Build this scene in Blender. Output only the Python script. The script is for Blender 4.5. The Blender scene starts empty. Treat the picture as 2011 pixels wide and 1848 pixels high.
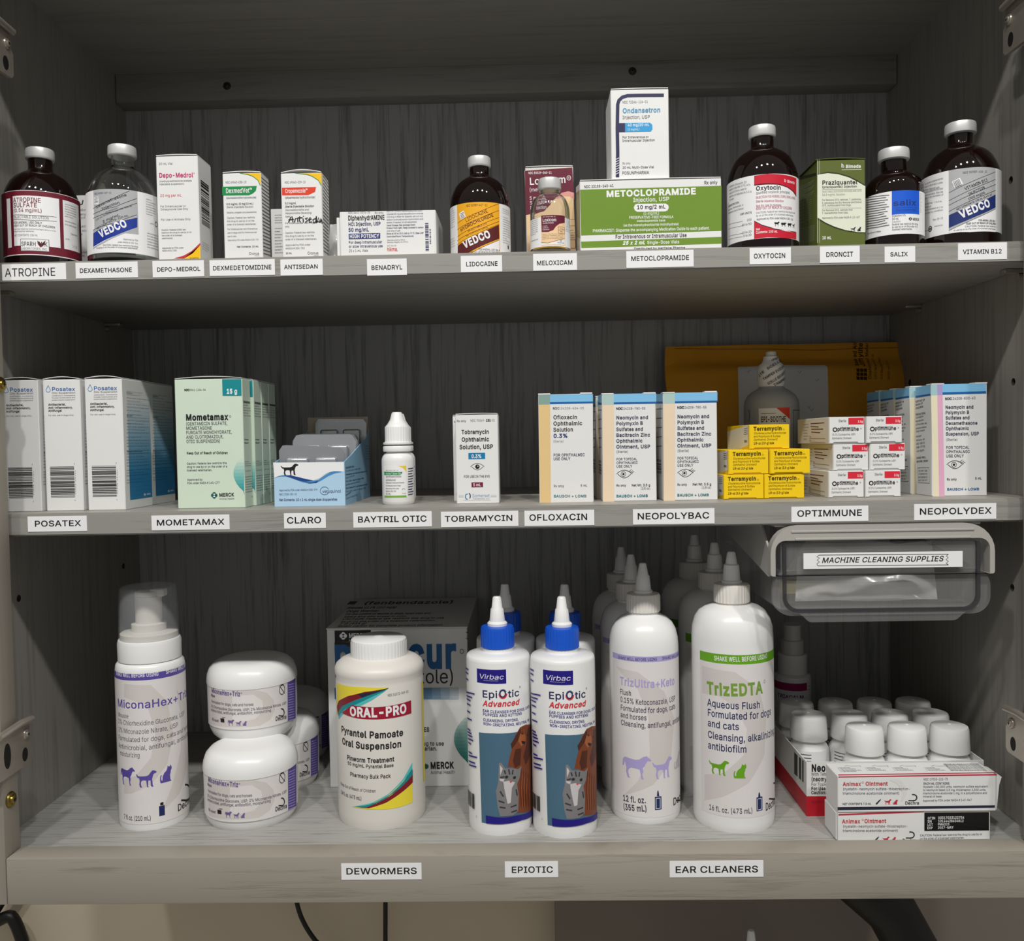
import bpy, bmesh, math, random
from mathutils import Vector, Matrix
from mathutils.geometry import tessellate_polygon, delaunay_2d_cdt
SC = bpy.context.scene
COL = SC.collection
PI = math.pi
rnd = random.Random(7)

# ------------------------------------------------------------------ camera
FPX = 1750.1
CAM = Vector((.4159, -.6803, .3203))
YAW, PITCH, ROLL = -.0198, .0329, .01715
def _axes():
    cy, sy, cp, sp = math.cos(YAW), math.sin(YAW), math.cos(PITCH), math.sin(PITCH)
    f = Vector((sy*cp, cy*cp, -sp)); r0 = Vector((cy, -sy, 0)); d0 = f.cross(r0)
    cr, sr = math.cos(ROLL), math.sin(ROLL)
    return cr*r0 + sr*d0, -sr*r0 + cr*d0, f
RT, DN, FW = _axes()
cam = bpy.data.cameras.new('camera'); co = bpy.data.objects.new('camera', cam); COL.objects.link(co)
cam.sensor_fit = 'HORIZONTAL'; cam.sensor_width = 36; cam.lens = FPX*36/2011; cam.clip_start = .01
m = Matrix.Identity(4)
for i in range(3):
    m[i][0] = RT[i]; m[i][1] = -DN[i]; m[i][2] = -FW[i]; m[i][3] = CAM[i]
co.matrix_world = m
SC.camera = co

# ------------------------------------------------------------------ light and exposure
SC.view_settings.view_transform = 'Standard'; SC.view_settings.look = 'None'
SC.view_settings.gamma = 1; SC.view_settings.use_curve_mapping = False
SC.view_settings.exposure = 0.0
w = bpy.data.worlds.new('world'); SC.world = w; w.use_nodes = True
w.node_tree.nodes['Background'].inputs[0].default_value = (1, .985, .96, 1)
w.node_tree.nodes['Background'].inputs[1].default_value = .25
for lx in (-.34, .20, .74, 1.28):                       # the row of ceiling spotlights in front of the cabinet
    l = bpy.data.lights.new('ceiling_spot', 'AREA'); l.shape = 'DISK'; l.size = .10
    l.energy = 11.2; l.color = (1, .98, .95); l.spread = math.radians(170)
    o = bpy.data.objects.new('ceiling_spot', l); COL.objects.link(o)
    o.location = (lx, -1.28, 2.0)
    d = Vector((.42, .05, .25)) - o.location
    o.rotation_euler = d.to_track_quat('-Z', 'Y').to_euler()

# ------------------------------------------------------------------ measured points: the ray through a spot on the photograph met with a real plane
def ray(x, y):
    return (RT*((x-1005.5)/FPX) + DN*((y-924)/FPX) + FW)
def pY(x, y, Y): d = ray(x, y); return CAM + d*((Y-CAM.y)/d.y)
def pX(x, y, X): d = ray(x, y); return CAM + d*((X-CAM.x)/d.x)
def pZ(x, y, Z): d = ray(x, y); return CAM + d*((Z-CAM.z)/d.z)
def prj(P):
    d = Vector(P)-CAM; z = d.dot(FW)
    return 1005.5+FPX*d.dot(RT)/z, 924+FPX*d.dot(DN)/z
def dep(P): return (Vector(P)-CAM).dot(FW)
ZO = [0, 0, 1.0]
def zoom(x, y, s): ZO[:] = [x, y, s]
def zz(x, y): return ZO[0]+x/ZO[2], ZO[1]+y/ZO[2]

# ------------------------------------------------------------------ materials
MATS = {}
def lin(c):
    return tuple((v/255/12.92 if v/255 <= .04045 else ((v/255+.055)/1.055)**2.4) for v in c)
def mat(name, rgb, rough=.5, metal=0, trans=0, ior=1.45, alpha=1, noise=0, nscale=200, bump=0, spec=.5, coat=0, sss=0):
    if name in MATS: return MATS[name]
    mt = bpy.data.materials.new(name); mt.use_nodes = True
    nt = mt.node_tree; b = nt.nodes['Principled BSDF']
    c = lin(rgb)+(1,)
    b.inputs['Base Color'].default_value = c
    b.inputs['Roughness'].default_value = rough; b.inputs['Metallic'].default_value = metal
    b.inputs['Transmission Weight'].default_value = trans; b.inputs['IOR'].default_value = ior
    b.inputs['Alpha'].default_value = alpha; b.inputs['Specular IOR Level'].default_value = spec
    b.inputs['Coat Weight'].default_value = coat
    if sss: b.inputs['Subsurface Weight'].default_value = sss; b.inputs['Subsurface Radius'].default_value = (.004, .004, .004)
    if noise or bump:
        tc = nt.nodes.new('ShaderNodeTexCoord'); n = nt.nodes.new('ShaderNodeTexNoise')
        n.inputs['Scale'].default_value = nscale; n.inputs['Detail'].default_value = 4
        nt.links.new(tc.outputs['Object'], n.inputs['Vector'])
        if noise:
            mx = nt.nodes.new('ShaderNodeMix'); mx.data_type = 'RGBA'
            mx.inputs[6].default_value = tuple(v*(1-noise) for v in c[:3])+(1,)
            mx.inputs[7].default_value = tuple(min(1, v*(1+noise*.6)) for v in c[:3])+(1,)
            nt.links.new(n.outputs['Fac'], mx.inputs[0]); nt.links.new(mx.outputs[2], b.inputs['Base Color'])
        if bump:
            bp = nt.nodes.new('ShaderNodeBump'); bp.inputs['Strength'].default_value = bump; bp.inputs['Distance'].default_value = .0006
            nt.links.new(n.outputs['Fac'], bp.inputs['Height']); nt.links.new(bp.outputs['Normal'], b.inputs['Normal'])
    MATS[name] = mt
    return mt
def wood(name, rgb, dark, scale, amt=.6, thr=(.5, .72), bump=.25, rough=.5):
    """painted oak-grain board: long pores along the axis whose scale is small"""
    mt = bpy.data.materials.new(name); mt.use_nodes = True; MATS[name] = mt
    nt = mt.node_tree; b = nt.nodes['Principled BSDF']; N = nt.nodes.new; L = nt.links.new
    tc = N('ShaderNodeTexCoord'); mp = N('ShaderNodeMapping'); mp.inputs['Scale'].default_value = scale
    L(tc.outputs['Object'], mp.inputs['Vector'])
    n = N('ShaderNodeTexNoise'); n.inputs['Scale'].default_value = 1; n.inputs['Detail'].default_value = 5; n.inputs['Roughness'].default_value = .62
    n.inputs['Distortion'].default_value = .25
    L(mp.outputs[0], n.inputs['Vector'])
    mr = N('ShaderNodeMapRange'); mr.inputs[1].default_value = thr[0]; mr.inputs[2].default_value = thr[1]
    mr.inputs[3].default_value = 0; mr.inputs[4].default_value = amt
    L(n.outputs['Fac'], mr.inputs[0])
    n2 = N('ShaderNodeTexNoise'); n2.inputs['Scale'].default_value = 3.5; n2.inputs['Detail'].default_value = 2
    L(tc.outputs['Object'], n2.inputs['Vector'])
    m0 = N('ShaderNodeMix'); m0.data_type = 'RGBA'
    c = lin(rgb); m0.inputs[6].default_value = tuple(v*.92 for v in c)+(1,); m0.inputs[7].default_value = tuple(v*1.06 for v in c)+(1,)
    L(n2.outputs['Fac'], m0.inputs[0])
    mx = N('ShaderNodeMix'); mx.data_type = 'RGBA'; mx.inputs[7].default_value = lin(dark)+(1,)
    L(m0.outputs[2], mx.inputs[6]); L(mr.outputs[0], mx.inputs[0]); L(mx.outputs[2], b.inputs['Base Color'])
    bp = N('ShaderNodeBump'); bp.invert = True; bp.inputs['Strength'].default_value = bump; bp.inputs['Distance'].default_value = .0008
    L(mr.outputs[0], bp.inputs['Height']); L(bp.outputs['Normal'], b.inputs['Normal'])
    b.inputs['Roughness'].default_value = rough
    return mt
G1, G2 = (166, 163, 156), (118, 115, 108)
wood('wood_panel', (148, 145, 138), (108, 105, 100), (160, 160, 7), .6, (.48, .75))
wood('wood_back', (172, 172, 173), (96, 95, 94), (230, 230, 9), .8, (.49, .74), .3)
wood('wood_edge', (150, 148, 142), (112, 109, 103), (10, 190, 190), .7, (.52, .75))
wood('wood_under', (156, 153, 146), (116, 112, 104), (6, 120, 120), .6, (.5, .8))
wood('wood_floor', (166, 165, 160), (104, 102, 97), (20, 420, 420), .75, (.52, .72), .3)
wood('wood_rail', (156, 149, 137), (122, 114, 103), (9, 9, 150), .7, (.53, .75), .35)
wood('wood_stile', (156, 149, 137), (124, 117, 106), (170, 170, 6), .6, (.52, .78))
mat('white', (236, 236, 234), .42, noise=.02, nscale=40)
mat('card_white', (232, 232, 230), .5, noise=.03, nscale=60, bump=.05)
mat('card_grey', (214, 214, 212), .5, noise=.03, nscale=60)
mat('card_raw', (196, 180, 160), .8, noise=.08, nscale=150)
mat('paper', (240, 240, 240), .55, noise=.02, nscale=120)
mat('ink', (24, 24, 27), .5, noise=.02)
mat('ink_grey', (92, 92, 98), .5, noise=.02)
mat('ink_blue', (44, 50, 96), .5, noise=.02)
mat('amber', (22, 8, 7), .04, trans=.25, ior=1.5, spec=.6, noise=.05)
mat('glass', (250, 252, 252), .015, trans=1, ior=1.46, noise=.001)
mat('liquid', (240, 244, 244), .02, trans=1, ior=1.33, noise=.001)
mat('liquid_yellow', (244, 214, 70), .02, trans=1, ior=1.33, noise=.001)
mat('aluminium', (220, 220, 218), .36, metal=.35, noise=.04, nscale=300)
mat('cap_white', (226, 224, 218), .45, noise=.03, nscale=80)
mat('plastic', (236, 236, 234), .3, noise=.015, nscale=30, coat=.15, sss=.05)
mat('plastic_cream', (224, 220, 212), .38, noise=.02, nscale=40)
mat('plastic_blue', (16, 84, 200), .35, noise=.05, nscale=60)
mat('plastic_grey', (170, 172, 172), .4, noise=.04, nscale=30)
mat('frost', (206, 210, 212), .12, alpha=.13, noise=.01)
mat('clear', (200, 204, 206), .06, alpha=.12, noise=.01, spec=.6)
mat('bin', (214, 214, 212), .08, alpha=.10, noise=.01, spec=.8)
mat('film', (232, 232, 230), .18, alpha=.42, noise=.02, spec=1, bump=.5, nscale=45)
mat('steel', (184, 176, 164), .3, metal=.65, noise=.12, nscale=90)
mat('steel_dark', (92, 86, 80), .3, metal=1, noise=.1, nscale=90)
mat('brass', (146, 126, 62), .32, metal=1, noise=.12, nscale=200)
mat('dark', (14, 13, 12), .7, noise=.1)
mat('black', (12, 12, 12), .45, noise=.1)
mat('hole', (66, 58, 50), .8, noise=.2)
mat('foil', (190, 192, 196), .3, metal=.85, noise=.1, nscale=300, bump=.3)
mat('mailer', (232, 164, 40), .62, noise=.1, nscale=25, bump=.5)
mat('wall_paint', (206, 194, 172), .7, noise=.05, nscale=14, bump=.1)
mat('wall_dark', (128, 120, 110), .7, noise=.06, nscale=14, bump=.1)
mat('counter', (170, 162, 150), .5, noise=.15, nscale=60)
def ink(rgb, rough=.45):
    return mat('print_%02x%02x%02x' % rgb, rgb, rough, noise=.03, nscale=90).name

# ------------------------------------------------------------------ geometry
class G:
    def __init__(s): s.v, s.f, s.m, s.sm, s.mats = [], [], [], [], []
    def slot(s, m):
        if m not in s.mats: s.mats.append(m)
        return s.mats.index(m)
    def add(s, vs, fs, m, smooth=False):
        k = len(s.v); s.v.extend(Vector(v) for v in vs); i = s.slot(m)
        for f in fs:
            s.f.append(tuple(k+j for j in f)); s.m.append(i); s.sm.append(smooth)
    def bm(s, b, m, smooth=False):
        b.verts.index_update()
        s.add([v.co.copy() for v in b.verts], [[v.index for v in f.verts] for f in b.faces], m, smooth); b.free()
    def box(s, lo, hi, m, bev=.0004, seg=1, rot=None, piv=None):
        b = bmesh.new(); bmesh.ops.create_cube(b, size=1)
        lo, hi = Vector(lo), Vector(hi)
        for v in b.verts: v.co = Vector([(lo[i]+hi[i])/2+v.co[i]*(hi[i]-lo[i]) for i in range(3)])
        if bev: bmesh.ops.bevel(b, geom=b.edges[:], offset=bev, segments=seg, affect='EDGES', profile=.5)
        if rot is not None:
            piv = Vector(piv) if piv is not None else (lo+hi)/2
            for v in b.verts: v.co = piv + rot @ (v.co-piv)
        s.bm(b, m, seg > 1)
    def lathe(s, c, prof, m, seg=64, ribs=None, closed=True, ax=None):
        """prof: (radius, height) from bottom to top round a vertical axis through c; ribs = (number, depth, first ring, last ring)"""
        c = Vector(c); n = seg
        if ribs: n = ribs[0]*4
        vs, fs = [], []
        for i, (r, z) in enumerate(prof):
            for j in range(n):
                a = 2*PI*j/n; rr = r
                if ribs and ribs[2] <= i <= ribs[3]: rr = r*(1-(ribs[1] if j % 4 in (0, 1) else 0))
                vs.append(c+Vector((rr*math.sin(a), -rr*math.cos(a), z)))
        for i in range(len(prof)-1):
            for j in range(n):
                k = (j+1) % n; fs.append((i*n+j, i*n+k, (i+1)*n+k, (i+1)*n+j))
        if closed:
            fs.append(tuple(reversed(range(n)))); fs.append(tuple((len(prof)-1)*n+j for j in range(n)))
        if ax is not None:
            q = Vector((0, 0, 1)).rotation_difference(Vector(ax)).to_matrix()
            vs = [c+q@(v-c) for v in vs]
        s.add(vs, fs, m, True)
    def tube(s, pts, r, m, seg=12):
        pts = [Vector(p) for p in pts]; vs, fs = [], []
        for i, p in enumerate(pts):
            t = (pts[min(i+1, len(pts)-1)]-pts[max(i-1, 0)]).normalized()
            u = t.cross(Vector((.3, .9, .31))).normalized(); v = t.cross(u)
            rr = r[i] if isinstance(r, (list, tuple)) else r
            vs += [p+u*rr*math.cos(2*PI*j/seg)+v*rr*math.sin(2*PI*j/seg) for j in range(seg)]
        for i in range(len(pts)-1):
            for j in range(seg):
                k = (j+1) % seg; fs.append((i*seg+j, i*seg+k, (i+1)*seg+k, (i+1)*seg+j))
        fs.append(tuple(reversed(range(seg)))); fs.append(tuple((len(pts)-1)*seg+j for j in range(seg)))
        s.add(vs, fs, m, True)
    def prism(s, pts, d, m, smooth=False):
        """closed polygon of 3-D points pushed along d"""
        pts = [Vector(p) for p in pts]; d = Vector(d); n = len(pts)
        tri = tessellate_polygon([pts])
        fs = [tuple(t) for t in tri]+[tuple(n+i for i in reversed(t)) for t in tri]+[(i, (i+1) % n, n+(i+1) % n, n+i) for i in range(n)]
        s.add(pts+[p+d for p in pts], fs, m, smooth)
    def sheet(s, grid, m, thick=0, smooth=True):
        """rows of points; with a thickness it gets a back side pushed along thick (a vector)"""
        h, wd = len(grid), len(grid[0]); vs = [Vector(p) for r in grid for p in r]
        fs = [(i*wd+j, i*wd+j+1, (i+1)*wd+j+1, (i+1)*wd+j) for i in range(h-1) for j in range(wd-1)]
        if thick:
            t = Vector(thick); k = len(vs); vs = vs+[v+t for v in vs]
            fs = fs+[tuple(k+i for i in reversed(f)) for f in fs]
            rim = [j for j in range(wd)]+[i*wd+wd-1 for i in range(1, h)]+[(h-1)*wd+j for j in range(wd-2, -1, -1)]+[i*wd for i in range(h-2, 0, -1)]
            fs += [(rim[i], k+rim[i], k+rim[(i+1) % len(rim)], rim[(i+1) % len(rim)]) for i in range(len(rim))]
        s.add(vs, fs, m, smooth)
    def build(s, name, root, parent=None, angle=38):
        me = bpy.data.meshes.new(name); o0 = root_loc(root) if root else Vector((0, 0, 0))
        me.from_pydata([tuple(v-o0) for v in s.v], [], s.f)
        for mm in s.mats: me.materials.append(MATS[mm])
        me.polygons.foreach_set('material_index', s.m); me.polygons.foreach_set('use_smooth', s.sm)
        if any(s.sm): me.set_sharp_from_angle(angle=math.radians(angle))
        me.update()
        o = bpy.data.objects.new(name, me); COL.objects.link(o); o.parent = parent or root
        return o
LOCS = {}
def root_loc(r): return LOCS[r.name]
def thing(name, label, cat, loc, group=None, kind=None):
    o = bpy.data.objects.new(name, None); COL.objects.link(o); o.location = loc; o.empty_display_size = .01
    LOCS[o.name] = Vector(loc)
    o['label'] = label; o['category'] = cat
    if group: o['group'] = group
    if kind: o['kind'] = kind
    return o
def dup(root, loc, label, group=None, scale=1, rz=0, skip=()):
    r = root.copy(); COL.objects.link(r); r.location = loc; r.scale = (scale,)*3; r.rotation_euler = (0, 0, rz); r['label'] = label
    LOCS[r.name] = Vector(loc)
    if group: r['group'] = group
    for ch in list(root.children):
        if ch.name.split('.')[0] in skip: continue
        c = ch.copy(); COL.objects.link(c); c.parent = r
        for g in ch.children:
            d = g.copy(); COL.objects.link(d); d.parent = c
    return r

# ------------------------------------------------------------------ lettering: flat glyph meshes laid on a box face or wrapped round a bottle
_gl = {}
FONT = None
try:      # the sans-serif that ships with Blender; its built-in face otherwise
    import os
    FONT = bpy.data.fonts.load(os.path.join(bpy.utils.system_resource('DATAFILES', path='fonts'), 'Inter.woff2'))
except Exception: FONT = None
def _mesh(txt, bold, fill=True):
    """outline of a glyph, filled by a constrained triangulation"""
    cu = bpy.data.curves.new('t', 'FONT'); cu.body = txt; cu.size = 1; cu.resolution_u = 2; cu.fill_mode = 'NONE'
    if FONT: cu.font = FONT
    ob = bpy.data.objects.new('t', cu); COL.objects.link(ob)
    dg = bpy.context.evaluated_depsgraph_get()
    me = ob.evaluated_get(dg).to_mesh()
    V = [v.co.xy.copy() for v in me.vertices]; nb = {}
    for e in me.edges:
        p, q = e.vertices; nb.setdefault(p, []).append(q); nb.setdefault(q, []).append(p)
    ob.evaluated_get(dg).to_mesh_clear()
    bpy.data.objects.remove(ob); bpy.data.curves.remove(cu)
    if not fill: return [tuple(v) for v in V], []
    seen, L = set(), []
    for k in nb:
        if k in seen: continue
        p = [k]; seen.add(k)
        while True:
            n = [i for i in nb[p[-1]] if i not in seen]
            if not n: break
            seen.add(n[0]); p.append(n[0])
        q = []
        for i in p:
            if not q or (V[i]-q[-1]).length > 2e-3: q.append(V[i])
        while len(q) > 1 and (q[0]-q[-1]).length < 2e-3: q.pop()
        r = [q[i] for i in range(len(q)) if abs((q[i]-q[i-1]).cross(q[(i+1) % len(q)]-q[i])) > 1e-6] if len(q) > 2 else []
        if len(r) > 2: L.append(r)
    ar = lambda r: sum(r[i-1].cross(r[i]) for i in range(len(r)))
    sg = 1 if L and ar(max(L, key=lambda r: abs(ar(r)))) > 0 else -1
    if bold and L:      # heavier weight: push every outline outward
        d = .0125*bold; M = []
        for r in L:
            q = []
            for i in range(len(r)):
                a, b_, c = r[i-1], r[i], r[(i+1) % len(r)]
                e1, e2 = (b_-a).normalized(), (c-b_).normalized()
                n1, n2 = Vector((e1.y, -e1.x))*sg, Vector((e2.y, -e2.x))*sg
                q.append(b_+(n1+n2)*d/max(.55, 1+n1.dot(n2)))
            M.append(q)
        L = M
    P = [v for r in L for v in r]; E = []; k = 0
    for r in L: E += [(k+i, k+(i+1) % len(r)) for i in range(len(r))]; k += len(r)
    vo, _, fo = delaunay_2d_cdt(P, E, [], 0, 1e-6)[:3]
    def inside(x, y):
        c = 0
        for r in L:
            for i in range(len(r)):
                p, q = r[i-1], r[i]
                if (p.y > y) != (q.y > y) and x < (q.x-p.x)*(y-p.y)/(q.y-p.y)+p.x: c += 1 if q.y > p.y else -1
        return c*sg > 0
    fs = [tuple(f) for f in fo if inside(sum(vo[i].x for i in f)/3, sum(vo[i].y for i in f)/3)]
    return [tuple(v) for v in vo], fs
def _wid(t): return max(v[0] for v in _mesh(t, 0, False)[0])
CAPH = max(v[1] for v in _mesh('H', 0, False)[0])
_hh = _wid('HH')
def glyph(c, bold):
    k = (c, bold)
    if k not in _gl:
        a = (c, 'adv')
        if a not in _gl: _gl[a] = _wid('H'+c+'H')-_hh
        _gl[k] = (_mesh(c, bold) if c != ' ' else ([], []))+(_gl[a]+bold*.02,)
    return _gl[k]
for _c in [chr(i) for i in range(32, 127)]+['\u00ae', '\u2122']:      # while the scene is still empty and quick to evaluate
    for _b in (0, 1, 2, 3): glyph(_c, _b)
def layout(txt, bold, track=0):
    x = 0; out = []
    for c in txt:
        vs, fs, adv = glyph(c, bold); out.append((x, vs, fs)); x += adv+track
    return x-track, out

class Surf:
    """a printed surface: hit() gives flat coordinates (u to the right, v up) of a photograph spot, to3() puts them back in the world"""
    def __init__(s, g): s.g = g; s.h = 1.2e-4; s.dv = 0
    def P(s, x, y): return s.hit(*zz(x, y))
    def poly2(s, pts, m, h=None):
        if h is None: h = s.h; s.h += s.step
        if len(pts) == 4: tri = [(0, 1, 2), (0, 2, 3)]
        else: tri = tessellate_polygon([[Vector((p[0]*1e3, p[1]*1e3, 0)) for p in pts]])
        s.tris(pts, tri, m, h)
    def tris(s, pts, tri, m, h):
        pts = list(pts); st = [tuple(t) for t in tri]
        if s.du:
            out = []
            while st:
                t = st.pop(); e = max(((max(abs(pts[t[i]][0]-pts[t[(i+1) % 3]][0]), s.dv*abs(pts[t[i]][1]-pts[t[(i+1) % 3]][1])), i) for i in range(3)))
                if e[0] > s.du and len(pts) < 20000:
                    i = e[1]; a, b, c = t[i], t[(i+1) % 3], t[(i+2) % 3]
                    pts.append(((pts[a][0]+pts[b][0])/2, (pts[a][1]+pts[b][1])/2)); k = len(pts)-1
                    st += [(a, k, c), (k, b, c)]
                else: out.append(t)
            st = out
        fs = []
        for t in st:
            (ax, ay), (bx, by), (cx, cy) = (pts[i][:2] for i in t)
            fs.append(t if (bx-ax)*(cy-ay)-(by-ay)*(cx-ax) > 0 else (t[0], t[2], t[1]))
        s.g.add([s.to3(p[0], p[1], h) for p in pts], fs, m, bool(s.du))
    def poly(s, pts, m): s.poly2([s.P(*p) for p in pts], m)
    def rect(s, x0, y0, x1, y1, m):
        """edges kept level and upright on the surface; the heights are read at the left edge (box) or on the centre line (bottle)"""
        s.poly2(s.rc(x0, y0, x1, y1), m)
    def rc(s, x0, y0, x1, y1):
        a = s.P(x0, y0); b = s.P(x1, y0 if not s.du else y0); c = s.P(x0, y1)
        if hasattr(s, 'cxz'):
            xc = s.cxz((y0+y1)/2); v0 = s.P(xc, y0)[1]; v1 = s.P(xc, y1)[1]
        else: v0, v1 = a[1], c[1]
        return [(a[0], v0), (a[0], v1), (b[0], v1), (b[0], v0)]
    def frame(s, x0, y0, x1, y1, wd, m):
        q = s.rc(x0, y0, x1, y1); k = s.px(wd)
        (l, t), (r, b) = q[0], q[2]
        for a in ((l, t-k, r, t), (l, b, r, b+k), (l, b, l+k, t), (r-k, b, r, t)):
            s.poly2([(a[0], a[1]), (a[2], a[1]), (a[2], a[3]), (a[0], a[3])], m, s.h)
        s.h += s.step
    def px(s, n): return n/ZO[2]*s.mpp
    def stroke(s, pts, wd, m, h=None):
        q = [s.P(*p) for p in pts]; k = s.px(wd)/2
        if h is None: h = s.h; s.h += s.step
        L, R = [], []
        for i, p in enumerate(q):
            a, b = q[max(i-1, 0)], q[min(i+1, len(q)-1)]; dx, dy = b[0]-a[0], b[1]-a[1]; n = math.hypot(dx, dy) or 1
            L.append((p[0]-dy/n*k, p[1]+dx/n*k)); R.append((p[0]+dy/n*k, p[1]-dx/n*k))
        for i in range(len(q)-1):
            s.tris([L[i], R[i], R[i+1], L[i+1]], [(0, 1, 2), (0, 2, 3)], m, h)
    def disc(s, x, y, rx, ry, m, n=28, a0=0, a1=2*PI):
        c = s.P(x, y); a, b = s.px(rx), s.px(ry)
        s.poly2([(c[0]+a*math.cos(a0+(a1-a0)*i/n), c[1]+b*math.sin(a0+(a1-a0)*i/n)) for i in range(n)], m)
    def arc(s, x, y, rx, ry, wd, m, a0=0, a1=360, n=28):
        c = s.P(x, y); k = s.px(wd)/2; a, b = s.px(rx), s.px(ry); h = s.h; s.h += s.step
        pt = lambda i, d: (c[0]+(a+d)*math.cos(math.radians(a0+(a1-a0)*i/n)), c[1]+(b+d)*math.sin(math.radians(a0+(a1-a0)*i/n)))
        for i in range(n): s.tris([pt(i, -k), pt(i, k), pt(i+1, k), pt(i+1, -k)], [(0, 1, 2), (0, 2, 3)], m, h)
    def art(s, shape, x0, y0, x1, y1, m, flip=False):
        """a silhouette given on a unit square placed in the box"""
        q = s.rc(x0, y0, x1, y1); l, t, r, b = q[0][0], q[0][1], q[2][0], q[2][1]
        s.poly2([(l+((1-p[0]) if flip else p[0])*(r-l), t+p[1]*(b-t)) for p in shape], m)
    def t(s, txt, x0, y, x1=None, cap=10, m='ink', y1=None, b=0, it=0, cond=.9, al='l', track=0, pre='', post=''):
        """one line of lettering: from x0 to x1 on the baseline y, cap is the height of a capital"""
        A = s.P(x0, y)
        k = math.dist(s.P(x0, y-cap), A)/CAPH if not s.du else s.px(cap)/CAPH
        wd, gl = layout(txt, b, track)
        if x1 is not None and y1 is not None: B = s.P(x1, y1)
        elif x1 is not None: B = (s.P(x1, y)[0], A[1])
        else:
            W = wd*k*cond; x = A[0]-(W if al == 'r' else W/2 if al == 'c' else 0); A = (x, A[1]); B = (x+W, A[1])
        L = math.hypot(B[0]-A[0], B[1]-A[1])
        if L < 4e-4: return
        if pre or post:
            gl = layout(pre+txt+post, b, track)[1]; sh = gl[len(pre)][0]; gl = [(a-sh, b_, c_) for a, b_, c_ in gl]
        ux, uy = (B[0]-A[0])/L, (B[1]-A[1])/L; kx = L/wd
        h = s.h+s.step*.5
        for gx, vs, fs in gl:
            if not vs: continue
            tr = [(f[0], f[i], f[i+1]) for f in fs for i in range(1, len(f)-1)]
            pts = [(A[0]+ux*(gx+vx+it*vy)*kx-uy*vy*k, A[1]+uy*(gx+vx+it*vy)*kx+ux*vy*k) for vx, vy in vs]
            s.tris(pts, tr, m, h)
    def block(s, lines, x0, y0, dy, cap, m='ink', cond=.85, b=0, al='l', it=0, x1=None):
        for i, l in enumerate(lines):
            if l: s.t(l, x0, y0+i*dy, None, cap, m, b=b, cond=cond, al=al, it=it)
    def bars(s, x0, y0, x1, y1, n, m='ink', vert=True, seed=1):
        r = random.Random(seed); w = [r.choice((1, 1, 1, 2, 2, 3)) for _ in range(2*n)]; tot = sum(w); p = 0; h = s.h; s.h += s.step
        q = s.rc(x0, y0, x1, y1); l, t, rr, bb = q[0][0], q[0][1], q[2][0], q[2][1]
        for i in range(2*n):
            a, e = p/tot, (p+w[i])/tot; p += w[i]
            if i % 2 == 0:
                if vert: s.poly2([(l+a*(rr-l), t), (l+a*(rr-l), bb), (l+e*(rr-l), bb), (l+e*(rr-l), t)], m, h)
                else: s.poly2([(l, t+a*(bb-t)), (l, t+e*(bb-t)), (rr, t+e*(bb-t)), (rr, t+a*(bb-t))], m, h)
class Flat(Surf):
    def __init__(s, g, o, n, u=None):
        super().__init__(g); s.o, s.n = Vector(o), Vector(n).normalized(); s.du = 0; s.step = 8e-6; s.lim = None
        s.U = Vector(u).normalized() if u is not None else Vector((0, 0, 1)).cross(s.n).normalized()
        s.V = s.n.cross(s.U); s.mpp = dep(s.o)/FPX
    def hit(s, x, y):
        d = ray(x, y); p = CAM+d*((s.o-CAM).dot(s.n)/d.dot(s.n))-s.o
        u = p.dot(s.U)
        if s.lim: u = max(s.lim[0], min(s.lim[1], u))
        return u, p.dot(s.V)
    def to3(s, u, v, h): return s.o+s.U*u+s.V*v+s.n*h
class Cyl(Surf):
    def __init__(s, g, c, r):
        super().__init__(g); s.c, s.r = Vector(c), r; s.du = r*.04; s.step = 1e-5
        t = CAM-s.c; s.a0 = math.atan2(t.x, -t.y); s.mpp = (dep(s.c)-r)/FPX
    def cxz(s, y):
        Y = ZO[1]+y/ZO[2]; P = pY(prj(s.c)[0], Y, s.c.y-s.r); return (prj((s.c.x, s.c.y, P.z))[0]-ZO[0])*ZO[2]
    def hit(s, x, y):
        d = ray(x, y); e = CAM-s.c; A = d.x*d.x+d.y*d.y; B = e.x*d.x+e.y*d.y; C = e.x*e.x+e.y*e.y-s.r*s.r
        D = B*B-A*C; t = (-B-math.sqrt(max(D, 0)))/A; p = CAM+d*t
        a = math.atan2(p.x-s.c.x, -(p.y-s.c.y))-s.a0
        a = (a+PI) % (2*PI)-PI
        return a*s.r, p.z
    def to3(s, u, v, h):
        a = u/s.r+s.a0; return Vector((s.c.x+(s.r+h)*math.sin(a), s.c.y-(s.r+h)*math.cos(a), v))
    def band(s, y0, y1, a0, a1, m):
        """a label round the bottle: heights read on the centre line, angles in degrees from the side that faces the camera"""
        v0, v1 = s.P(s.cxz(y0), y0)[1], s.P(s.cxz(y1), y1)[1]; k = s.r*PI/180
        s.poly2([(a0*k, v0), (a0*k, v1), (a1*k, v1), (a1*k, v0)], m)
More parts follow.
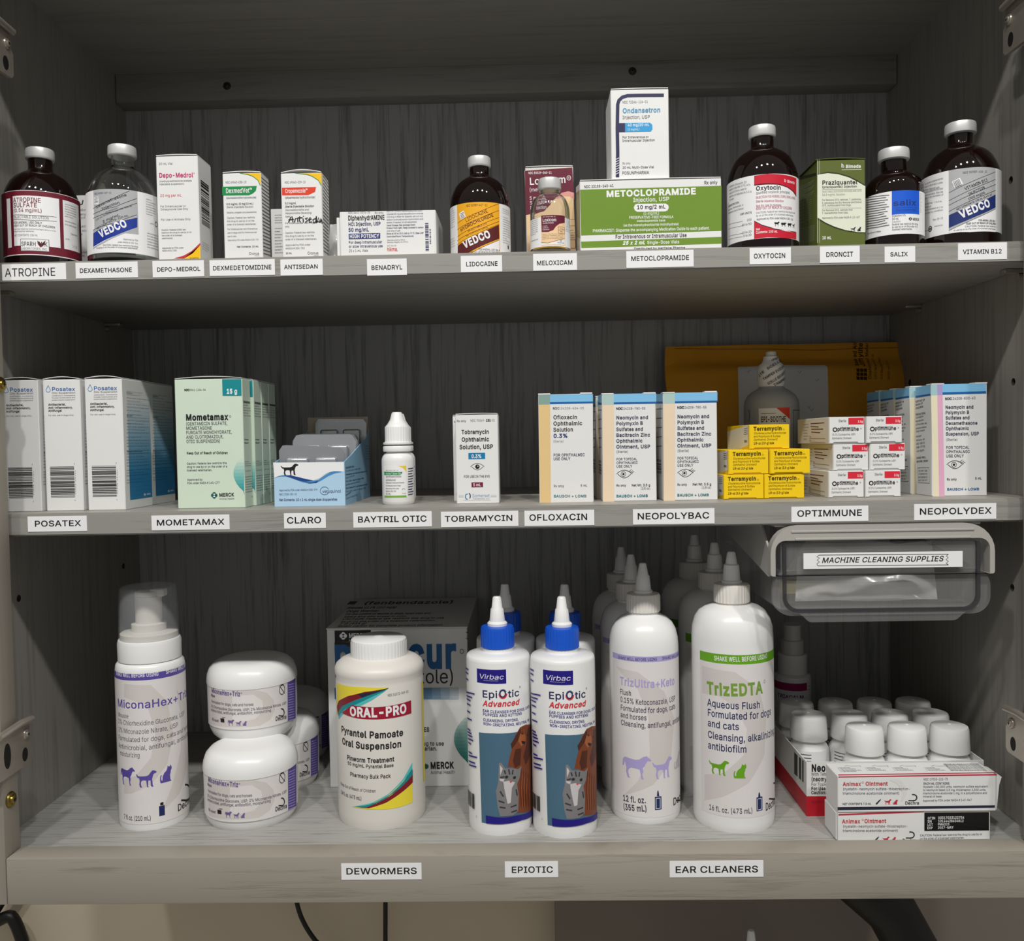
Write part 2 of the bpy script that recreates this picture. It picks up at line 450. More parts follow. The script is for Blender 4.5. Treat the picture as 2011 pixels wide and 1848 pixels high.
# ------------------------------------------------------------------ the cabinet
T_, YS = .0215, .0255
Z1, Z1B, Z2, Z2B, ZC, ZN, YN, YB, ZF = .4692, .4525, .2687, .2506, .7277, .697, .298, .323, -.006
XL, XR = -.030, .818
ZRB = -.0372
cab = thing('wall_cabinet', 'open grey wood-grain wall cabinet holding all the shelves of medicines', 'cabinet', (.4, .16, ZRB))
def holed(lo, hi, mt, holes, axis):
    """board with drilled shelf-pin holes"""
    g = G(); g.box(lo, hi, mt, 0); o = g.build('side_panel', cab)
    for (y, z) in holes:
        c = G(); x = hi[0] if axis > 0 else lo[0]
        c.lathe((x-.009*axis if axis > 0 else x-.003, y, z), [(.0032, -.0), (.0032, .012)], 'hole', 16, ax=(1, 0, 0))
        co_ = c.build('cut', cab)
        md = o.modifiers.new('b', 'BOOLEAN'); md.object = co_; md.solver = 'EXACT'
        me = bpy.data.meshes.new_from_object(o.evaluated_get(bpy.context.evaluated_depsgraph_get()))
        o.modifiers.clear(); old = o.data; o.data = me; bpy.data.meshes.remove(old)
        cm = co_.data; bpy.data.objects.remove(co_); bpy.data.meshes.remove(cm)
    me = o.data; me.materials.clear(); me.materials.append(MATS[mt]); me.materials.append(MATS['hole'])
    lo_x = lo[0]+.0001; hi_x = hi[0]-.0001
    for p in me.polygons:
        inside = all(lo_x < 0 or True for _ in (0,)) and any(lo_x < me.vertices[i].co.x+LOCS[cab.name].x < hi_x for i in p.vertices)
        p.material_index = 1 if inside else 0
    return o
def hyz(x, y, X): p = pX(x, y, X); return p.y, p.z
hl = [hyz(37, 1175, XL)]; hr = [hyz(1988, 1154, XR), hyz(1990, 750, XR), hyz(1985, 354, XR)]
for h in ((hl[0][0], .375), (hl[0][0]+.2, .375), (hl[0][0]+.2, hl[0][1])): hl.append(h)
hr.append((hr[0][0]+.2, hr[0][1])); hr.append((hr[0][0]+.2, .375))
holed((XL-.016, T_, ZF-.018), (XL, YB+.006, ZC+.02), 'wood_panel', hl, 1)
holed((XR, T_, ZF-.018), (XR+.016, YB+.006, ZC+.02), 'wood_panel', hr, -1)
def cb(name, lo, hi, m, bev=.0008, par=None):
    g = G(); g.box(lo, hi, m, bev, 2); return g.build(name, cab, par)
cb('back_panel', (XL, YB, ZF-.018), (XR, YB+.006, ZC+.02), 'wood_back', 0)
cb('top_panel', (XL, T_, ZC), (XR, YB, ZC+.018), 'wood_under', 0)
cb('bottom_panel', (XL, T_, ZF-.016), (XR, YB, ZF), 'wood_floor', 0)
rail_n = cb('nail_rail', (XL+.0008, YN, ZN), (XR-.0008, YB, ZC), 'wood_edge', .0006)
cb('face_stile', (-.042, 0, ZRB), (0, T_, ZC+.05), 'wood_stile', .0012)
cb('face_stile', (.8, 0, ZRB), (.842, T_, ZC+.05), 'wood_stile', .0012)
cb('top_rail', (0, 0, .705), (.8, T_, ZC+.05), 'wood_rail', .0012)
face_rail = cb('bottom_rail', (.0002, 0, ZRB), (.7998, T_, 0), 'wood_rail', .0012)
def screw(c, n, r, m, par, name='screw'):
    """washer-head screw with a socket"""
    g = G(); n = Vector(n)
    g.lathe(c, [(r, 0), (r*1.02, r*.12), (r*.9, r*.3), (r*.62, r*.34), (r*.55, r*.55), (r*.4, r*.6)], m, 28, ax=n)
    q = Vector((0, 0, 1)).rotation_difference(n).to_matrix(); c = Vector(c)
    for w_, l_ in ((.08, .3), (.3, .08)):
        b = bmesh.new(); bmesh.ops.create_cube(b, size=1)
        for v in b.verts: v.co = c+q@Vector((v.co.x*r*w_*2, v.co.y*r*l_*2, r*.6+v.co.z*r*.04))
        g.bm(b, 'dark')
    return g.build(name, cab, par)
for (x, y) in ((446, 169), (1242, 140)): screw(pY(x, y, YN), (0, -1, 0), .0042, 'steel_dark', rail_n)
p = pX(20, 1570, 0); screw((0, p.y, p.z), (1, 0, 0), .0062, 'brass', None)
p = pX(0, 755, 0); screw((0, max(.006, p.y), p.z), (1, 0, 0), .006, 'brass', None)
def pin(x, y, X, s):
    p = pZ(x, y, Z1B-.004); g = G()
    g.box((min(X, X+s*.017), p.y-.004, Z1B-.0035), (max(X, X+s*.017), p.y+.004, Z1B-.0002), 'steel', .0008, 2)
    g.lathe((X+s*.0005, p.y, Z1B-.006), [(.0026, 0), (.0026, .004)], 'steel', 14, ax=(s, 0, 0))
    g.build('shelf_pin', cab)
pin(55, 581, XL, 1); pin(1960, 539, XR, -1); pin(251, 641, XL, 1); pin(1748, 607, XR, -1)
def pin2(X, s, y):
    g = G(); g.box((min(X, X+s*.017), y-.004, Z2B-.0035), (max(X, X+s*.017), y+.004, Z2B-.0002), 'steel', .0008, 2); g.build('shelf_pin', cab)
for y in (.06, .29): pin2(XL, 1, y); pin2(XR, -1, y)

def hinge(side, zc, yend):
    """face-frame cup hinge plate wrapped round the stile edge"""
    X = 0 if side < 0 else .8; s = 1 if side < 0 else -1
    lo = lambda a, b: (min(X+s*a, X+s*b))
    hi = lambda a, b: (max(X+s*a, X+s*b))
    g = G()
    # side plate with clipped inner corners
    z0, z1, y0, y1 = zc-.019, zc+.017, -.011, yend
    pts = [(y0, z0), (y1-.003, z0+.001), (y1, z0+.004), (y1, zc+.002), (y1-.003, zc+.005), (y1-.003, zc+.013), (y1-.006, z1), (y0, z1)]
    g.prism([(X+s*.0006, a, b) for a, b in pts], (s*.0028, 0, 0), 'steel')
    # front wrap
    g.box((lo(.0034, -.03), y0-.003, z0), (hi(.0034, -.03), y0+.0005, z1), 'steel', .0012, 3)
    g.box((lo(.0034, -.010), y0-.006, z0+.002), (hi(.0034, -.010), y0+.001, z1-.006), 'steel', .0022, 3)
    h = g.build('hinge', cab)
    a = G()   # rolled top arm
    a.tube([(X+s*.004, y0+.002, z1-.001), (X+s*.006, yend*.45, z1+.002), (X+s*.006, yend-.004, z1+.001)], .0028, 'steel', 14); a.build('hinge_arm', cab, h)
    for (yc, zz_, ry, rz) in ((y0+.013, zc-.002, .0045, .010), (yend-.011, zc-.009, .0038, .0055)):
        g2 = G(); n = 24; r0 = [(X+s*.0036, yc+ry*math.cos(2*PI*i/n), zz_+rz*math.sin(2*PI*i/n)) for i in range(n)]
        g2.prism(r0, (-s*.0024, 0, 0), 'dark'); g2.build('slot', cab, h)
    screw((X+s*.0034, yend-.009, zc+.007), (s, 0, 0), .0042, 'steel', h, 'hinge_screw')
hinge(-1, pX(30, 1466, 0).z, pX(63, 1470, .003).y)
hinge(-1, pX(5, 103, 0).z, pX(25, 110, .003).y)
hinge(1, pX(2000, 1440, .8).z, pX(1976, 1440, .797).y)
hinge(1, pX(2005, 44, .8).z, pX(1971, 50, .797).y)

def shelf(label, z0, z1):
    r = thing('shelf', label, 'shelf', (.4, .17, z0)); g = G()
    lo, hi = (XL+.0012, YS, z0), (XR-.0012, YB-.004, z1)
    b = bmesh.new(); bmesh.ops.create_cube(b, size=1)
    for v in b.verts: v.co = Vector([(lo[i]+hi[i])/2+v.co[i]*(hi[i]-lo[i]) for i in range(3)])
    ed = [e for e in b.edges if all(v.co.y < YS+.001 for v in e.verts)]
    bmesh.ops.bevel(b, geom=ed, offset=.0012, segments=2, affect='EDGES')
    fr = [f.index for f in b.faces]
    b.verts.index_update()
    for f in b.faces:
        n = f.normal; mm = 'wood_edge' if n.y < -.3 else 'wood_under'
        g.add([v.co.copy() for v in f.verts], [range(len(f.verts))], mm, False)
    b.free(); o = g.build('board', r)
    return r
sh1 = shelf('upper grey shelf board carrying the dark bottles, a row of white labels along its edge', Z1B, Z1)
sh2 = shelf('lower grey shelf board carrying the eye and ear cartons, white labels along its edge', Z2B, Z2)
def sticker(root, par, txt, x0, y0, x1, y1, Y, tx0, tx1, ty, cap, b=0, dy=0, it=0):
    """paper label strip stuck on a board edge"""
    g = G(); ZO[:] = [0, 0, 1]
    ym = (y0+y1)/2
    a, bb, c, d = pY(x0, ym, Y), pY(x1, ym+dy, Y), pY((x0+x1)/2, y0+dy/2, Y), pY((x0+x1)/2, y1+dy/2, Y)
    g.box((a.x, Y-.0004, d.z), (bb.x, Y-.00002, c.z), 'paper', 0)
    s = Flat(g, (a.x, Y-.0004, d.z), (0, -1, 0))
    s.t(txt, tx0, ty, tx1, cap, 'ink', b=b)
    return g.build('shelf_label', root, par)
def stick(root, par, Y, rows):
    for r in rows: sticker(root, par, r[0], *r[1], Y, *r[2], **(r[3] if len(r) > 3 else {}))
stick(sh1, None, YS, [
 ('ATROPINE', (4.6, 519, 130, 551), (9.5, 110, 543.5, 16), dict(dy=-2)),
 ('DEXAMETHASONE', (149, 516, 271, 547), (156.5, 260, 536, 8.5), dict(b=1, dy=-2)),
 ('DEPO-MEDROL', (300, 513, 401, 545), (308, 394, 533.5, 8), dict(b=1, dy=-2)),
 ('DEXMEDETOMIDINE', (412, 511, 540, 542), (418, 534, 531, 8.5), dict(b=1, dy=-2)),
 ('ANTISEDAN', (551, 509.5, 634, 541), (558, 625, 528.5, 8), dict(b=1, dy=-1)),
 ('BENADRYL', (721, 509, 799, 541), (729, 791, 530, 8.5), dict(b=1, dy=-1)),
 ('LIDOCAINE', (905, 503, 986, 535), (915, 978, 523, 8.5), dict(b=1, dy=-2)),
 ('MELOXICAM', (1047, 499, 1133, 532), (1054, 1125, 521, 8.5), dict(b=1, dy=-2)),
 ('METOCLOPRAMIDE', (1230, 493, 1362, 526), (1239, 1354, 512.5, 9), dict(b=1, dy=-2)),
 ('OXYTOCIN', (1472, 487, 1553, 519), (1480, 1543, 507.5, 9), dict(b=1, dy=-1)),
 ('DRONCIT', (1610, 484.5, 1688, 517), (1622, 1676, 504.5, 9), dict(b=1, dy=-2)),
 ('SALIX', (1737, 484, 1797, 515), (1748, 1783, 503.5, 8), dict(b=1)),
 ('VITAMIN B12', (1881, 478, 1977, 511), (1891, 1968, 499, 8.5), dict(b=1, dy=-2))])
stick(sh2, None, YS, [
 ('POSATEX', (55, 1014, 171, 1044), (67.5, 160, 1034, 11), dict(b=1, dy=-1)),
 ('MOMETAMAX', (298, 1012, 451, 1041), (307, 441.5, 1032, 11), dict(b=1, dy=-1)),
 ('CLARO', (558, 1008, 640, 1038), (563, 632, 1028, 12), dict(b=1, dy=-1)),
 ('BAYTRIL OTIC', (694, 1006, 848, 1036), (702, 839, 1026, 11.5), dict(b=1, dy=-2)),
 ('TOBRAMYCIN', (866, 1005, 1018, 1035), (873, 1008, 1024.5, 11), dict(b=1, dy=-2)),
 ('OFLOXACIN', (1030, 1003, 1167, 1033), (1039, 1155, 1022.5, 12), dict(b=1, dy=-2)),
 ('NEOPOLYBAC', (1243, 1000, 1403, 1030), (1251, 1394, 1020, 12), dict(b=1, dy=-2)),
 ('OPTIMMUNE', (1554, 995, 1705, 1025), (1565, 1694, 1014.5, 12), dict(b=1, dy=-2)),
 ('NEOPOLYDEX', (1795, 990, 1956, 1021), (1805, 1948, 1010.5, 12), dict(b=1, dy=-2))])
stick(cab, face_rail, 0, [
 ('DEWORMERS', (670.5, 1695, 828, 1727), (679, 820, 1717, 12), dict(b=1)),
 ('EPIOTIC', (991.5, 1692, 1096, 1723), (1004, 1087, 1714, 12), dict(b=1, dy=-1)),
 ('EAR CLEANERS', (1315, 1691, 1499, 1723), (1325.5, 1490, 1714, 12.5), dict(b=1, dy=-2))])

# ------------------------------------------------------------------ the wall and the worktop under the cabinet
def struct(name, lo, hi, m):
    g = G(); g.box(lo, hi, m, 0); o = g.build(name, None); o['kind'] = 'structure'; return o
struct('wall_back', (-1.2, YB+.012, -.5), (2.0, YB+.10, 1.9), 'wall_paint')
struct('floor', (-1.2, -.35, -.56), (2.0, YB+.012, -.52), 'counter')
px_ = pY(1090, 1820, YB+.004).x
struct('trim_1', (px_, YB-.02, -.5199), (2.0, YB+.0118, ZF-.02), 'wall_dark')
def cable(name, label, pts, r, m='black', cat='cable'):
    rt = thing(name, label, cat, pts[0]); g = G()
    P = []
    for i in range(len(pts)-1):
        p0, p1, p2, p3 = (Vector(pts[max(i-1, 0)]), Vector(pts[i]), Vector(pts[i+1]), Vector(pts[min(i+2, len(pts)-1)]))
        for k in range(8):
            t = k/8; P.append(.5*((2*p1)+(p2-p0)*t+(2*p0-5*p1+4*p2-p3)*t*t+(3*p1-p0-3*p2+p3)*t**3))
    P.append(Vector(pts[-1])); g.tube(P, r, m, 14); g.build('cord', rt); return rt
yc = YB-.01
cable('power_cable', 'thick black cord crossing the wall below the left end of the cabinet', [(-.07, yc, -.02), pY(-12, 1790, yc), pY(22, 1800, yc), pY(44, 1848, yc), pY(66, 1930, yc), (-.005, yc, -.50)], .0068)
cable('power_cable', 'thin black cord hanging slanted below the cabinet, left of the straight one', [pY(580, 1760, yc), pY(592, 1802, yc), pY(620, 1848, yc), pY(690, 1930, yc), (.25, yc-.02, -.51)], .0026)
cable('power_cable', 'black cord hanging straight down below the middle of the cabinet', [pY(757, 1760, yc), pY(757, 1802, yc), pY(757, 1850, yc), pY(760, 1940, yc), (.30, yc-.03, -.51)], .0026)
ar = thing('lamp_arm', 'broad dark arm slanting down below the right half of the cabinet', 'arm', (.85, .2, -.4))
g = G(); g.tube([pY(1640, 1690, .2), pY(1749, 1786, .2), pY(1812, 1900, .2), pY(1880, 2050, .2)], .0255, 'black', 20); g.tube([pY(1880, 2050, .2), (.92, .2, -.515)], .0255, 'black', 20); g.build('tube', ar)
# ------------------------------------------------------------------ shared shapes
DOG = [(0,.22),(.05,.2),(.1,.3),(.2,.33),(.5,.33),(.62,.28),(.72,.12),(.8,.02),(.88,.03),(1,.12),(.97,.2),(.86,.24),(.82,.36),(.78,.55),(.8,.9),(.84,1),(.74,1),(.71,.92),(.7,.6),(.6,.62),(.58,.95),(.63,1),(.53,1),(.5,.6),(.36,.57),(.27,.62),(.24,.78),(.28,.97),(.32,1),(.2,1),(.16,.8),(.19,.62),(.16,.44),(.08,.42)]
CAT = [(.05,1),(.0,.85),(.02,.6),(.1,.5),(.16,.54),(.1,.62),(.1,.82),(.2,.86),(.22,.6),(.36,.42),(.55,.3),(.62,.18),(.66,.02),(.74,.1),(.86,.1),(.93,.0),(1,.16),(1,.28),(.92,.36),(.9,.5),(.84,.6),(.86,.9),(.95,.97),(.93,1),(.7,1),(.4,1)]
HORSE = [(.0,.5),(.02,.22),(.08,.12),(.14,.1),(.3,.13),(.5,.16),(.62,.12),(.74,.0),(.86,-.04),(.88,.0),(1,.14),(.98,.2),(.88,.18),(.82,.3),(.78,.42),(.72,.5),(.74,.66),(.7,.78),(.73,.96),(.76,1),(.67,1),(.65,.8),(.62,.58),(.5,.55),(.34,.53),(.26,.6),(.22,.7),(.26,.94),(.3,1),(.2,1),(.14,.74),(.16,.56),(.12,.42),(.1,.28),(.06,.5)]
COW = [(.0,.3),(.1,.18),(.5,.16),(.7,.12),(.85,.1),(1,.2),(.96,.36),(.84,.36),(.78,.5),(.76,.7),(.78,1),(.68,1),(.66,.68),(.4,.66),(.28,.62),(.26,1),(.15,1),(.14,.66),(.08,.5),(.02,.75)]
VA = [(.955, 'b'), (1, .03), (1, -1.6), (.985, -1.47), (.95, -1.32), (.9, -1.19), (.81, -1.0), (.69, -.86), (.52, -.74), (.4, -.675), (.35, -.64), (.32, -.58), (.32, -.27)]
VB = [(.955, 'b'), (1, .03), (1, -1.5), (.98, -1.33), (.9, -1.17), (.79, -1.04), (.62, -.93), (.48, -.86), (.43, -.8), (.42, -.38)]
VC = [(.95, 'b'), (1, .03), (1, -1.78), (.985, -1.55), (.93, -1.3), (.82, -1.04), (.68, -.88), (.54, -.79), (.49, -.72), (.47, -.55)]
def vial(name, label, cx, R, yt, zb, prof, cap, glassm, Yf=None, liquid=None):
    """injection bottle: cx, R, yt are the axis, radius and cap top in the zoomed photograph; cap = (radius, depth) in radii"""
    x, y = zz(cx, yt); Rp = R/ZO[2]
    Yf = YS+.006 if Yf is None else Yf
    Yc = Yf+.026
    for _ in range(4):
        c = pY(x, y+Rp*1.8, Yc); r = Rp*dep(c)/FPX; Yc = Yf+r
    c = pY(x, y+Rp*1.8, Yc); zt = pY(x, y, Yc).z; H = zt-zb
    c = Vector((c.x, Yc, zb)); rt = thing(name, label, 'bottle', c)
    P = [(r*a, (.0 if b == 'b' else (b*r if b > 0 else H+b*r))) for a, b in prof]
    g = G()
    if glassm == 'glass':
        t = .0016; inner = [(max(a-t, .001), max(b, .004) if i else .004) for i, (a, b) in enumerate(P)]
        g.lathe(c, P+list(reversed(inner)), 'glass', 96, closed=False)
        n = 96; g.f.append(tuple(reversed(range(n)))); g.m.append(0); g.sm.append(False)
        k = (len(P)+len(inner)-1)*n; g.f.append(tuple(range(k, k+n))); g.m.append(0); g.sm.append(False)
    else: g.lathe(c, P, glassm, 96)
    g.build('glass_body', rt)
    if liquid:
        lv = liquid[1]*r; t = .00165
        L = [(max(a-t, .001), max(b, .0041) if i else .0041) for i, (a, b) in enumerate(P) if b < lv or i == 0]
        L = [(L[0][0]*.97, .0041)]+L[1:]+[(L[-1][0], lv)]
        g = G(); g.lathe(c, L, liquid[0], 72); g.build('liquid', rt)
    g = G(); cr, cd = cap; nr = P[-1][0]
    g.lathe(c, [(nr*.9, H-cd*r-.0004), (nr*1.12, H-cd*r-.0004), (cr*r*.985, H-cd*r+.0004), (cr*r, H-cd*r+.0012), (cr*r*.99, H-.0022), (cr*r*.96, H-.0006), (cr*r*.88, H), (cr*r*.45, H), (cr*r*.4, H-.0006), (.0005, H-.0006)], 'aluminium', 64)
    g.build('crimp_cap', rt)
    g = G(); s = Cyl(g, c, r)
    return rt, g, s
def carton(name, label, xl, xr, ytop, Y, z0, depth, m='card_white', ym=None, cat='box', lid=.0006, bev=.0005, group=None):
    """folding carton: left, right and top edges of its front in the zoomed photograph, front at depth Y, standing at height z0"""
    ZT = zz(0, ytop)[1]; x0 = zz(xl, 0)[0]; x1 = zz(xr, 0)[0]
    yb = prj(pZ((x0+x1)/2, 900, z0) if False else (pY((x0+x1)/2, ZT, Y).x, Y, z0))[1]
    ymid = (ZT+yb)/2
    a, b = pY(x0, ymid, Y), pY(x1, ymid, Y); zt = pY((x0+x1)/2, ZT, Y).z
    lo, hi = Vector((a.x, Y, z0)), Vector((b.x, Y+depth, zt))
    rt = thing(name, label, cat, ((lo.x+hi.x)/2, Y+depth/2, z0), group)
    g = G(); g.box(lo, hi, m, bev, 1)
    F = Flat(g, lo, (0, -1, 0)); R = Flat(g, (hi.x, Y, z0), (1, 0, 0)); L = Flat(g, (lo.x, Y, z0), (-1, 0, 0)); T = Flat(g, (lo.x, Y, zt), (0, 0, 1), (1, 0, 0))
    L.lim = (-depth+.0004, -.0004); R.lim = (.0004, depth-.0004)
    return rt, g, F, L, R, T, lo, hi
def top_flap(rt, lo, hi, m='card_white', bulge=.0012, over=.0004, front=True):
    """tucked lid, slightly domed, with a dark slit under it"""
    g = G(); n = 10; rows = []
    for j in range(4):
        y = lo.y-over+(hi.y-lo.y+over)*j/3
        rows.append([(lo.x+.0004+(hi.x-lo.x-.0008)*i/n, y, hi.z+.0003+bulge*math.sin(PI*i/n)*(1-j/3*.6)) for i in range(n+1)])
    g.sheet(rows, m, (0, 0, .0005)); g.build('top_flap', rt)
def tabs(rt, lo, hi, m='card_white', frac=.22):
    """thin tuck-in ears that stick up at both ends of a carton's lid"""
    g = G(); w_ = hi.x-lo.x
    g.box((lo.x-.0002, lo.y-.0003, hi.z), (lo.x+w_*frac, lo.y+.010, hi.z+.0009), m, 0)
    g.build('lid_tab', rt); g = G()
    g.box((hi.x-w_*frac, lo.y-.0003, hi.z), (hi.x, lo.y+.010, hi.z+.0011), m, 0); g.build('lid_tab', rt)
def textlines(s, x0, y0, x1, y1, n, m='ink_grey', cap=.5, seed=1, it=0, words=None):
    """small-print paragraph filling a box"""
    W = words or 'sterile solution for use in dogs only store at room temperature see package insert for complete directions keep out of reach of children federal law restricts this drug'.split()
    r = random.Random(seed); dy = (y1-y0)/n
    for i in range(n):
        y = y0+dy*(i+cap); t = ''
        while len(t) < 24: t += ' '+r.choice(W)
        e = x1 if r.random() < .75 else x0+(x1-x0)*r.uniform(.55, .9)
        k = int(24*(e-x0)/(x1-x0))
        s.t(t.strip()[:max(k, 6)], x0, y, e, dy*cap*.9, m, it=it)
def merck(s, x, y, r, m, m2, k=1):
    """four-lobed emblem"""
    for dx, dy in ((-.45, 0), (.45, 0), (0, -.45), (0, .45)): s.disc(x+dx*r, y+dy*r, .55*r*k, .55*r*k, m, 18)
    s.poly([(x-.4*r, y-.5*r), (x+.4*r, y-.5*r), (x, y)], m2); s.poly([(x-.4*r, y+.5*r), (x, y), (x+.4*r, y+.5*r)], m2)
def hook(s, x, y, w_, h, m, wd):
    """open hook emblem"""
    P = [(x, y+h), (x+w_*.62, y+h)]+[(x+w_*(.62+.38*math.sin(a)), y+h*.5+h*.5*math.cos(a)) for a in [PI*i/8 for i in range(9)]]+[(x+w_*.42, y)]
    s.stroke(P, wd, m)
def eye(s, x, y, w_, h, m, iris=True, lash=False):
    k = [i/10 for i in range(11)]
    s.stroke([(x-w_/2+w_*t, y-h*.5*math.sin(PI*t)**.8) for t in k], w_*.03, m); s.stroke([(x-w_/2+w_*(.08+.84*t), y+h*.5*math.sin(PI*t)) for t in k], w_*.03, m)
    if lash:
        s.arc(x-w_*.06, y, w_*.15, w_*.15, w_*.025, m); s.disc(x-w_*.06, y, w_*.07, w_*.07, m)
        for q in (0, .12, .22): s.stroke([(x+w_*(.22+q), y-h*(.3-q)), (x+w_*(.36+q), y-h*(.42-q*.6)), (x+w_*(.45+q*.8), y-h*(.62-q*1.4))], w_*.025, m)
    else: s.disc(x, y, w_*.16, w_*.16, m); s.disc(x+w_*.03, y-w_*.04, w_*.04, w_*.04, 'paper')
def droplet(s, x, y, w_, h, m): s.stroke([(x, y-h/2), (x-w_*.3, y-h*.1), (x-w_*.5, y+h*.18), (x-w_*.36, y+h*.42), (x, y+h*.5), (x+w_*.36, y+h*.42), (x+w_*.5, y+h*.18), (x+w_*.3, y-h*.1), (x, y-h/2)], w_*.13, m)

# ------------------------------------------------------------------ upper shelf, left to right
AMBER = 'amber injection bottles on the upper shelf'
# maroon-framed label
zoom(0, 270, 4.5705)
MAR = ink((112, 26, 44)); WHT = 'paper'
rt, g, s = vial('medicine_bottle', 'amber glass bottle with maroon-framed white label at the far left of upper shelf', 376, 312, 112, Z1, VA, (.385, .30), 'amber')
rt['group'] = AMBER
s.band(480, 1060, -104, 104, WHT); s.band(484, 1052, -104, 104, MAR)
for a, b in ((115, 528), (560, 700)): s.rect(a, 530, b, 975, WHT)
s.rect(60, 545, 92, 985, WHT)
s.t('ATROPINE', 120, 585, 370, 40, MAR, b=1); s.t('SULFATE', 122, 630, 335, 40, MAR, b=1); s.t('(0.54 mg/mL)', 122, 674, 380, 32, MAR, b=1)
s.stroke([(122, 696), (310, 702), (508, 716)], 4, 'ink'); s.stroke([(122, 740), (310, 745), (508, 755)], 4, 'ink')
s.t('INJECTABLE SOLUTION', 124, 730, 438, 24, 'ink'); s.t('FOR ANIMAL USE ONLY', 125, 778, 378, 20, 'ink', b=1); s.t('KEEP OUT OF REACH OF CHILDREN', 127, 803, 494, 18, 'ink', b=1)
s.t('CAUTION: Federal law restricts this drug to use by or on the', 128, 832, 500, 12, 'ink'); s.t('order of a licensed veterinarian.', 128, 852, 310, 12, 'ink'); s.t('NET CONTENTS: 100 mL', 130, 890, 340, 18, 'ink')
s.rect(184, 915, 440, 1024, 'ink_grey'); s.rect(188, 919, 435, 1019, WHT); s.t('SPARH', 192, 975, 325, 38, 'ink', b=1); s.t('WK', 352, 975, 428, 38, 'ink', b=1); s.t('LABORATORIES, INC.', 190, 1008, 428, 20, 'ink')
s.poly([(335, 925), (352, 938), (372, 955), (392, 938), (410, 924), (402, 958), (385, 975), (366, 988), (350, 972), (338, 955)], MAR)
textlines(s, 580, 590, 680, 720, 6, 'ink', seed=3); textlines(s, 580, 740, 680, 800, 2, 'ink', seed=4); s.t('Take time', 632, 872, 690, 16, 'ink'); s.t('Lot No.', 585, 915, 625, 14, 'ink'); s.t('1 7 22', 650, 985, 690, 18, 'ink')
g.build('label', rt)

# clear bottle
rt, g, s = vial('medicine_bottle', 'clear glass bottle with tilted silver and blue label, next to the bottle at far left', 1112, 308, 86, Z1, VA, (.395, .31), 'glass', liquid=('liquid', .32))
BLU = ink((26, 54, 150)); SIL = ink((176, 178, 180))
s.band(468, 1035, -100, 100, 'paper'); s.rect(838, 470, 1232, 860, SIL)
s.poly([(838, 862), (1010, 780), (1232, 694), (1232, 806), (1040, 880), (900, 945), (838, 984)], BLU); s.poly([(838, 862), (1232, 720), (1232, 694), (838, 836)], SIL)
s.poly([(838, 990), (930, 935), (1232, 810), (1232, 822), (930, 950), (838, 1004)], SIL)
s.stroke([(838, 640), (1000, 557), (1162, 480)], 4, 'ink')
for a, b in ((690, 548), (727, 590), (832, 694)): s.stroke([(838, a), (1035, (a+b)/2+4), (1228, b)], 4, 'ink')
s.t('NDC 50989-437-12', 850, 515, 1000, 15, 'ink'); s.t('Dexamethasone', 868, 640, 1140, 23, 'ink', y1=524, b=1); s.t('Injection', 918, 655, 1078, 22, 'ink', y1=592, b=1); s.t('VETERINARY', 945, 682, 1068, 11, 'ink', y1=636); s.t('100 mL Multiple Dose Vial Sterile', 862, 752, 1185, 14, 'ink', y1=620); s.t('2 mg/mL', 925, 768, 1080, 21, 'ink', y1=704, b=1); s.t('NET CONTENTS: 100 mL', 872, 828, 1155, 16, 'ink', y1=706, b=1)
s.t('VEDCO', 905, 900, 1150, 62, 'paper', y1=795, b=3)
s.rect(846, 530, 885, 598, 'paper')
for i in range(5): s.stroke([(850, 545+i*11), (880, 540+i*11)], 4, 'ink')
s.t('Approved by FDA', 1106, 920, 1238, 15, 'ink_grey'); s.t('under ANADA # 200-324', 1056, 945, 1238, 14, 'ink_grey'); s.t('CAUTION: Federal law restricts this drug', 925, 975, 1238, 14, 'ink'); s.t('to use by or on the order of a licensed veterinarian.', 868, 1000, 1238, 14, 'ink')
textlines(s, 1310, 545, 1395, 700, 7, 'ink', seed=6); textlines(s, 1320, 850, 1415, 1000, 6, 'ink', seed=8); s.arc(1400, 780, 18, 22, 6, 'ink'); s.t('Lot No.', 1345, 775, 1380, 12, 'ink')
g.build('label', rt)

# white carton behind the two bottles with its lid up
rt, g, F, L, R, T, lo, hi = carton('medicine_carton', 'white carton with raised beige lid flap behind the two leftmost bottles of upper shelf', 560, 806, 520, .118, Z1, .05)
for t_, y in (('Sodium USP', 660), ('premium', 700), ('(5 g of', 728), ('diluent', 808), ('ing solution', 845), ('Use', 878), ('mg', 960), ('detailed', 1040), ('doses.', 1070)): F.t(t_, 700, y, None, 20, 'ink_grey', cond=.8)
F.stroke([(694, 592), (712, 604), (738, 598), (746, 562)], 10, 'ink')
F.bars(807, 600, 812, 900, 14, 'ink_grey', vert=False)
g.build('body', rt)
g = G(); rows = []
for j in range(5):
    a = j/4; rows.append([(lo.x+(hi.x-lo.x)*i/8, lo.y+.047+.004*a, hi.z+.026*a*(.55+.45*math.sin(PI*min(1, (i+1.5)/7)))) for i in range(9)])
g.sheet(rows, 'card_raw', (0, .0006, 0)); g.build('top_flap', rt)

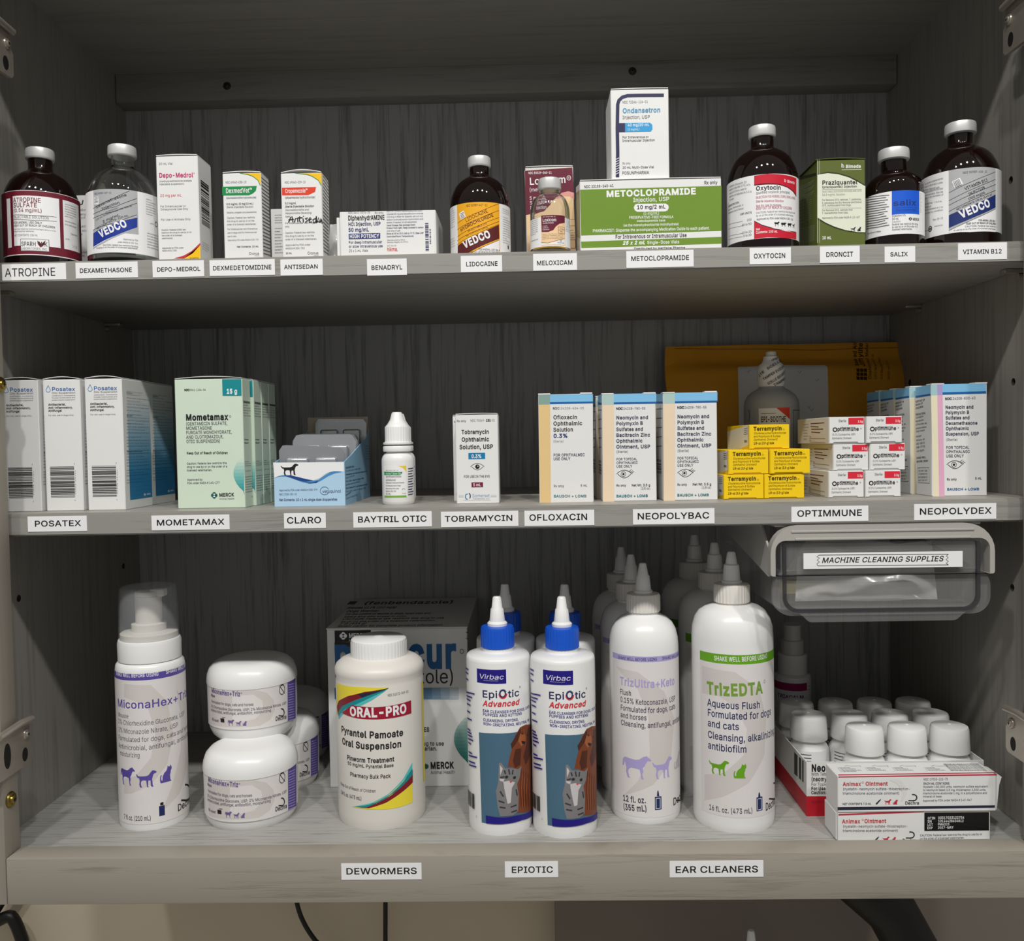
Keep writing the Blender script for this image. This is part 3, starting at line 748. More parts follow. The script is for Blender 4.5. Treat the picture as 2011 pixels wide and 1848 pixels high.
# tall white carton with magenta title
rt, g, F, L, R, T, lo, hi = carton('medicine_carton', 'tall white carton with magenta title and yellow corner, right of the clear bottle', 1412, 1787, 165, .045, Z1, .030)
MAG = ink((190, 44, 110)); YEL = ink((246, 196, 20)); RED = ink((196, 50, 64))
F.t('20 mL Vial', 1425, 247, 1550, 20, 'ink_grey'); F.t('Depo-Medrol', 1428, 360, 1735, 40, MAG, y1=356, b=2); F.arc(1742, 322, 5, 5, 2, MAG)
F.t('(methylprednisolone acetate', 1430, 402, 1722, 17, 'ink_grey'); F.t('injectable suspension)', 1432, 428, 1655, 17, 'ink_grey'); F.t('20 mg per mL', 1437, 534, 1632, 24, RED)
F.t('For Intramuscular or', 1440, 628, 1668, 18, 'ink_grey'); F.t('Intrasynovial Use Only', 1442, 655, 1690, 18, 'ink_grey'); F.t('For Use in Animals Only', 1445, 747, 1712, 18, 'ink_grey')
F.t('Caution: Federal (USA) law', 1450, 838, 1668, 14, 'ink'); F.t('restricts this drug to use by or on', 1450, 862, 1720, 14, 'ink'); F.t('the order of a licensed', 1452, 888, 1635, 14, 'ink'); F.t('veterinarian.', 1452, 912, 1555, 14, 'ink')
F.t('Approved by FDA under', 1457, 1000, 1650, 14, 'ink'); F.t('NADA # 012-204', 1457, 1024, 1588, 14, 'ink')
F.poly([(1560, 1086), (1650, 1060), (1720, 1020), (1798, 945), (1798, 1090)], RED); F.poly([(1650, 1088), (1730, 1040), (1799, 965), (1799, 1090)], YEL); F.t('zoetis', 1702, 1092, 1785, 16, 'ink', b=1)
R.bars(1800, 378, 1870, 770, 22, 'ink', vert=False, seed=5); R.t('3 00093 0274 4', 1878, 780, 1880, 12, 'ink') if False else None
textlines(R, 1815, 930, 1875, 1010, 4, 'ink_grey', seed=11)
g.build('body', rt); top_flap(rt, lo, hi, bulge=.0006)

# two small yellow-cornered cartons
zoom(280, 270, 5.0275)
GRN = ink((14, 140, 70)); ORD = ink((226, 62, 34))
for k, (xl, xr, yt, lab) in enumerate(((800, 1180, 350, 'small white carton with green title band and yellow corner on upper shelf'), (1374, 1775, 350, 'small white carton with orange-red title band, black handwriting across it'))):
    rt, g, F, L, R, T, lo, hi = carton('medicine_carton', lab, xl, xr, yt, .046, Z1, (.022, .026)[k])
    dx = (0, 585)[k]; c = (GRN, ORD)[k]
    F.poly([(972+dx*.93, 352), (1165+dx*1.03, 352), (1165+dx*1.03, 470), (1140+dx*1.02, 420), (1090+dx, 380), (1040+dx, 362)], YEL)
    F.stroke([(960+dx*.93, 352), (1040+dx, 366), (1090+dx, 384), (1140+dx*1.02, 424), (1163+dx*1.03, 476)], 6, GRN)
    F.t('NDC 69043-0%s-10' % ('38', '39')[k], 820+dx, 455, 1025+dx, 22, 'ink_grey')
    y0, y1 = ((487, 570), (497, 568))[k]
    F.poly([(786+dx*1.01, y0), (1128+dx, y0-8), (1118+dx, y0+40), (1090+dx, y1-18), (1050+dx, y1), (788+dx*1.01, y1+3)], c)
    if k == 0:
        F.t('DexmedVet\u2122', 822, 550, 1082, 46, 'paper', b=1)
        F.t('(dexmedetomidine hydrochloride)', 825, 608, 1125, 20, 'ink_blue'); F.t('0.5 mg/mL (5 mg/10 mL)', 828, 668, 1096, 19, 'ink', b=1); F.t('Sterile Injectable Solution', 830, 698, 1094, 19, 'ink_grey'); F.t('Sedative, analgesic and preanesthetic', 832, 750, 1128, 16, 'ink_grey')
        for i, l in enumerate(('Caution: Federal law restricts', 'this drug to use by or on the', 'order of a licensed veterinarian.')): F.t(l, 834, 803+i*33, (1110, 1104, 1124)[i], 18, 'ink_grey')
        for i, l in enumerate(('For intramuscular and intravenous', 'use in dogs and for intramuscular', 'use in cats.')): F.t(l, 838, 914+i*35, (1135, 1130, 930)[i], 17, 'ink_grey')
        F.t('Approved by FDA under ANADA # 200-732', 842, 1022, 1146, 15, 'ink_grey'); F.t('Net Contents: 10 mL', 932, 1088, 1147, 17, 'ink', b=1); F.t('Cronus', 1050, 1158, 1152, 24, 'ink'); F.t('Pharma', 1108, 1172, 1152, 9, 'ink_grey')
    else:
        F.t('Cropamezole\u2122', 1408, 548, 1630, 38, 'paper', b=1)
        F.t('(atipamezole hydrochloride)', 1406, 606, 1706, 22, 'ink'); F.t('5.0 mg/mL', 1408, 660, 1520, 19, 'ink', b=1); F.t('Sterile Injectable Solution', 1408, 692, 1692, 20, 'ink', b=1, it=.2)
        for i, l in enumerate(('Dexmedetomidine and', 'Medetomidine Reversing', 'Agent')): F.t(l, 1408, 726+i*32, (1642, 1668, 1460)[i], 19, 'ink_grey', it=.2)
        F.t('For intramuscular use in dogs', 1408, 855, 1712, 17, 'ink'); F.t('only', 1408, 888, 1450, 17, 'ink')
        for i, l in enumerate(('Caution: Federal law restricts', 'this drug to use by or on the', 'order of a licensed veterinarian.')): F.t(l, 1410, 950+i*33, (1700, 1692, 1722)[i], 18, 'ink_grey')
        F.t('Approved by FDA under', 1412, 1072, 1658, 18, 'ink_grey'); F.t('ANADA # 200-753', 1412, 1105, 1602, 18, 'ink_grey'); F.t('10 mL', 1414, 1152, 1476, 18, 'ink', b=1); F.t('Cronus', 1628, 1155, 1738, 26, 'ink'); F.t('Pharma', 1690, 1170, 1738, 9, 'ink_grey')
        for P in ([(1442, 840), (1462, 790), (1475, 780), (1486, 838)], [(1440, 815), (1495, 808)], [(1500, 838), (1510, 800), (1530, 800), (1534, 836)], [(1552, 778), (1548, 820), (1560, 838)], [(1530, 795), (1580, 792)], [(1585, 800), (1588, 838)], [(1588, 775), (1590, 782)], [(1632, 795), (1606, 800), (1630, 822), (1606, 838)], [(1640, 820), (1668, 805), (1655, 790), (1640, 812), (1650, 838), (1672, 832)], [(1708, 800), (1682, 812), (1690, 842), (1712, 830), (1716, 778), (1716, 845)], [(1722, 842), (1738, 790), (1752, 842), (1728, 828)], [(1756, 838), (1762, 800), (1768, 815), (1774, 850)]): F.stroke(P, 11, 'ink')
    R.rect(xr+4, 374, xr+(70, 62)[k], 520, YEL) if False else None
    for i in range(22): R.stroke([((1172, 1782)[k], (395, 380)[k]+i*35), ((1258, 1836)[k], (470, 462)[k]+i*33)], 9, 'ink_grey')
    g.build('body', rt); top_flap(rt, lo, hi, 'card_white', bulge=.0008+.0014*k)
# carton in a film bag behind them
rt, g, F, L, R, T, lo, hi = carton('medicine_carton', 'grey-looking carton in shadow between the two small yellow-cornered cartons', 1272, 1400, 705, .135, Z1, .05, 'card_grey')
textlines(F, 1305, 760, 1385, 860, 4, 'ink', seed=21); textlines(F, 1305, 890, 1385, 1160, 9, 'ink', seed=22); g.build('body', rt)
# clear zip bag standing behind the wide white box
zoom(620, 270, 4.788)
def bag(name, label, P, m='film', depth=.012, seed=1, nu=14, nv=10):
    """puffed film bag from its four corners (top left, top right, bottom right, bottom left)"""
    r = random.Random(seed); rt = thing(name, label, 'bag', (P[3]+P[2])/2)
    ph = [r.uniform(0, 6) for _ in range(6)]
    def S(sgn):
        rows = []
        for j in range(nv+1):
            v = j/nv; row = []
            for i in range(nu+1):
                u = i/nu; p = (P[0]*(1-u)+P[1]*u)*(1-v)+(P[3]*(1-u)+P[2]*u)*v
                k = (math.sin(PI*u)*math.sin(PI*v))**.6*depth
                w_ = .0022*math.sin(9*u+ph[0]+4*v)+.0016*math.sin(15*v-7*u+ph[1])+.001*math.sin(23*u+ph[2])
                row.append(p+Vector((0, sgn*k*(.6+.4*math.sin(3*u+2*v+ph[3]))+w_*min(1, 6*u*(1-u)), 0)))
            rows.append(row)
        return rows
    g = G(); g.sheet(S(-1), m); g.build('front_film', rt)
    g = G(); g.sheet(S(1), m); g.build('back_film', rt)
    return rt
bag('plastic_bag', 'clear plastic zip bag standing behind the wide white box with blue print', [pY(*zz(130, 632), .12), pY(*zz(486, 612), .12), pY(*zz(500, 1040), .115)*1, pY(*zz(120, 1120), .115)], seed=4, depth=.006)
for o in bpy.data.objects:
    if o.name == 'plastic_bag':
        zl = min((o.children[0].data.vertices[i].co.z for i in range(len(o.children[0].data.vertices))))+o.location.z
        o.location.z += Z1+.0005-zl; LOCS[o.name] = o.location.copy()

# wide white box, vial carton with blue print
rt, g, F, L, R, T, lo, hi = carton('medicine_box', 'wide low white box with blue high-strength print, left of the amber bottle with yellow label', 228, 1132, 690, .045, Z1, .059)
for x in (242, 1115): F.stroke([(x, 705), (x+6, 1105)], 1.5, 'card_grey')
F.t('NDC 0641-0376-25', 305, 718, 512, 18, 'ink_grey'); F.t('Rx only', 555, 718, 638, 18, 'ink_grey')
F.t('DiphenhydrAMINE', 305, 780, 650, 44, 'ink', b=2); F.t('HCl Injection, USP', 307, 832, 612, 32, 'ink_blue', b=2); F.t('50 mg/mL', 308, 886, 502, 34, 'ink_blue', b=2)
NAVY = ink((28, 48, 110))
F.rect(310, 905, 606, 957, NAVY); F.t('HIGH POTENCY', 320, 947, 598, 34, 'paper', b=2)
F.t('For deep intramuscular', 311, 1000, 626, 26, 'ink_blue', b=1); F.t('or slow intravenous use', 311, 1038, 632, 26, 'ink_blue', b=1); F.t('25 x 1 mL Vials', 311, 1078, 492, 24, 'ink_grey')
for i, l in enumerate(('Each mL contains diphenhydramine hydro-', 'chloride 50 mg and benzethonium chloride', '100 mcg in Water for Injection. pH 4.0-6.5;', 'sodium hydroxide and/or hydrochloric acid', 'added, if needed, for pH adjustment.', 'Usual Dosage: See package insert.', 'Protect from light. Keep covered in carton', 'until time of use.', 'Store at 20 to 25 C (68 to 77 F) [See USP', 'Controlled Room Temperature].')):
    F.t(l, 667, 702+i*26.3, (1012, 1012, 1010, 1012, 955, 940, 1014, 800, 1016, 925)[i], 15, 'ink_blue', b=1 if i in (5, 6, 8, 9) else 0)
F.t('Manufactured by Hikma', 672, 972, 840, 13, 'ink_grey'); F.t('Berkeley Heights, NJ 07922', 672, 992, 868, 13, 'ink_grey'); F.t('462-216-02', 672, 1025, 758, 14, 'ink_grey'); F.t('hikma.', 672, 1070, 775, 36, ink((206, 44, 56)), b=1)
F.bars(1028, 805, 1060, 1070, 20, 'ink_blue', vert=False, seed=9); F.bars(1070, 862, 1082, 1005, 14, 'ink_blue', vert=False, seed=2)
R.stroke([(1140, 690), (1142, 1100)], 2, 'ink_grey')
g.build('body', rt)
g = G(); g.box((lo.x-.003, lo.y+.002, lo.z+.0005), (lo.x-.0002, hi.y-.004, hi.z-.004), 'card_white', .0004); g.build('side_flap', rt)

# amber bottle with yellow label
YEL2 = ink((244, 176, 32)); BRN = ink((92, 30, 30)); 
rt, g, s = vial('medicine_bottle', 'amber glass bottle with slanted yellow and brown label, in the middle of upper shelf', 1546, 281, 192, Z1, VA, (.385, .33), 'amber'); rt['group'] = AMBER
s.band(606, 1160, -105, 105, 'paper'); s.rect(1330, 606, 1725, 1150, YEL2)
s.poly([(1336, 1020), (1530, 910), (1722, 822), (1726, 952), (1560, 1020), (1400, 1110), (1336, 1150)], BRN)
s.poly([(1430, 1112), (1570, 1030), (1726, 966), (1726, 1150), (1400, 1150)], 'paper')
s.stroke([(1400, 1130), (1560, 1035), (1726, 964)], 4, BRN)
for a, b in ((808, 622), (868, 686), (934, 752), (972, 790), (1008, 818)): s.stroke([(1334, a), (1530, (a+b)/2-12), (1722, b)], 3.5, BRN)
s.t('NDC 50989-417-12', 1415, 655, 1615, 22, 'ink'); s.t('LIDOCAINE', 1415, 798, 1622, 33, BRN, y1=704); s.t('HYDROCHLORIDE', 1368, 890, 1675, 33, BRN, y1=742, b=1); s.t('INJECTABLE 2%', 1432, 892, 1612, 18, BRN, y1=815); s.t('NET CONTENTS: 100 mL', 1418, 935, 1622, 14, BRN, y1=848)
s.t('VEDCO', 1402, 1044, 1652, 66, 'paper', y1=935, b=3)
s.poly([(1348, 718), (1392, 686), (1412, 746), (1366, 776)], 'paper')
for i in range(4): s.stroke([(1360+i*3, 722+i*13), (1392+i*3, 704+i*13)], 5, 'ink')
s.t('FOR ANIMAL USE ONLY', 1532, 1062, 1728, 18, 'ink'); s.t('KEEP OUT OF REACH OF CHILDREN', 1440, 1090, 1728, 17, 'ink')
textlines(s, 1755, 665, 1815, 720, 3, 'ink_grey', seed=31); textlines(s, 1758, 740, 1822, 1000, 12, 'ink_grey', seed=32); s.disc(1808, 1032, 12, 20, 'ink'); textlines(s, 1268, 680, 1308, 880, 9, 'ink_grey', seed=33); textlines(s, 1272, 960, 1310, 1060, 4, 'ink_grey', seed=34)
g.build('label', rt)

# maroon carton with a clear vial of yellow liquid in front of it
zoom(1000, 160, 4.5705)
MR2 = ink((104, 26, 48)); CRM = ink((242, 206, 160)); PNK = ink((226, 160, 150))
rt, g, F, L, R, T, lo, hi = carton('medicine_carton', 'maroon and peach carton behind the little vial of yellow liquid on upper shelf', 150, 580, 768, .088, Z1, .028, 'card_grey')
F.poly([(138, 800), (565, 770), (600, 1560), (166, 1560)], CRM)
F.poly([(140, 802), (566, 772), (580, 1000), (530, 985), (470, 1000), (420, 1050), (370, 1110), (300, 1170), (150, 1200)], MR2)
F.poly([(582, 1000), (530, 985), (470, 1000), (420, 1050), (480, 1030), (540, 1032), (582, 1060)], PNK)
F.t('NDC 55529-040-11', 172, 832, 382, 20, 'paper', b=1); F.t('Loxicom', 182, 928, 512, 62, 'paper', b=1, y1=908); F.arc(535, 866, 17, 20, 4, 'paper'); F.t('R', 528, 875, 543, 18, 'paper'); F.t('(meloxicam)', 180, 990, 420, 34, 'paper', y1=975)
F.t('5 mg/mL', 182, 1062, 330, 32, 'paper'); F.t('Solution for', 184, 1105, 390, 30, 'paper'); F.t('Injection', 186, 1148, 330, 30, 'paper')
F.frame(470, 1240, 590, 1300, 3, MR2); F.frame(540, 1420, 596, 1500, 4, MR2); textlines(F, 500, 1330, 590, 1420, 4, MR2, seed=41)
L.poly([(134, 800), (138, 800), (150, 1540), (146, 1540)], 'paper') if False else None
g.build('body', rt); top_flap(rt, lo, hi, bulge=.0005)
rt, g, s = vial('medicine_vial', 'little clear glass vial of yellow liquid in front of the maroon carton', 366, 178, 880, Z1, VC, (.585, .58), 'glass', liquid=('liquid_yellow', .62))
s.band(1212, 1478, -102, 102, 'paper'); s.rect(285, 1208, 498, 1470, CRM)
s.poly([(288, 1205), (498, 1208), (498, 1270), (450, 1278), (420, 1300), (395, 1335), (350, 1352), (292, 1352)], MR2)
s.t('NDC 55529-040-11', 300, 1222, 415, 9, 'paper'); s.t('Loxicom', 300, 1260, 424, 28, 'paper', b=1); s.t('(meloxicam)', 300, 1280, 400, 14, 'paper')
for i, l in enumerate(('5 mg/mL', 'Solution for', 'Injection')): s.t(l, 300, 1305+i*16, 345+i*8, 10, 'paper')
s.frame(440, 1300, 496, 1362, 3, MR2); s.t('10 mL', 452, 1325, 482, 12, MR2); s.stroke([(440, 1335), (496, 1332)], 3, MR2); s.t('Rx', 455, 1352, 480, 10, MR2)
textlines(s, 298, 1370, 480, 1425, 4, 'ink', seed=42); s.stroke([(288, 1448), (350, 1450), (420, 1430), (498, 1410)], 3, MR2); s.poly([(288, 1452), (350, 1454), (420, 1434), (498, 1414), (498, 1470), (288, 1470)], 'paper'); s.t('Norbrook', 432, 1452, 492, 14, 'ink'); s.art(DOG, 452, 1422, 472, 1436, 'ink')
textlines(s, 195, 1225, 258, 1400, 10, 'ink', seed=43); textlines(s, 504, 1225, 542, 1350, 9, 'ink_grey', seed=44); textlines(s, 200, 1430, 262, 1455, 1, 'ink', seed=45)
g.build('label', rt)

# wide green box and the tall white carton on it
GR2 = ink((112, 146, 44)); 
rt, g, F, L, R, T, lo, hi = carton('medicine_box', 'wide green and white box holding up the tall white carton on upper shelf', 636, 1905, 880, .040, Z1, .057)
meto_top = hi.z
F.poly([(636, 972), (1905, 936), (1905, 1340), (645, 1382)], GR2); F.poly([(645, 1438), (1905, 1395), (1905, 1455), (648, 1495)], GR2)
F.t('NDC 23155-240-41', 673, 958, 938, 24, 'ink', y1=946, b=1); F.t('Rx only', 1750, 924, 1870, 30, 'ink', y1=920, b=1)
F.t('METOCLOPRAMIDE', 872, 1036, 1682, 52, 'paper', y1=1010, b=3); F.t('Injection, USP', 1112, 1082, 1438, 36, 'paper', y1=1072, b=1)
F.poly([(1118, 1132), (1130, 1105), (1150, 1098), (1405, 1096), (1428, 1112), (1432, 1135), (1420, 1158), (1400, 1166), (1150, 1170), (1128, 1158)], 'paper'); F.t('10 mg/2 mL', 1145, 1147, 1406, 34, 'ink', y1=1140, b=2)
F.t('(5 mg/mL)', 1203, 1198, 1348, 26, 'paper', y1=1194); F.t('PRESERVATIVE-FREE FORMULA', 1075, 1232, 1474, 22, 'paper', y1=1226, b=1); F.t('metoclopramide base', 1145, 1262, 1402, 20, 'paper', y1=1256, b=1); F.t('(as the monohydrochloride monohydrate)', 1024, 1302, 1524, 22, 'paper', y1=1290, b=1)
F.t('PHARMACIST: Dispense the accompanying Medication Guide to each patient.', 750, 1354, 1800, 26, 'paper', y1=1328, b=1)
F.t('For Intravenous or Intramuscular Use', 953, 1412, 1594, 34, 'ink', y1=1395, b=1); F.t('25 x 2 mL', 1018, 1465, 1222, 30, 'paper', y1=1460, b=3, it=.25); F.t('Single-Dose Vials', 1238, 1460, 1528, 28, 'paper', y1=1452, b=1)
F.t('Distributed by Heritage Pharma', 1120, 1512, 1580, 20, 'ink', y1=1500, b=1)
L.poly([(600, 950), (634, 905), (634, 960), (602, 1005)], 'paper'); L.poly([(602, 1010), (634, 968), (644, 1385), (606, 1395)], ink((150, 158, 120)))
g.build('body', rt); top_flap(rt, lo, hi, bulge=.0003)
rt, g, F, L, R, T, lo, hi = carton('medicine_carton', 'tall white carton with dark bracket and blue pill-shaped band, standing on the green box', 914, 1434, 70, .043, meto_top+.0009, .044)
DNV = ink((44, 44, 84)); CY = ink((56, 160, 216)); TEAL = ink((80, 150, 190))
F.stroke([(1388, 124), (1150, 126), (1060, 128), (1015, 142), (985, 170), (974, 205), (970, 420), (974, 640), (972, 860)], 31, DNV)
F.poly([(974, 374), (1262, 370), (1284, 388), (1286, 430), (1270, 450), (976, 456)], CY); F.poly([(974, 374), (1040, 373), (1040, 455), (976, 456)], DNV)
F.t('NDC 72266-124-01', 1016, 198, 1246, 22, 'ink_grey'); F.t('Ondansetron', 1018, 284, 1360, 42, TEAL, b=2); F.t('Injection, USP', 1016, 338, 1264, 30, 'ink_grey'); F.t('40 mg/20 mL', 1062, 404, 1258, 24, 'paper', b=1); F.t('(2 mg/mL)', 1062, 440, 1170, 18, 'paper')
F.t('For Intravenous or', 1016, 512, 1252, 21, 'ink_grey', b=1); F.t('Intramuscular Injection', 1016, 542, 1308, 21, 'ink_grey', b=1); F.t('Rx only', 1016, 745, 1088, 20, 'ink_grey'); F.t('20 mL Multi-Dose Vial', 1016, 784, 1300, 21, 'ink_grey', b=1); F.t('FOSUNPHARMA', 1014, 836, 1256, 27, 'ink_grey', b=1)
for i in range(7): F.stroke([(958, 700+i*22), (986, 686+i*22)], 5, 'paper')
g.build('body', rt); top_flap(rt, lo, hi, bulge=.0003)

# amber bottle with red label
zoom(1400, 220, 5.775)
CRD = ink((206, 26, 52)); RDT = ink((170, 50, 80)); DRK = ink((92, 14, 30))
rt, g, s = vial('medicine_bottle', 'amber glass bottle with red and white label, right of the green and white box', 562, 391, 176, Z1, VA, (.385, .31), 'amber'); rt['group'] = AMBER
s.band(706, 1432, -104, 104, 'paper'); s.rect(468, 706, 944, 1428, 'paper')
s.poly([(468, 728), (620, 706), (800, 716), (944, 758), (944, 966), (905, 905), (840, 858), (740, 826), (600, 824), (468, 838)], DRK)
s.poly([(468, 724), (620, 702), (800, 712), (944, 754), (944, 940), (900, 886), (840, 845), (740, 814), (600, 806), (468, 826)], CRD)
s.poly([(468, 1232), (560, 1280), (700, 1322), (820, 1345), (944, 1362), (944, 1372), (700, 1338), (560, 1296), (468, 1250)], 'ink')
s.poly([(468, 1240), (560, 1290), (700, 1330), (820, 1352), (944, 1370), (944, 1448), (800, 1430), (620, 1422), (468, 1440)], CRD)
s.t('Bimeda', 842, 800, 925, 30, 'paper', b=1); s.t('b', 808, 794, 830, 36, 'paper', b=1)
s.t('Oxytocin', 488, 892, 774, 46, 'ink', y1=882, b=2); s.t('(purified oxytocic principle)', 488, 936, 872, 28, 'ink_grey', y1=930, b=1); s.t('INJECTION FOR HORSES, COWS, SOWS, & EWES', 488, 986, 932, 26, RDT, y1=996, b=1)
s.t('Sterile Aqueous Solution', 488, 1030, 802, 26, RDT, y1=1024, b=1); s.t('Not for Use in Humans', 490, 1082, 776, 26, RDT, y1=1070, b=1); s.t('KEEP OUT OF REACH OF CHILDREN', 490, 1114, 894, 30, RDT, y1=1112, b=1)
s.t('CAUTION: Federal law restricts this drug to use', 490, 1158, 928, 22, 'ink', y1=1158); s.t('by or on the order of a licensed veterinarian.', 490, 1190, 912, 22, 'ink', y1=1190); s.t('Approved by FDA under NADA # 130-136', 496, 1230, 908, 22, 'ink', y1=1232, b=1)
for sh, a, b in ((HORSE, 695, 758), (COW, 772, 832), (COW, 846, 892), (DOG, 898, 926)): s.art(sh, a, 1250, b, 1302, 'ink')
s.t('Net', 488, 1345, 536, 26, 'paper', b=1); s.t('Contents: 100 mL', 488, 1382, 734, 28, 'paper', b=1)
for i, l in enumerate(('contains: Oxytocin 20', 'sodium chloride 0.9% w/v,', 'acetic acid 0.5% w/v, water for', 'injection. pH adjusted to 3.0 to', '5.0 with')): s.t(l, 190, 862+i*38, (384, 430, 384, 442, 240)[i], 24, 'ink_grey', y1=(805, 832, 880, 902, 992)[i]+(0, 0, 0, 10, 0)[i])
s.t('ADMINISTRATION:', 180, 1085, 300, 22, 'ink', y1=1034, b=1); s.t('intravenous, intramuscular, or', 176, 1128, 348, 22, 'ink_grey', y1=1062); s.t('subcutaneous use as follows:', 176, 1164, 352, 22, 'ink_grey', y1=1102); s.t('USP UNITS', 312, 1172, 442, 22, 'ink', y1=1150, b=1)
for i, l in enumerate(('100', '30 to 50', '10 to 20', '5 to 20')): s.t(l, 440, (1230, 1276, 1365, 1402)[i], None, 24, 'ink', al='r'); s.stroke([(180, (1280, 1330, 1412, 1448)[i]), (300, (1248, 1298, 1384, 1420)[i]), (340, (1240, 1288, 1374, 1412)[i])], 3, 'ink')
g.build('label', rt)

# olive green carton
OLV = ink((92, 104, 40)); OLD = ink((44, 50, 26)); PAL = ink((226, 230, 210))
rt, g, F, L, R, T, lo, hi = carton('medicine_carton', 'olive green carton with pale curved panel, between amber bottles on upper shelf', 1184, 1728, 543, .043, Z1, .046, OLV)
F.poly([(1184, 702), (1300, 680), (1420, 690), (1540, 725), (1640, 775), (1728, 830), (1728, 1374), (1640, 1372), (1500, 1350), (1380, 1315), (1280, 1270), (1184, 1215)], OLD)
F.poly([(1184, 712), (1300, 694), (1420, 706), (1540, 742), (1640, 792), (1728, 842), (1728, 1364), (1640, 1362), (1500, 1338), (1380, 1300), (1280, 1255), (1184, 1195)], PAL)
F.stroke([(1206, 548), (1210, 1485)], 3, PAL); F.stroke([(1186, 548), (1186, 1485)], 4, PAL)
F.t('Bimeda', 1506, 635, 1680, 34, 'paper', b=2); F.t('b', 1456, 628, 1484, 42, 'paper', b=2); F.t('c', 1470, 630, 1492, 28, 'paper', b=2); F.stroke([(1460, 656), (1684, 650)], 4, 'paper')
F.t('Praziquantel', 1238, 825, 1640, 46, 'ink', y1=818, b=2); F.t('(praziquantel) Injection', 1238, 864, 1634, 24, 'ink', b=2); F.stroke([(1238, 880), (1686, 878)], 3, 'ink'); F.t('INJECTABLE CESTOCIDE FOR DOGS AND CATS', 1238, 914, 1686, 22, 'ink_grey'); F.t('56.8 mg/mL Solution', 1238, 952, 1496, 24, 'ink_grey')
for i, l in enumerate(('For Removal Of D. caninum, T. pisiformis,', 'E. granulosus And For Removal and Control', 'Of E. multilocularis From Dogs.', '', 'For Removal Of D. caninum And', 'T. taeniaeformis From Cats.', '', 'Approved by FDA under NADA # 111-607')):
    if l: F.t(l, 1238, (1010, 1042, 1072, 0, 1126, 1158, 0, 1212)[i], (1684, 1686, 1570, 0, 1582, 1536, 0, 1668)[i], 21, 'ink_grey', b=1)
F.stroke([(1238, 1090), (1686, 1090)], 3, 'ink'); F.art(DOG, 1560, 1305, 1622, 1354, 'ink'); F.art(CAT, 1636, 1302, 1680, 1354, 'ink'); F.t('10 mL', 1238, 1444, 1344, 34, 'paper', b=2)
L.poly([(958, 760), (1172, 690), (1172, 720), (960, 790)], OLD); LG = ink((170, 176, 150))
for i in range(9): L.t(('PRECAUTIONS for use in dogs and cats', 'Keep out of reach of children and pets', 'administer subcutaneous or intramuscular')[i % 3], 975, 872+i*18, 1150-12*(i % 3), 13, LG, y1=775+i*20+i)
for i in range(11): L.t('%d to %d mL' % (i+1, i+3), 1066, 990+i*24, 1120, 13, LG, y1=970+i*24)
for i in range(7): L.t('Under 5 lb.', 985, 1040+i*38, 1035, 12, LG, y1=1018+i*38)
for i in range(10): L.t(('Store below 30 degrees do not freeze', 'restricted to use by a veterinarian')[i % 2], 978, 1340+i*20, 1155, 12, LG, y1=1290+i*18)
L.stroke([(1058, 990), (1058, 1290)], 3, LG)
g.build('body', rt)
g = G(); rows = []
for j in range(4):
    rows.append([(lo.x-.001+(hi.x-lo.x+.001)*i/10, lo.y-.0003+(hi.y-lo.y)*j/3, hi.z+.0003+.001*math.sin(PI*i/10)) for i in range(11)])
g.sheet(rows, OLV, (0, 0, .0004)); g.build('top_flap', rt)

# small amber bottle with blue label
zoom(1680, 220, 5.7764)
COB = ink((20, 92, 214)); 
rt, g, s = vial('medicine_bottle', 'small amber glass bottle with bright blue label square, right of the olive carton', 434, 317, 432, Z1, VB, (.53, .40), 'amber'); rt['group'] = AMBER
s.band(896, 1388, -104, 104, 'paper'); s.rect(412, 896, 722, 1165, COB)
s.t('salix', 425, 1068, 690, 62, NAVY, b=1); s.stroke([(440, 1092), (700, 1090)], 3, NAVY); s.t('(furosemide)', 455, 1130, 690, 26, NAVY)
s.t('Injection 5%', 415, 1192, 572, 22, 'ink', b=1); s.t('50 mL', 415, 1228, 494, 24, 'ink', b=1); s.t('Caution:', 415, 1258, 515, 22, 'ink')
for i, l in enumerate(('Federal law restricts this drug', 'to use by or on the order of a', 'licensed veterinarian.')): s.t(l, 415, 1290+i*29, (708, 702, 645)[i], 22, 'ink', b=1)
merck(s, 622, 1212, 20, 'ink', 'paper'); s.t('MERCK', 648, 1228, 720, 26, 'ink', b=2)
for i in range(14): s.stroke([(128, 975+i*27), (250, 956+i*27), (385-(i*37 % 60), 944+i*26)], 8, 'ink_grey')
s.t('Keep out of reach of children', 140, 1388, 290, 16, 'ink', y1=1360, b=1); textlines(s, 726, 920, 748, 1150, 10, 'ink_grey', seed=51)
g.build('label', rt)

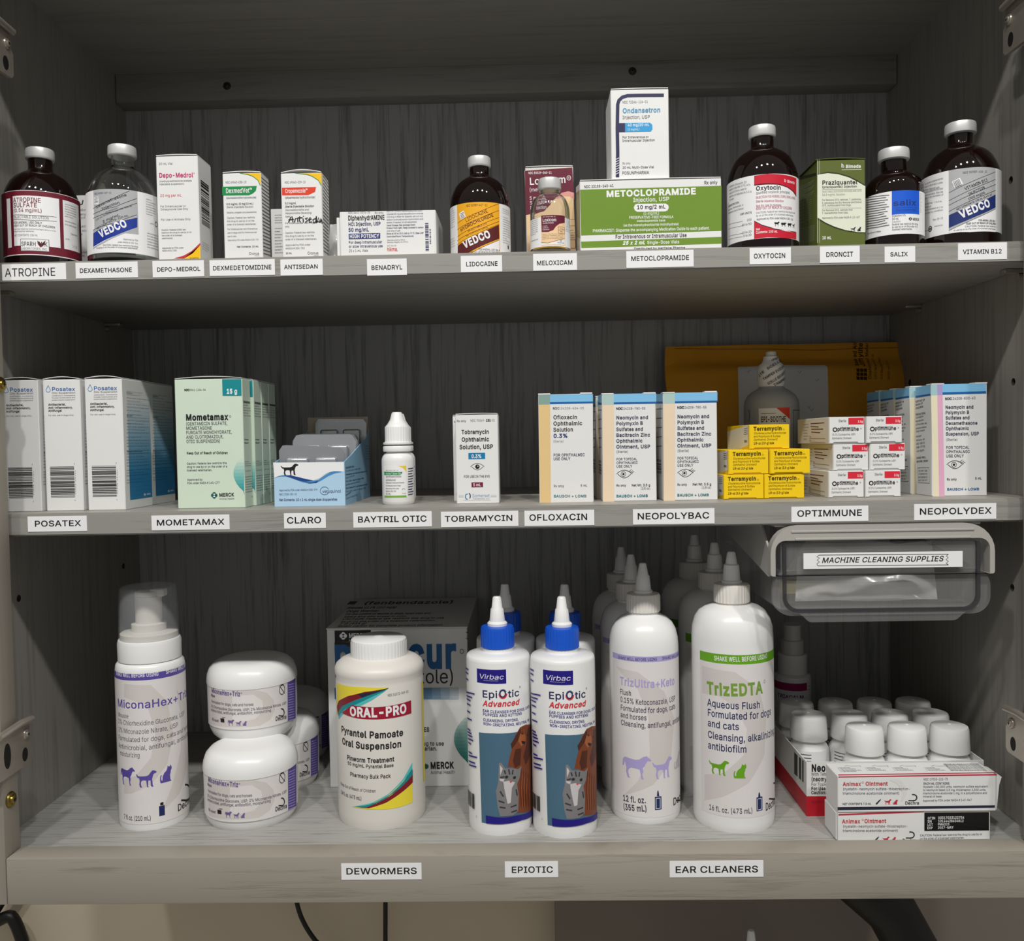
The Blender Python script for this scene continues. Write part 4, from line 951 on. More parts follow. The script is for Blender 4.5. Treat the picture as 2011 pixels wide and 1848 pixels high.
# amber bottle with silver-blue label
rt, g, s = vial('medicine_bottle', 'amber glass bottle with slanted silver and blue label at far right of upper shelf', 1190, 410, 136, Z1, VA, (.405, .31), 'amber'); rt['group'] = AMBER
s.band(642, 1362, -104, 104, 'paper'); s.rect(1058, 642, 1588, 1355, SIL)
s.poly([(1060, 1345), (1250, 1255), (1450, 1165), (1588, 1095), (1588, 1362), (1300, 1362), (1060, 1368)], 'paper')
s.poly([(1060, 1172), (1250, 1090), (1450, 1005), (1588, 935), (1588, 1082), (1450, 1150), (1250, 1236), (1060, 1318)], NAVY)
s.stroke([(1060, 1348), (1250, 1258), (1450, 1168), (1588, 1098)], 5, 'ink')
for a, b in ((918, 678), (1008, 764), (1060, 822), (1130, 888)): s.stroke([(1060, a), (1320, (a+b)/2-8), (1588, b)], 5, 'ink')
s.t('NDC 50989-426-12', 1218, 702, 1492, 24, 'ink'); s.t('VITAMIN B12', 1245, 890, 1502, 34, 'ink', y1=784, b=1); s.t('INJECTION', 1290, 950, 1470, 32, 'ink', y1=868, b=1); s.t('1000 mcg/mL', 1282, 1002, 1475, 26, 'ink', y1=920, b=1); s.t('NET CONTENTS: 100 mL (3.4 fl. oz)', 1150, 1118, 1550, 20, 'ink', y1=942, b=1)
s.t('VEDCO', 1200, 1205, 1535, 82, 'paper', y1=1065, b=3)
s.poly([(1094, 792), (1186, 745), (1222, 815), (1128, 866)], 'paper')
for i in range(6): s.stroke([(1108+i*5, 800+i*12), (1180+i*5, 764+i*12)], 6, 'ink')
s.t('FOR ANIMAL USE ONLY', 1395, 1240, 1585, 20, 'ink', b=1); s.t('KEEP OUT OF REACH OF CHILDREN', 1255, 1278, 1588, 20, 'ink', b=1); s.t('CAUTION: Federal law restricts', 1240, 1310, 1588, 18, 'ink'); s.t('to use by or on the order of a licensed veterinarian.', 1115, 1352, 1588, 16, 'ink')
for i, l in enumerate(('For use as a supplemental', 'source of Vitamin B12 in cattle,', 'horses, dogs and cats.', 'DOSAGE & ADMINISTRATION: Inject', 'intramuscularly. May be', 'given at the discretion of')): s.t(l, 790, 830+i*32, (994, 994, 960, 994, 994, 996)[i], 20, 'ink_grey', y1=(765, 810, 865, 880, 918, 950)[i]-4)
for i, l in enumerate(('Cats and Dogs - 1 to 2 mL', 'repeat at', 'may be repeated at 1 to', 'indicated by condition')): s.t(l, 785, (1055, 1090, 1125, 1165)[i], (984, 860, 994, 994)[i], 18, 'ink_grey', y1=(1020, 1076, 1085, 1118)[i])
s.t('Rev. 05-12', 882, 1235, 995, 22, 'ink_grey', y1=1212); s.disc(850, 1325, 30, 34, 'ink'); s.arc(850, 1325, 16, 20, 6, 'paper'); s.t('MADE IN USA', 898, 1305, 992, 14, 'ink', y1=1288); s.stroke([(785, 1352), (840, 1338)], 3, 'ink')
g.build('label', rt)
# ------------------------------------------------------------------ lower shelf board (eye and ear medicines), left to right
def mx(dz, Y): return dz/ZO[2]*(Y-CAM.y)/FPX     # zoomed-photograph pixels to metres at depth Y
zoom(0, 720, 5.436)
PB = ink((96, 150, 205)); PB2 = ink((52, 104, 172)); 
rt, g, F, L, R, T, lo, hi = carton('ear_drop_carton', 'narrow white carton with droplet emblem and barcode, its blue-graded side showing', 922, 1320, 128, .052, Z2, .053, group='narrow droplet cartons at the left end')
droplet(F, 962, 228, 48, 72, PB); F.t('Posatex', 1000, 250, 1252, 40, PB2, y1=250, b=1); F.t('Otic Suspension', 1002, 282, 1254, 20, 'ink_grey')
for i, l in enumerate(('(orbifloxacin, mometasone', 'furoate monohydrate and', 'posaconazole suspension)')): F.t(l, 1002, 308+i*23, 1252, 13, 'ink_grey')
for i, l in enumerate(('Antibacterial,', 'Anti-inflammatory,', 'Antifungal')): F.t(l, 964, 408+i*33, (1152, 1226, 1110)[i], 22, 'ink', b=2)
F.t('For otic use in dogs only.', 964, 520, 1240, 15, 'ink_grey')
F.bars(980, 1062, 1238, 1395, 26, 'ink', vert=False, seed=3)
for i, c in enumerate('62858"26761'): F.t(c, 1254, 1355-i*24, None, 14, 'ink', al='c', cond=.9)
F.t('7', 1240, 1040, None, 16, 'ink', al='c'); F.t('6', 1250, 1425, None, 12, 'ink', al='c')
n = 26; q = R.rc(1352, 240, 1606, 1430)
for i in range(n):
    t = (i+.5)/n; k = max(0, min(1, (t-.06)/.72))**1.15
    c = tuple(int(a*(1-k)+b*k) for a, b in zip((230, 231, 231), (40, 120, 168)))
    v0, v1 = q[0][1]+(q[1][1]-q[0][1])*i/n, q[0][1]+(q[1][1]-q[0][1])*(i+1.02)/n
    R.poly2([(q[0][0], v0), (q[0][0], v1), (q[2][0], v1), (q[2][0], v0)], ink(c), 1.2e-4)
R.h += R.step
for j, (a, b, n) in enumerate(((255, 490, 7), (500, 730, 7), (745, 875, 4), (890, 1085, 6), (1100, 1190, 3), (1205, 1265, 2))):
    textlines(R, 1352, a, 1590, b, n, 'ink_blue' if a > 490 else 'ink_grey', seed=60+j, cap=.42)
R.t('Indication:', 1350, 286, 1415, 16, 'ink', b=1); R.t('Description:', 1352, 530, 1415, 16, 'ink', b=1); R.t('Dosage and Administration:', 1355, 915, 1520, 16, 'ink', b=1)
merck(R, 1545, 1365, 16, 'paper', PB2); R.t('MERCK', 1566, 1370, 1606, 16, 'paper', b=1)
g.build('body', rt); top_flap(rt, lo, hi, bulge=.0018)
p0 = rt.location.copy(); GP = 'narrow droplet cartons at the left end'
def cpy(rt, dx, dy, dz, label, **k): return dup(rt, rt.location+Vector((dx, dy, dz)), label, rt.get('group'), **k)
cpy(rt, -mx(457, .06), .001, 0, 'narrow white droplet carton, second from the left end, wedged between two of its kind')
cpy(rt, -mx(896, .06), -.001, 0, 'narrow white droplet carton at far left, partly cut off by the cabinet edge')
cpy(rt, -.0012, .0545, 0, 'narrow droplet carton in the back row, only its shaded blue side visible')

zoom(320, 720, 5.436)
MNT = ink((212, 228, 208)); MNT2 = ink((196, 212, 192)); TL = ink((18, 140, 148)); GRM = ink((18, 96, 84))
GP = 'pale green cartons in a file'
rt, g, F, L, R, T, lo, hi = carton('ear_drop_carton', 'pale green carton with teal corner square, foremost of its file', 141, 862, 131, .056, Z2, .0205, MNT, group=GP)
F.poly([(632, 134), (836, 132), (840, 312), (637, 312)], TL); F.t('15 g', 680, 288, 796, 48, 'paper', y1=286, b=3)
F.t('NDC 0061-1246-04', 228, 262, 458, 22, 'ink', y1=258); F.t('NDC', 228, 262, 286, 22, 'ink', b=2)
F.t('Mometamax', 246, 574, 702, 62, 'ink', y1=566, b=3); F.arc(718, 532, 10, 10, 3, 'ink_grey')
for i, l in enumerate(('(GENTAMICIN SULFATE,', 'MOMETASONE', 'FUROATE MONOHYDRATE,', 'AND CLOTRIMAZOLE,', 'OTIC SUSPENSION)')): F.t(l, 246+i, 628+i*47, (690, 526, 738, 648, 614)[i], 34, 'ink_grey', b=1)
F.t('Keep Out of Reach of Children', 254, 936, 694, 26, 'ink', y1=932, b=2)
for i, l in enumerate(('Caution: Federal law restricts this', 'drug to use by or on the order of a', 'licensed veterinarian.')): F.t(l, 256, 1046+i*36, (684, 688, 526)[i], 22, 'ink_grey', b=1)
F.t('Approved by', 260, 1218, 424, 22, 'ink_grey', b=1); F.t('FDA under NADA # 141-177', 260, 1254, 608, 22, 'ink_grey', b=1)
merck(F, 548, 1374, 35, GRM, 'paper'); F.t('MERCK', 602, 1388, 762, 36, 'ink', y1=1384, b=2); F.t('Animal Health', 604, 1420, 764, 18, 'ink_grey', y1=1418)
for i in range(10):
    k = i/9; c = ink(tuple(int(a*(1-k)+b*k) for a, b in zip((206, 224, 208), (40, 152, 158))))
    t0, t1 = i/10, (i+1)/10
    def bx(t): return 872-118*max(0, math.sin(PI*min(1, .1+t*.98)))**.75
    y0, y1 = 985+375*t0, 985+375*t1+2
    F.poly([(bx(t0), y0), (866, y0), (868, y1), (bx(t1), y1)], c)
for i in range(3): F.h -= 0
R.t('Mometamax', 860, 386, 932, 26, 'ink', b=2); textlines(R, 860, 400, 934, 540, 5, 'ink_grey', seed=71)
R.t('Keep', 870, 785, 912, 16, 'ink', b=1); R.t('Reach', 870, 822, 914, 16, 'ink', b=1); textlines(R, 876, 1010, 940, 1075, 3, 'ink', seed=72); textlines(R, 880, 1110, 940, 1130, 1, 'ink', seed=73); textlines(R, 880, 1170, 955, 1360, 7, 'ink', seed=74); R.t('15g', 945, 1395, 968, 14, 'ink')
g.build('body', rt); top_flap(rt, lo, hi, 'card_grey', bulge=.0016)
for i, lab in enumerate(('pale green carton second in its file, a sliver of teal corner showing', 'pale green carton third in its file, only its shaded side visible', 'pale green carton at the rear of its file, only its dark side visible')):
    cpy(rt, .0026+.0003*i, .0216+.0211*i, 0, lab)

# open display box of blister packs
zoom(520, 780, 5.9147)
SKY = ink((178, 212, 236)); SKY2 = ink((150, 196, 226)); BL1 = ink((30, 72, 140)); BL2 = ink((74, 140, 196))
Yf = .066; x0 = pY(*zz(108, 1000), Yf).x; x1 = pY(*zz(930, 1000), Yf).x; zf = pY(*zz(510, 756), Yf).z; tk = .0007
rt = thing('blister_pack_box', 'open light blue and white box with black dog silhouette, silver blister packs sticking out', 'box', ((x0+x1)/2, Yf+.06, Z2))
yb_ = Yf+.118
g = G(); g.box((x0, Yf, Z2), (x1, Yf+tk, zf), SKY, 0); F = Flat(g, (x0, Yf, Z2), (0, -1, 0))
F.poly([(97, 760), (916, 756), (918, 862), (800, 858), (720, 880), (640, 940), (560, 970), (430, 940), (300, 905), (200, 910), (112, 935)], 'paper')
F.poly([(112, 938), (160, 915), (215, 905), (300, 908), (400, 930), (480, 950), (570, 968), (620, 962), (700, 905), (760, 870), (830, 858), (900, 868), (820, 882), (740, 915), (660, 965), (600, 995), (520, 1002), (430, 985), (330, 945), (240, 920), (170, 922)], BL2)
F.poly([(215, 905), (300, 908), (400, 930), (480, 950), (570, 968), (470, 984), (380, 965), (300, 935)], BL1); F.poly([(470, 994), (560, 990), (630, 965), (600, 997), (520, 1004)], BL1)
F.art(DOG, 184, 772, 392, 908, 'ink')
F.t('Approved by FDA under ANADA # 200-779', 168, 1092, 612, 22, 'ink_blue', y1=1086); F.t('NDC 17030-001-10', 168, 1140, 372, 22, 'ink_blue', y1=1136); F.t('Net Contents: 10 x 1 mL single dose dropperettes', 168, 1206, 844, 28, 'ink_blue', y1=1200, b=1)
F.arc(695, 1088, 50, 46, 5, BL1, 20, 330); F.t('vetoquinol', 668, 1112, 886, 36, 'ink_blue', y1=1108)
g.build('front_panel', rt)
sp = [(925, 752), (1010, 665), (1100, 560), (1150, 500), (1185, 472)]
pr = [(pX(*zz(a, b), x1).y, pX(*zz(a, b), x1).z) for a, b in sp]; pr[0] = (Yf+tk, zf)
zb_ = pY(*zz(900, 232), yb_).z
pr = [(min(y, yb_), z) for y, z in pr]+[(yb_, max(zb_-.012, pr[-1][1]))]
pl = pr+[(yb_, Z2), (Yf+tk, Z2)]
g = G(); g.prism([(x1-tk, y, z) for y, z in pl], (tk, 0, 0), SKY2); R = Flat(g, (x1, Yf, Z2), (1, 0, 0))
R.t('DESCRIPTION', 940, 832, 1035, 20, 'ink_blue', y1=815, b=1)
for i in range(9): R.t(('For otic use in dogs only', 'administer one dose per affected ear', 'Store below 25 C and protect from light')[i % 3], 942, 868+i*40, (1110, 1185, 1040, 1150, 1105, 1190, 1175, 1000, 1070)[i], 18, 'ink_blue', y1=848+i*38-(14, 20, 8, 16, 14, 20, 18, 4, 10)[i], b=i % 2)
textlines(R, 1165, 560, 1240, 740, 6, 'ink_grey', seed=80); g.build('side_panel', rt)
g = G(); g.prism([(x0, y, z) for y, z in pl], (tk, 0, 0), SKY2); g.build('side_panel', rt)
g = G(); g.box((x0+tk, yb_-tk, Z2), (x1-tk, yb_, zb_), 'card_raw', 0); g.build('back_panel', rt)
g = G(); g.box((x0+tk, Yf+tk, Z2), (x1-tk, yb_-tk, Z2+tk), 'card_white', 0); g.build('bottom_panel', rt)
def blister(label, pts, Y, lean, bend, m, r):
    """thin formed sheet with rounded top corners and a raised cell; pts = left x, right x, top y (left), top y (right)"""
    xa, xb, ya, yb2 = pts
    a, b = pY(*zz(xa, ya), Y), pY(*zz(xb, yb2), Y); xl_, xr_ = max(a.x, x0+.0012), min(b.x, x1-.0012)
    rt2 = thing('blister_pack', label, 'blister pack', ((xl_+xr_)/2, Y, Z2+tk), 'silver blister packs in the open box')
    g = G(); rows = []; N = 18; zb0 = Z2+tk+.0004
    for j in range(11):
        v = j/10; row = []
        for i in range(N+1):
            u = i/N; e = min(u, 1-u)*(xr_-xl_); dr = (r-math.sqrt(max(0, r*r-max(0, r-e)**2)))
            zt = a.z*(1-u)+b.z*u-dr
            z = zt+(zb0-zt)*v
            row.append((xl_+(xr_-xl_)*u+.0, Y+lean*(1-v)+bend*math.sin(PI*u)*(1-v), z))
        rows.append(row)
    g.sheet(rows, m, (0, .0005, 0)); 
    g.build('sheet', rt2)
    g = G(); zt = (a.z+b.z)/2
    for k in (.28, .72):
        xc = xl_+(xr_-xl_)*k; hw = (xr_-xl_)*.17; zc_ = zt-.026
        yv = Y+lean*(zc_-zb0)/(zt-zb0)
        g = G(); g.box((xc-hw, yv-.0045, zc_-.02), (xc+hw, yv+.0012, zc_+.016), m, .002, 3); g.build('cell', rt2)
    return rt2
mat('blister_clear', (176, 178, 182), .25, metal=.55, noise=.05, nscale=80)
blister('silver blister pack with dotted foil at the back of the open blue box', (575, 1248, 252, 252), yb_-.010, .004, 0, 'foil', .004)
for i in range(3): blister(('grey blister pack in the middle of the open blue box, foremost of three upright ones', 'grey blister pack in the open blue box, second of three upright ones', 'grey blister pack in the open blue box, third of three upright ones')[i], (255+i*36, 1050+i*22, 436-i*5, 430-i*6), Yf+.052+i*.008, .006, .0015, 'blister_clear', .006)
blister('grey blister pack leaning forward at the front of the open blue box', (105, 925, 556, 580), Yf+.016, -.003, .002, 'blister_clear', .005)

# ------------------------------------------------------------------ round bottles in general
class Rnd:
    """round bottle standing at zb: cx = axis, R = half width, yb = lowest spot of its base, all in the zoomed photograph (or its front depth Y)"""
    def __init__(s, name, label, cx, R, zb, yb=None, Y=None, cat='bottle', group=None, yr=None):
        x = zz(cx, 0)[0]
        if yb is not None: p = pZ(x, zz(0, yb)[1], zb); Yf = p.y
        else: Yf = Y
        yr = yr if yr is not None else (yb if yb is not None else 0)
        Yc = Yf+.02
        for _ in range(6):
            c = pY(x, zz(0, yr)[1], Yc); r = R/ZO[2]*dep(c)/FPX; Yc = Yf+r
        s.c = Vector((c.x, Yc, zb)); s.r = r; s.zb = zb; s.k = dep(c)/FPX/ZO[2]; s.x = x
        s.rt = thing(name, label, cat, s.c, group)
    def z(s, y):
        X = prj((s.c.x, s.c.y, pY(s.x, zz(0, y)[1], s.c.y).z))[0]
        return pY(X, zz(0, y)[1], s.c.y).z-s.zb
    def prof(s, L): return [(r*s.k, s.z(y) if y is not None else 0) for r, y in L]
    def part(s, name, L, m, par=None, ribs=None, seg=72, closed=True):
        g = G(); g.lathe(s.c, s.prof(L), m, seg, ribs, closed); return g.build(name, s.rt, par)
    def body(s, L, m, name='body'):
        g = G(); s.g = g; g.lathe(s.c, s.prof(L), m, 96); return Cyl(g, s.c, s.r)

# dropper bottle, with a second one hidden behind it
GRP = 'white dropper bottles one behind the other'
B = Rnd('dropper_bottle', 'small white dropper bottle with green and yellow label, right of the open blue box', 1549, 187, Z2, yb=1254, group=GRP, yr=900)
s = B.body([(170, None), (180, 1225), (187, 1195), (187, 740), (184, 712), (172, 680), (150, 655), (128, 645), (128, 630)], 'plastic')
GR3 = ink((40, 152, 84)); LIM = ink((120, 176, 56)); YL3 = ink((240, 206, 50))
s.rect(1382, 795, 1645, 1168, 'paper')
s.poly([(1540, 800), (1642, 796), (1642, 872), (1620, 838), (1590, 815)], YL3); s.rect(1392, 1142, 1645, 1166, LIM)
s.poly([(1388, 864), (1600, 868), (1592, 890), (1570, 906), (1390, 906)], GR3); s.t('Enrofox\u2122 Silver Otic', 1408, 898, 1585, 22, 'paper')
s.t('NDC 69043-054-15', 1408, 855, 1550, 10, 'ink')
for i, l in enumerate(('(enrofloxacin/silver', 'sulfadiazine)', 'Antibacterial-Antimycotic Emulsion', 'For Ototopical Use in Dogs', 'Approved by FDA under', 'ANADA # 200-700', '15 mL')): s.t(l, 1408, (934, 974, 1002, 1036, 1068, 1100, 1132)[i], (1588, 1524, 1620, 1578, 1560, 1525, 1465)[i], (24, 24, 16, 16, 16, 16, 22)[i], 'ink' if i > 1 else 'ink_grey', b=1)
s.arc(1612, 1075, 16, 14, 4, 'ink', 0, 200); s.t('Cronus', 1596, 1125, 1640, 14, 'ink')
for i in range(11): s.stroke([(1664, 832+i*30), (1698, 828+i*30), (1722-(i % 3)*5, 822+i*30)], 11, 'ink_blue')
B.g.build('body', B.rt)
B.part('neck_ring', [(150, 632), (165, 630), (167, 622), (167, 575), (160, 566), (140, 565)], 'plastic')
B.part('screw_cap', [(140, 556), (165, 546), (165, 526), (146, 520), (143, 505), (143, 352), (138, 340), (112, 312), (82, 262), (62, 190), (56, 178), (44, 174)], 'plastic', ribs=(26, .03, 3, 5))
dup(B.rt, B.rt.location+Vector((-.0042, .0415, 0)), 'small white dropper bottle standing right behind the one with green label, only its edge visible', GRP)

# white carton with eye emblem
zoom(840, 740, 5.586)
GRP = 'small white eye-drop cartons one behind the other'; CY2 = ink((20, 126, 176)); PLM = ink((122, 32, 62)); SOM = ink((60, 128, 180))
rt, g, F, L, R, T, lo, hi = carton('eye_drop_carton', 'small white carton with blue percentage band and eye emblem, foremost of two', 310, 776, 413, .062, Z2, .031, group=GRP)
F.t('Rx only', 318, 497, 422, 24, 'ink_grey', b=1); F.t('NDC 70069-131-01', 467, 493, 738, 24, 'ink_grey', y1=488); F.t('131', 640, 490, 694, 24, 'ink', b=2)
F.t('Tobramycin', 370, 628, 674, 44, 'ink', y1=624, b=2); F.t('Ophthalmic', 372, 710, 676, 44, 'ink', y1=706, b=2); F.t('Solution, USP', 348, 794, 720, 46, 'ink', y1=788, b=2)
F.rect(446, 836, 629, 904, CY2); F.t('0.3%', 480, 890, 592, 38, 'paper', b=2); eye(F, 545, 986, 150, 72, 'ink')
F.t('FOR USE IN THE EYE', 397, 1108, 682, 26, 'ink_grey', y1=1104, b=1); F.rect(480, 1158, 606, 1212, PLM); F.t('5 mL', 498, 1200, 584, 30, 'paper', b=1)
F.stroke([(340, 1308), (755, 1306)], 22, ink((206, 212, 214))); F.poly([(395, 1280), (690, 1278), (690, 1352), (395, 1354)], 'card_white')
F.arc(430, 1315, 16, 28, 12, SOM, 60, 300); F.arc(455, 1308, 12, 26, 12, NAVY, -80, 110); F.t('Somerset', 488, 1322, 680, 36, SOM, y1=1320); F.t('Therapeutics, LLC', 492, 1346, 678, 16, 'ink_grey')
g.build('body', rt); top_flap(rt, lo, hi, bulge=.0004)
dup(rt, rt.location+Vector((-.0050, .0325, 0)), 'small white carton hidden behind the one with blue percentage band, its left edge showing', GRP)

# cartons with pale blue tops
LB = ink((132, 196, 236)); DB = ink((28, 100, 168)); BUFF = ink((232, 200, 142)); PEACH = ink((240, 218, 188)); GRB = ink((136, 168, 158)); GRB2 = ink((178, 206, 200)); TXT = ink((58, 62, 84)); BLM = ink((20, 110, 120))
rt, g, F, L, R, T, lo, hi = carton('eye_drop_carton', 'white carton with pale blue top and buff stripe, right of the white eye-emblem carton', 1223, 1813, 190, .062, Z2, .032)
F.poly([(1214, 196), (1812, 190), (1814, 1392), (1228, 1392)], 'card_white'); F.poly([(1216, 200), (1342, 198), (1352, 1392), (1232, 1392)], BUFF)
F.poly([(1342, 196), (1812, 190), (1812, 272), (1342, 280)], LB); F.poly([(1342, 278), (1812, 270), (1812, 292), (1342, 302)], DB); F.poly([(1216, 200), (1342, 197), (1342, 304), (1218, 306)], GRB)
F.t('NDC 24208-434-05', 1372, 360, 1716, 26, TXT, y1=356); F.t('NDC', 1372, 360, 1448, 26, TXT, b=2)
for i, l in enumerate(('Ofloxacin', 'Ophthalmic', 'Solution')): F.t(l, 1378, 466+i*68, (1642, 1698, 1598)[i], 42, 'ink', y1=462+i*68, b=2)
F.t('0.3%', 1380, 670, 1540, 42, NAVY, b=3); F.t('(Sterile)', 1376, 722, 1492, 26, 'ink_grey'); F.t('FOR OPHTHALMIC', 1380, 874, 1724, 30, TXT, y1=870, b=2); F.t('USE ONLY', 1380, 916, 1566, 30, TXT, b=2)
F.t('Rx only', 1382, 1212, 1496, 26, 'ink', b=1); F.t('5 mL', 1676, 1206, 1752, 26, 'ink', b=1); F.t('BAUSCH + LOMB', 1382, 1324, 1744, 28, BLM, y1=1322, b=2)
L.rect(1208, 206, 1222, 300, DB) if False else None
g.build('body', rt); tabs(rt, lo, hi)
zoom(1160, 740, 5.773)
GRP = 'pale blue topped ointment cartons'
rt, g, F, L, R, T, lo, hi = carton('eye_ointment_carton', 'white carton with pale blue top, peach stripe and eye drawing, left one of the pair', 134, 742, 194, .062, Z2, .040, 'card_white', group=GRP)
def bl_front(F, x0, x1, xs, yt, stripes, top, sub, dy=0):
    for a, b, c in stripes: F.poly([(a, yt+4), (b, yt+2), (b+4, 1428), (a+4, 1430)], c)
F.poly([(134, 196), (262, 194), (266, 1424), (138, 1426)], PEACH)
F.poly([(262, 194), (742, 186), (742, 282), (262, 294)], LB); F.poly([(262, 290), (742, 282), (742, 304), (262, 312)], DB); F.poly([(134, 198), (262, 196), (262, 318), (136, 320)], GRB2)
F.t('NDC 24208-780-55', 288, 374, 622, 26, TXT, y1=370); F.t('NDC', 288, 374, 368, 26, TXT, b=2)
for i, l in enumerate(('Neomycin and', 'Polymyxin B', 'Sulfates and', 'Bacitracin Zinc', 'Ophthalmic', 'Ointment, USP')): F.t(l, 290, 482+i*66, (654, 594, 596, 676, 590, 678)[i], 38, TXT, y1=478+i*66, b=2)
F.t('(Sterile)', 290, 864, 424, 28, 'ink_grey')
for i, l in enumerate(('FOR TOPICAL', 'OPHTHALMIC', 'USE ONLY')): F.t(l, 292, 948+i*41, (528, 536, 472)[i], 28, TXT, b=1)
eye(F, 382, 1102, 178, 88, 'ink', lash=True)
F.t('Rx only', 292, 1244, 402, 24, 'ink', b=1); F.t('Net Wt. 3.5 g', 464, 1242, 676, 26, 'ink', b=1); F.t('(1/8 oz)', 566, 1278, 676, 26, 'ink_grey'); F.t('BAUSCH + LOMB', 292, 1366, 650, 28, BLM, y1=1362, b=2)
L.poly([(60, 225), (132, 200), (132, 290), (62, 302)], LB); L.poly([(62, 304), (132, 292), (132, 314), (64, 326)], DB)
for i in range(5): L.t('EXP LOT 2458', 85, 470+i*110, 118, 14, 'ink_grey', y1=400+i*110) if False else L.stroke([(80+i, 380+i*105), (124, 375+i*105)], 8, 'ink_grey')
L.bars(78, 940, 122, 1100, 8, 'ink_grey', vert=False, seed=4)
g.build('body', rt); tabs(rt, lo, hi)
cpy(rt, -.0020, .042, 0, 'blue-topped ointment carton behind the left one of the pair, a sliver showing')
dx = mx(824-139, .062)
r2 = cpy(rt, dx, -.001, .0016-.0016, 'white carton with pale blue top, peach stripe and eye drawing, right one of the pair')
cpy(rt, dx-.0030, .0415, 0, 'blue-topped ointment carton behind the right one of the pair, a sliver showing')
# padded mailer leaning on the back panel
zoom(1280, 640, 3.867)
class Bent(Flat):
    def to3(s, u, v, h): return s.o+s.U*u+s.V*v+s.n*(h+s.f(u, v))
A = [pY(*zz(110, 118), .302), pY(*zz(1905, 108), .302)]
zl = Z2+.0008; rt = thing('padded_mailer', 'golden brown padded mailer with white address label leaning on the back panel', 'envelope', ((A[0].x+A[1].x)/2, .29, zl))
mW, mH = A[1].x-A[0].x, A[0].z-zl
TLT = .042
no = Vector((0, -math.cos(TLT/mH), math.sin(TLT/mH)))
g = G(); o = Vector((A[0].x, .312-TLT-.010, zl)); S = Bent(g, o, no, (1, 0, 0))
def bul(u, v):
    a, b = max(0, min(1, u/mW)), max(0, min(1, v/mH))
    e = max(0, min(1, (.90-b)/.12))
    k = (max(0, math.sin(PI*min(1, max(0, .02+a*.96))))**.45)*(max(0, min(1, b/.1))**.6)*(e*e*(3-2*e))*.014
    k += .0009*math.sin(26*a+3*b)*e*(1-a)*a*4+.0011*math.sin(9*b+14*a)*a*(1-a)*4
    if a < .08: k -= .002*(1-a/.08)
    return k
S.f = bul; S.du = .01; S.step = 4e-5
def edge(v):     # the narrowing at the right edge below the seam
    b = v/mH; return mW*(1-.035*max(0, .95-b)**.8-.0*b), mW*(.0+.012*math.sin(6*b))
rows = []
for j in range(41):
    v = mH*j/40; r1, l1 = edge(v)
    rows.append([S.to3(l1+(r1-l1)*i/60, v, 0) for i in range(61)])
bk = [[p for p in r] for r in rows]
g.sheet(rows, 'mailer')
S.h = 2e-4
g.sheet([[p-no*.0012-no*bul(*( (p-o).dot(S.U), (p-o).dot(S.V)))*1.6 for p in r] for r in rows], 'mailer')
S.du = .004; S.dv = 1
INK2 = ink((74, 40, 14))
def up(txt, x, y, y1, cap, m, b=0):      # lettering that runs upward
    S.t(txt, x, y, x+1, cap, m, y1=y1, b=b)
up('Sealed Air', 1552, 325, 125, 26, INK2, 2); up('Jiffylite', 1598, 330, 130, 34, INK2, 2); up('Cushioned Mailer', 1640, 430, 130, 22, INK2, 1); up('100% Recycled Fiber', 1682, 430, 215, 18, INK2); up('15% Recycled Plastic', 1728, 430, 235, 18, INK2); up('Call 800-648-0771', 1783, 432, 270, 18, INK2)
for i in range(3):
    for j in range(3): S.rect(1526+i*28, 350+j*30, 1550+i*28, 375+j*30, INK2)
S.stroke([(108, 170), (700, 180), (1300, 182), (1900, 165)], 3, INK2)
g.build('envelope', rt)
g2 = G(); S.g = g2; S.h = 6e-4
S.poly([(650, 332), (1290, 322), (1304, 336), (1312, 900), (640, 900), (636, 345)], 'paper')
for (x, y) in ((700, 370), (1080, 380), (1210, 440), (1150, 640), (1170, 660)): S.stroke([(x, y), (x+14, y+16), (x+24, y-4)], 3, 'ink_grey')
g2.build('address_label', rt)

# translucent bottle with a shrink band on its cap
zoom(1280, 640, 3.867)
B = Rnd('spray_bottle', 'translucent grey bottle with lettered white shrink band round its cap, in front of the mailer', 908, 204, Z2, Y=.165, yr=600)
s = B.body([(195, None), (204, 1050), (204, 610), (198, 570), (178, 530), (140, 498), (104, 478), (92, 466), (92, 445)], 'plastic_grey')
s.rect(812, 625, 1050, 1000, 'paper'); s.poly([(945, 622), (1048, 618), (1048, 710), (1010, 670)], ORD); s.stroke([(832, 668), (940, 664)], 4, 'ink_grey'); s.t('EPI-SOOTHE', 830, 730, 1020, 40, OLD, b=2); s.frame(1072, 640, 1130, 1000, 4, 'ink'); s.stroke([(730, 640), (742, 640), (742, 720), (730, 720)], 4, 'ink')
B.g.build('body', B.rt)
g = G(); P = B.prof([(94, 462), (100, 440), (100, 330), (92, 300), (68, 280), (58, 255), (56, 236), (44, 228)]); g.lathe(B.c, P, 'paper', 64)
s2 = Cyl(g, B.c, 100*B.k+.0004)
for i, (t_, xa, ya, xb, yb3) in enumerate((('TAMPER EVIDENT', 850, 415, 1010, 305), ('SCELLE SECURITE', 885, 450, 1012, 355), ('TAMPER', 930, 460, 1012, 405), ('SCELLE', 880, 335, 985, 265), ('ITE', 818, 390, 858, 350))): s2.t(t_, xa, ya, xb, 19, 'ink', y1=yb3, b=1)
s3 = Cyl(g, B.c, 60*B.k+.0004); s3.t('TAMPER', 862, 300, 965, 16, 'ink', y1=245, b=1)
g.build('shrink_band', B.rt)
B.part('nozzle', [(40, 232), (40, 205), (36, 198), (12, 197)], 'plastic_cream')

